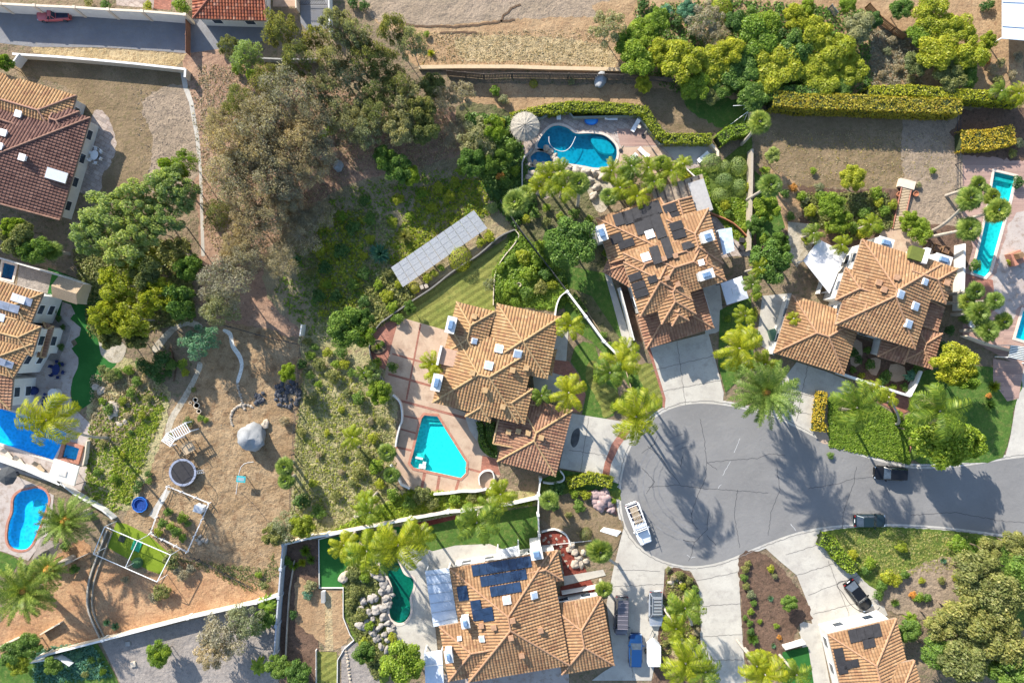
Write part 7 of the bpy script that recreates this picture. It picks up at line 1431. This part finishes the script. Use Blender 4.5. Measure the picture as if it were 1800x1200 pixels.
e = empty('garden_crate', W(351, 893, .8), -.3, label='white storage box at the corner of the vegetable bed', cat='box'); e.location.z = 0; MB().box((0, 0, 0), (1.2, .9, 1.3)).build('body', whitep, e); MB().box((0, 0, 1.3), (1.3, 1.0, .08)).build('lid', plain('lid_grey', (.45, .48, .52), .6), e)
# volleyball frame, air conditioner, planters, bins, stairs
e = empty('goal_frame', W(1303, 200), 0, label='thin white pipe goal frame in the shaded yard', cat='goal'); MB().tube([(-1.8, .5, 1.9), (.3, .6, 1.9), (.35, -.3, 1.9)], .05, 6).tube([(.35, -.3, 1.9), (-1.6, -1.6, 0)], .04, 6).tube([(.3, .6, 0), (.3, .6, 1.9)], .05, 6).tube([(.35, -.3, 1.9), (.45, -1.0, 0)], .04, 6).build('frame', whitep, e)
e = empty('air_conditioner', W(874, 762), A_(-13), label='white air conditioner with a round fan beside the centre garage', cat='air conditioner'); MB().box((0, 0, 0), (.85, .85, .8)).build('case', whitep, e); MB().lathe((0, 0, .8), [(.33, .0), (.33, .03), (.01, .03)], 16).build('fan', darkm, e)
def planter(px, py, sz, label, ang=-.35, m=wood):
    e = empty('planter_box', W(px, py), ang, label=label, cat='planter'); mb = MB()
    for sx, sy, lx, ly in ((-1, 0, .08, sz), (1, 0, .08, sz), (0, -1, sz, .08), (0, 1, sz, .08)): mb.box((sx*sz/2, sy*sz/2, 0), (lx+.002*abs(sx), ly, .5))
    mb.build('sides', m, e); MB().box((0, 0, 0), (sz-.1, sz-.1, .35)).build('soil', plain('soil', (.15, .09, .06), .9), e)
planter(1628, 432, .9, 'left one of the three dark square planters above the east house'); planter(1645, 436, .9, 'middle one of the three dark square planters above the east house'); planter(1660, 440, .9, 'right one of the three dark square planters above the east house')
e = empty('garden_stair', W(1586, 360), 0, label='long brick edged stair climbing the dry garden above the east house', cat='stairs')
for k in range(15):
    t = k/14; p_ = W(1590-12*t, 332+68*t)-Vector(e.location); MB().box((p_.x, p_.y, 0), (1.25, .34, .62-.035*k), .17).build('step', palewood, e)
for sg in (-1, 1): a, b_ = W(1590+sg*9, 330)-Vector(e.location), W(1577+sg*9, 402)-Vector(e.location); MB().tube([a+Vector((0, 0, .6)), b_+Vector((0, 0, .15))], .09, 6).build('brick_edge', cop_b, e)
MB().box((.35, 2.9, 0), (2.3, 1.2, .72), -.25).build('landing', cream, e)
for x, y, t in ((1578, 343, 'terracotta pot left of the garden stair top'), (1607, 342, 'terracotta pot right of the garden stair top')): o_ = MB().lathe((0, 0, 0), [(.28, 0), (.42, .5), (.36, .55), (.3, .4), (.01, .4)], 14).build('plant_pot', terracotta); o_.location = W(x, y); tagit(o_, t, 'pot')
o_ = MB().lathe((0, 0, 0), [(.35, 0), (.5, .6), (.42, .65), (.3, .45), (.01, .45)], 14).build('plant_pot', plain('red_pot', (.5, .05, .02), .6)); o_.location = W(1039, 1034); tagit(o_, 'bright red pot at the end of the red mulch courtyard', 'pot')
e = empty('fire_pit', W(1778, 455), .4, label='square brick fireplace block on the lap pool terrace', cat='fireplace'); MB().box((0, 0, 0), (1.6, 1.9, 1.3)).build('body', cop_b, e); MB().box((0, .3, 1.3), (.9, .9, .9), 0, .8).build('chimney', wood, e)
for x, y, t in ((1700, 560, 'upper'), (1705, 570, 'middle'), (1712, 578, 'lower')):
    o_ = MB().lathe((0, 0, 0), [(.4, 0), (.5, .5), (.35, .55), (.01, .4)], 12).build('plant_pot', plain('white_pot', (.6, .6, .6), .6)); o_.location = W(x, y); tagit(o_, '%s white pot of the three in the shade left of the palm grove' % t, 'pot')
e = empty('garden_bin', W(1355, 588), .3, label='green wheeled bin left of the east garage', cat='bin'); MB().box((0, 0, 0), (.8, 1.5, 1.1), 0, 1.05).build('body', plain('bin_green', (.08, .18, .12), .5), e); MB().box((0, 0, 1.1), (.9, 1.6, .08)).build('lid', plain('bin_green', (.08, .18, .12), .5), e)
e = empty('white_parcel_bench', W(1071, 933), -.3, label='stack of white boards lying on the dry front yard', cat='boards'); 
for k in range(4): MB().box((.1*k, .22*k-.3, .02), (2.6, .18, .12+.05*k), .03*k).build('board', whitep, e)
e = empty('utility_box', W(570, 1046), 0, label='white rectangular box beside the narrow garden path', cat='box'); MB().box((0, 0, 0), (.5, 1.6, .7)).build('body', whitep, e); MB().box((0, 0, .7), (.56, 1.66, .06)).build('lid', grey, e)
e = empty('stone_lantern', W(747, 562), 0, label='two pale stone blocks at the edge of the striped lawn', cat='stone blocks'); e.location = W(746, 505); MB().box((-.3, 0, 0), (.5, .6, .6), .4).build('block', rock, e); MB().box((.35, .15, 0), (.5, .6, .7), .4).build('block', rock, e)
o_ = MB().lathe((0, 0, 0), [(.3, 0), (.35, .5), (.28, .5), (.25, .3), (.01, .3)], 14).build('plant_pot', cream); o_.location = W(912, 501); tagit(o_, 'pale ring shaped pot in the garden right of the lawn', 'pot')
# round bed on the brick corner, pool chairs, storage heap
o_ = MB().lathe((0, 0, 0), [(1.3, 0), (1.3, .2), (1.15, .25), (1.1, .12), (.01, .12)], 22, 1, .8).build('flower_bed', plain('bed_edge', (.13, .10, .07), .9)); o_.location = W(664, 609); tagit(o_, 'round flower bed on the red brick corner', 'flower bed')
shrub(664, 609, 9, 'bright', 'spiky'); shrub(672, 604, 6, 'green'); shrub(656, 612, 6, 'olive')
e = empty('robot_hose', W(1010, 250), 0, label='x', cat='hose'); bpy.data.objects.remove(e)
cable('pool_hose', '965,240 966,252 975,262 990,266 1003,258 1012,240', .05, plain('hose', (.6, .62, .6), .6), 'pale cleaning hose curving across the deep end of the lagoon pool', 'hose', -.05)
for x, y, r_, t, m in ((1755, 20, 12, 'tall narrow dark shrub', 'dark'),): pass
for x, y, t in ((742, 812, 'white'),):
    e = empty('pool_steps', W(737, 815), -.2, label='white angular baja step block inside the angular pool', cat='pool steps'); MB().box((.5, -.3, -.6), (1.0, .6, .5)).box((.7, .2, -.6), (.5, .5, .56)).box((-.2, .8, -.6), (1.1, .3, .5)).build('step', white, e)
e = empty('metal_gate', W(552, 10), 0, label='dark metal gate in the narrow drive at the top edge', cat='gate'); mb = MB()
for k in range(16): mb.box((-1.9+k*.25, 0, .1), (.04, .04, 1.6))
mb.box((0, 0, .3), (4, .05, .06)).box((0, 0, 1.5), (4, .05, .06)).build('bars', darkm, e)
for s_, l_ in (('80,1138 94,1150', 'x'),): pass
e = empty('valve_box', W(235, 1166), 0, label='pale square cover on the grey gravel nearest the small green tree', cat='cover'); MB().box((0, 0, 0), (.75, .75, .25), .2).build('lid', cream, e)
e = empty('valve_box', W(226, 1130), 0, label='grey square cover on the gravel in the white wall shadow', cat='cover'); MB().box((0, 0, 0), (.65, .65, .25), .1).build('lid', grey, e)
for k in range(9):
    p_ = W(1250+k*5, 402+(k % 3)*4); 
e = empty('patio_sofa', W(1302, 430), 1.5, label='dark cushioned patio chairs pair right of the solar house', cat='patio chairs'); MB().box((-.6, 0, .1), (.7, .7, .5)).build('seat', darkm, e); MB().box((.6, 0, .1), (.7, .7, .5)).build('seat', darkm, e)
flatroof('patio_cover', 'pale blue glass patio cover right of the solar house chimney', 'patio cover', q('1262,404 1286,400 1291,440 1272,448'), 2.6, .06, plain('glass_roof', (.50, .60, .72), .3, .25, 2), True)

# the 295 largest shrubs are things; the tiny rest is undergrowth
bs = sorted([k for k in SHR if k[4] in ('bush', 'ball')], key=lambda k: -k[2])
for k in [k for k in SHR if k[4] not in ('bush', 'ball')]+bs[:295]: make_shrub(*k)
V, F, Mi, ms, n0 = [], [], [], [], 0
for px, py, r, col, st in bs[295:]:
    me = shrubmesh(rnd.randrange(4), col, st); v = np.empty(len(me.vertices)*3, np.float32); me.vertices.foreach_get('co', v); v = v.reshape(-1, 3); R = r/S; h = R*1.15; b = W(px, py, h*.6); a = rnd.uniform(0, 6.28)
    x, y = v[:, 0]*R, v[:, 1]*R; V.append(np.stack([x*math.cos(a)-y*math.sin(a)+b.x, x*math.sin(a)+y*math.cos(a)+b.y, v[:, 2]*h], 1)); nq = len(v)//4; F.append(np.arange(n0, n0+nq*4).reshape(-1, 4)); n0 += nq*4
    if col not in ms: ms.append(col)
    Mi += [ms.index(col)]*nq
me = npmesh('undergrowth', np.concatenate(V), np.concatenate(F), LM[ms[0]])
for c in ms[1:]: me.materials.append(LM[c])
me.polygons.foreach_set('material_index', Mi); o = bpy.data.objects.new('undergrowth', me); C.objects.link(o); tagit(o, kind='stuff')
# ---------------------------------------------------------------- labels of plants from the nearest landmark
LMK = [('lagoon pool', 1020, 262), ('thatched palapa', 923, 222), ('angular pool', 775, 785), ('centre house', 880, 640), ('solar house', 1160, 470), ('east house', 1560, 520), ('east garage', 1430, 585), ('south house', 890, 1080), ('big reddish roof', 60, 260), ('white two storey house', 25, 600),
 ('shingled shed', 118, 512), ('long blue pool', 40, 750), ('kidney pool', 50, 910), ('trampoline', 326, 828), ('huge grey boulder', 447, 766), ('turf court', 240, 960), ('vegetable bed', 312, 915), ('slate heap', 500, 690), ('white pebble path', 418, 630), ('red pickup', 99, 30), ('red roofed garage', 400, 10), ('solar panel rack', 770, 436),
 ('striped lawn', 800, 510), ('grey boulder', 1055, 143), ('golden hedge', 1530, 182), ('golden wedge hedge', 1738, 246), ('lap pool', 1745, 395), ('garden stair', 1585, 365), ('white canopy', 1448, 470), ('square gazebo', 1291, 510), ('white trailer', 1146, 1137), ('silver SUV', 1151, 1066), ('work pickup', 1121, 917), ('black SUV', 1561, 830),
 ('teal sedan', 1525, 913), ('black hatchback', 1505, 1043), ('slate paneled house', 1530, 1150), ('green pool', 700, 1040), ('gravel yard cover', 235, 1166), ('white carport roof', 1790, 30), ('goal frame', 1303, 200), ('cul de sac', 1240, 850), ('right turquoise pool', 1795, 580), ('brick corner bed', 664, 609), ('square spa', 126, 795), ('white garden arch', 319, 757),
 ('round tub below', 100, 718), ('concrete channel', 345, 240), ('dark metal gate', 552, 10), ('dark slatted fence', 900, 128), ('brown wooden fence', 1560, 35), ('centre garage', 940, 770), ('solar house driveway', 1205, 650), ('east driveway', 1400, 690), ('date palm row', 80, 975), ('narrow garden path', 578, 1090), ('wide concrete driveway strip', 1265, 1090), ('small red mulch bed', 980, 960)]
LMK = [l for l in LMK if l[0] not in ('round tub below', 'date palm row')]
ORD = ['nearest', 'second nearest', 'third nearest', 'fourth nearest', 'fifth nearest', 'sixth nearest', 'seventh nearest', 'eighth nearest', 'ninth nearest', 'tenth nearest', 'eleventh nearest', 'twelfth nearest', 'thirteenth nearest', 'fourteenth nearest', 'fifteenth nearest', 'sixteenth nearest', 'seventeenth nearest', 'eighteenth nearest', 'nineteenth nearest', 'twentieth nearest']
grp = {}
for o, d, x, y in AUTO:
    nm, lx, ly = min(LMK, key=lambda l: math.dist((x, y), l[1:])); a = math.degrees(math.atan2(y-ly, x-lx)) % 360
    dr = ['right of', 'below right of', 'below', 'below left of', 'left of', 'above left of', 'above', 'above right of'][int((a+22.5)//45) % 8]
    grp.setdefault((d, dr, nm), []).append((math.dist((x, y), (lx, ly)), o))
for (d, dr, nm), L in grp.items():
    L.sort(key=lambda t: t[0])
    for k, (_, o) in enumerate(L):
        o['label'] = '%s %s the %s' % (d, dr, nm)+(', '+ORD[min(k, 19)] if len(L) > 1 else '')
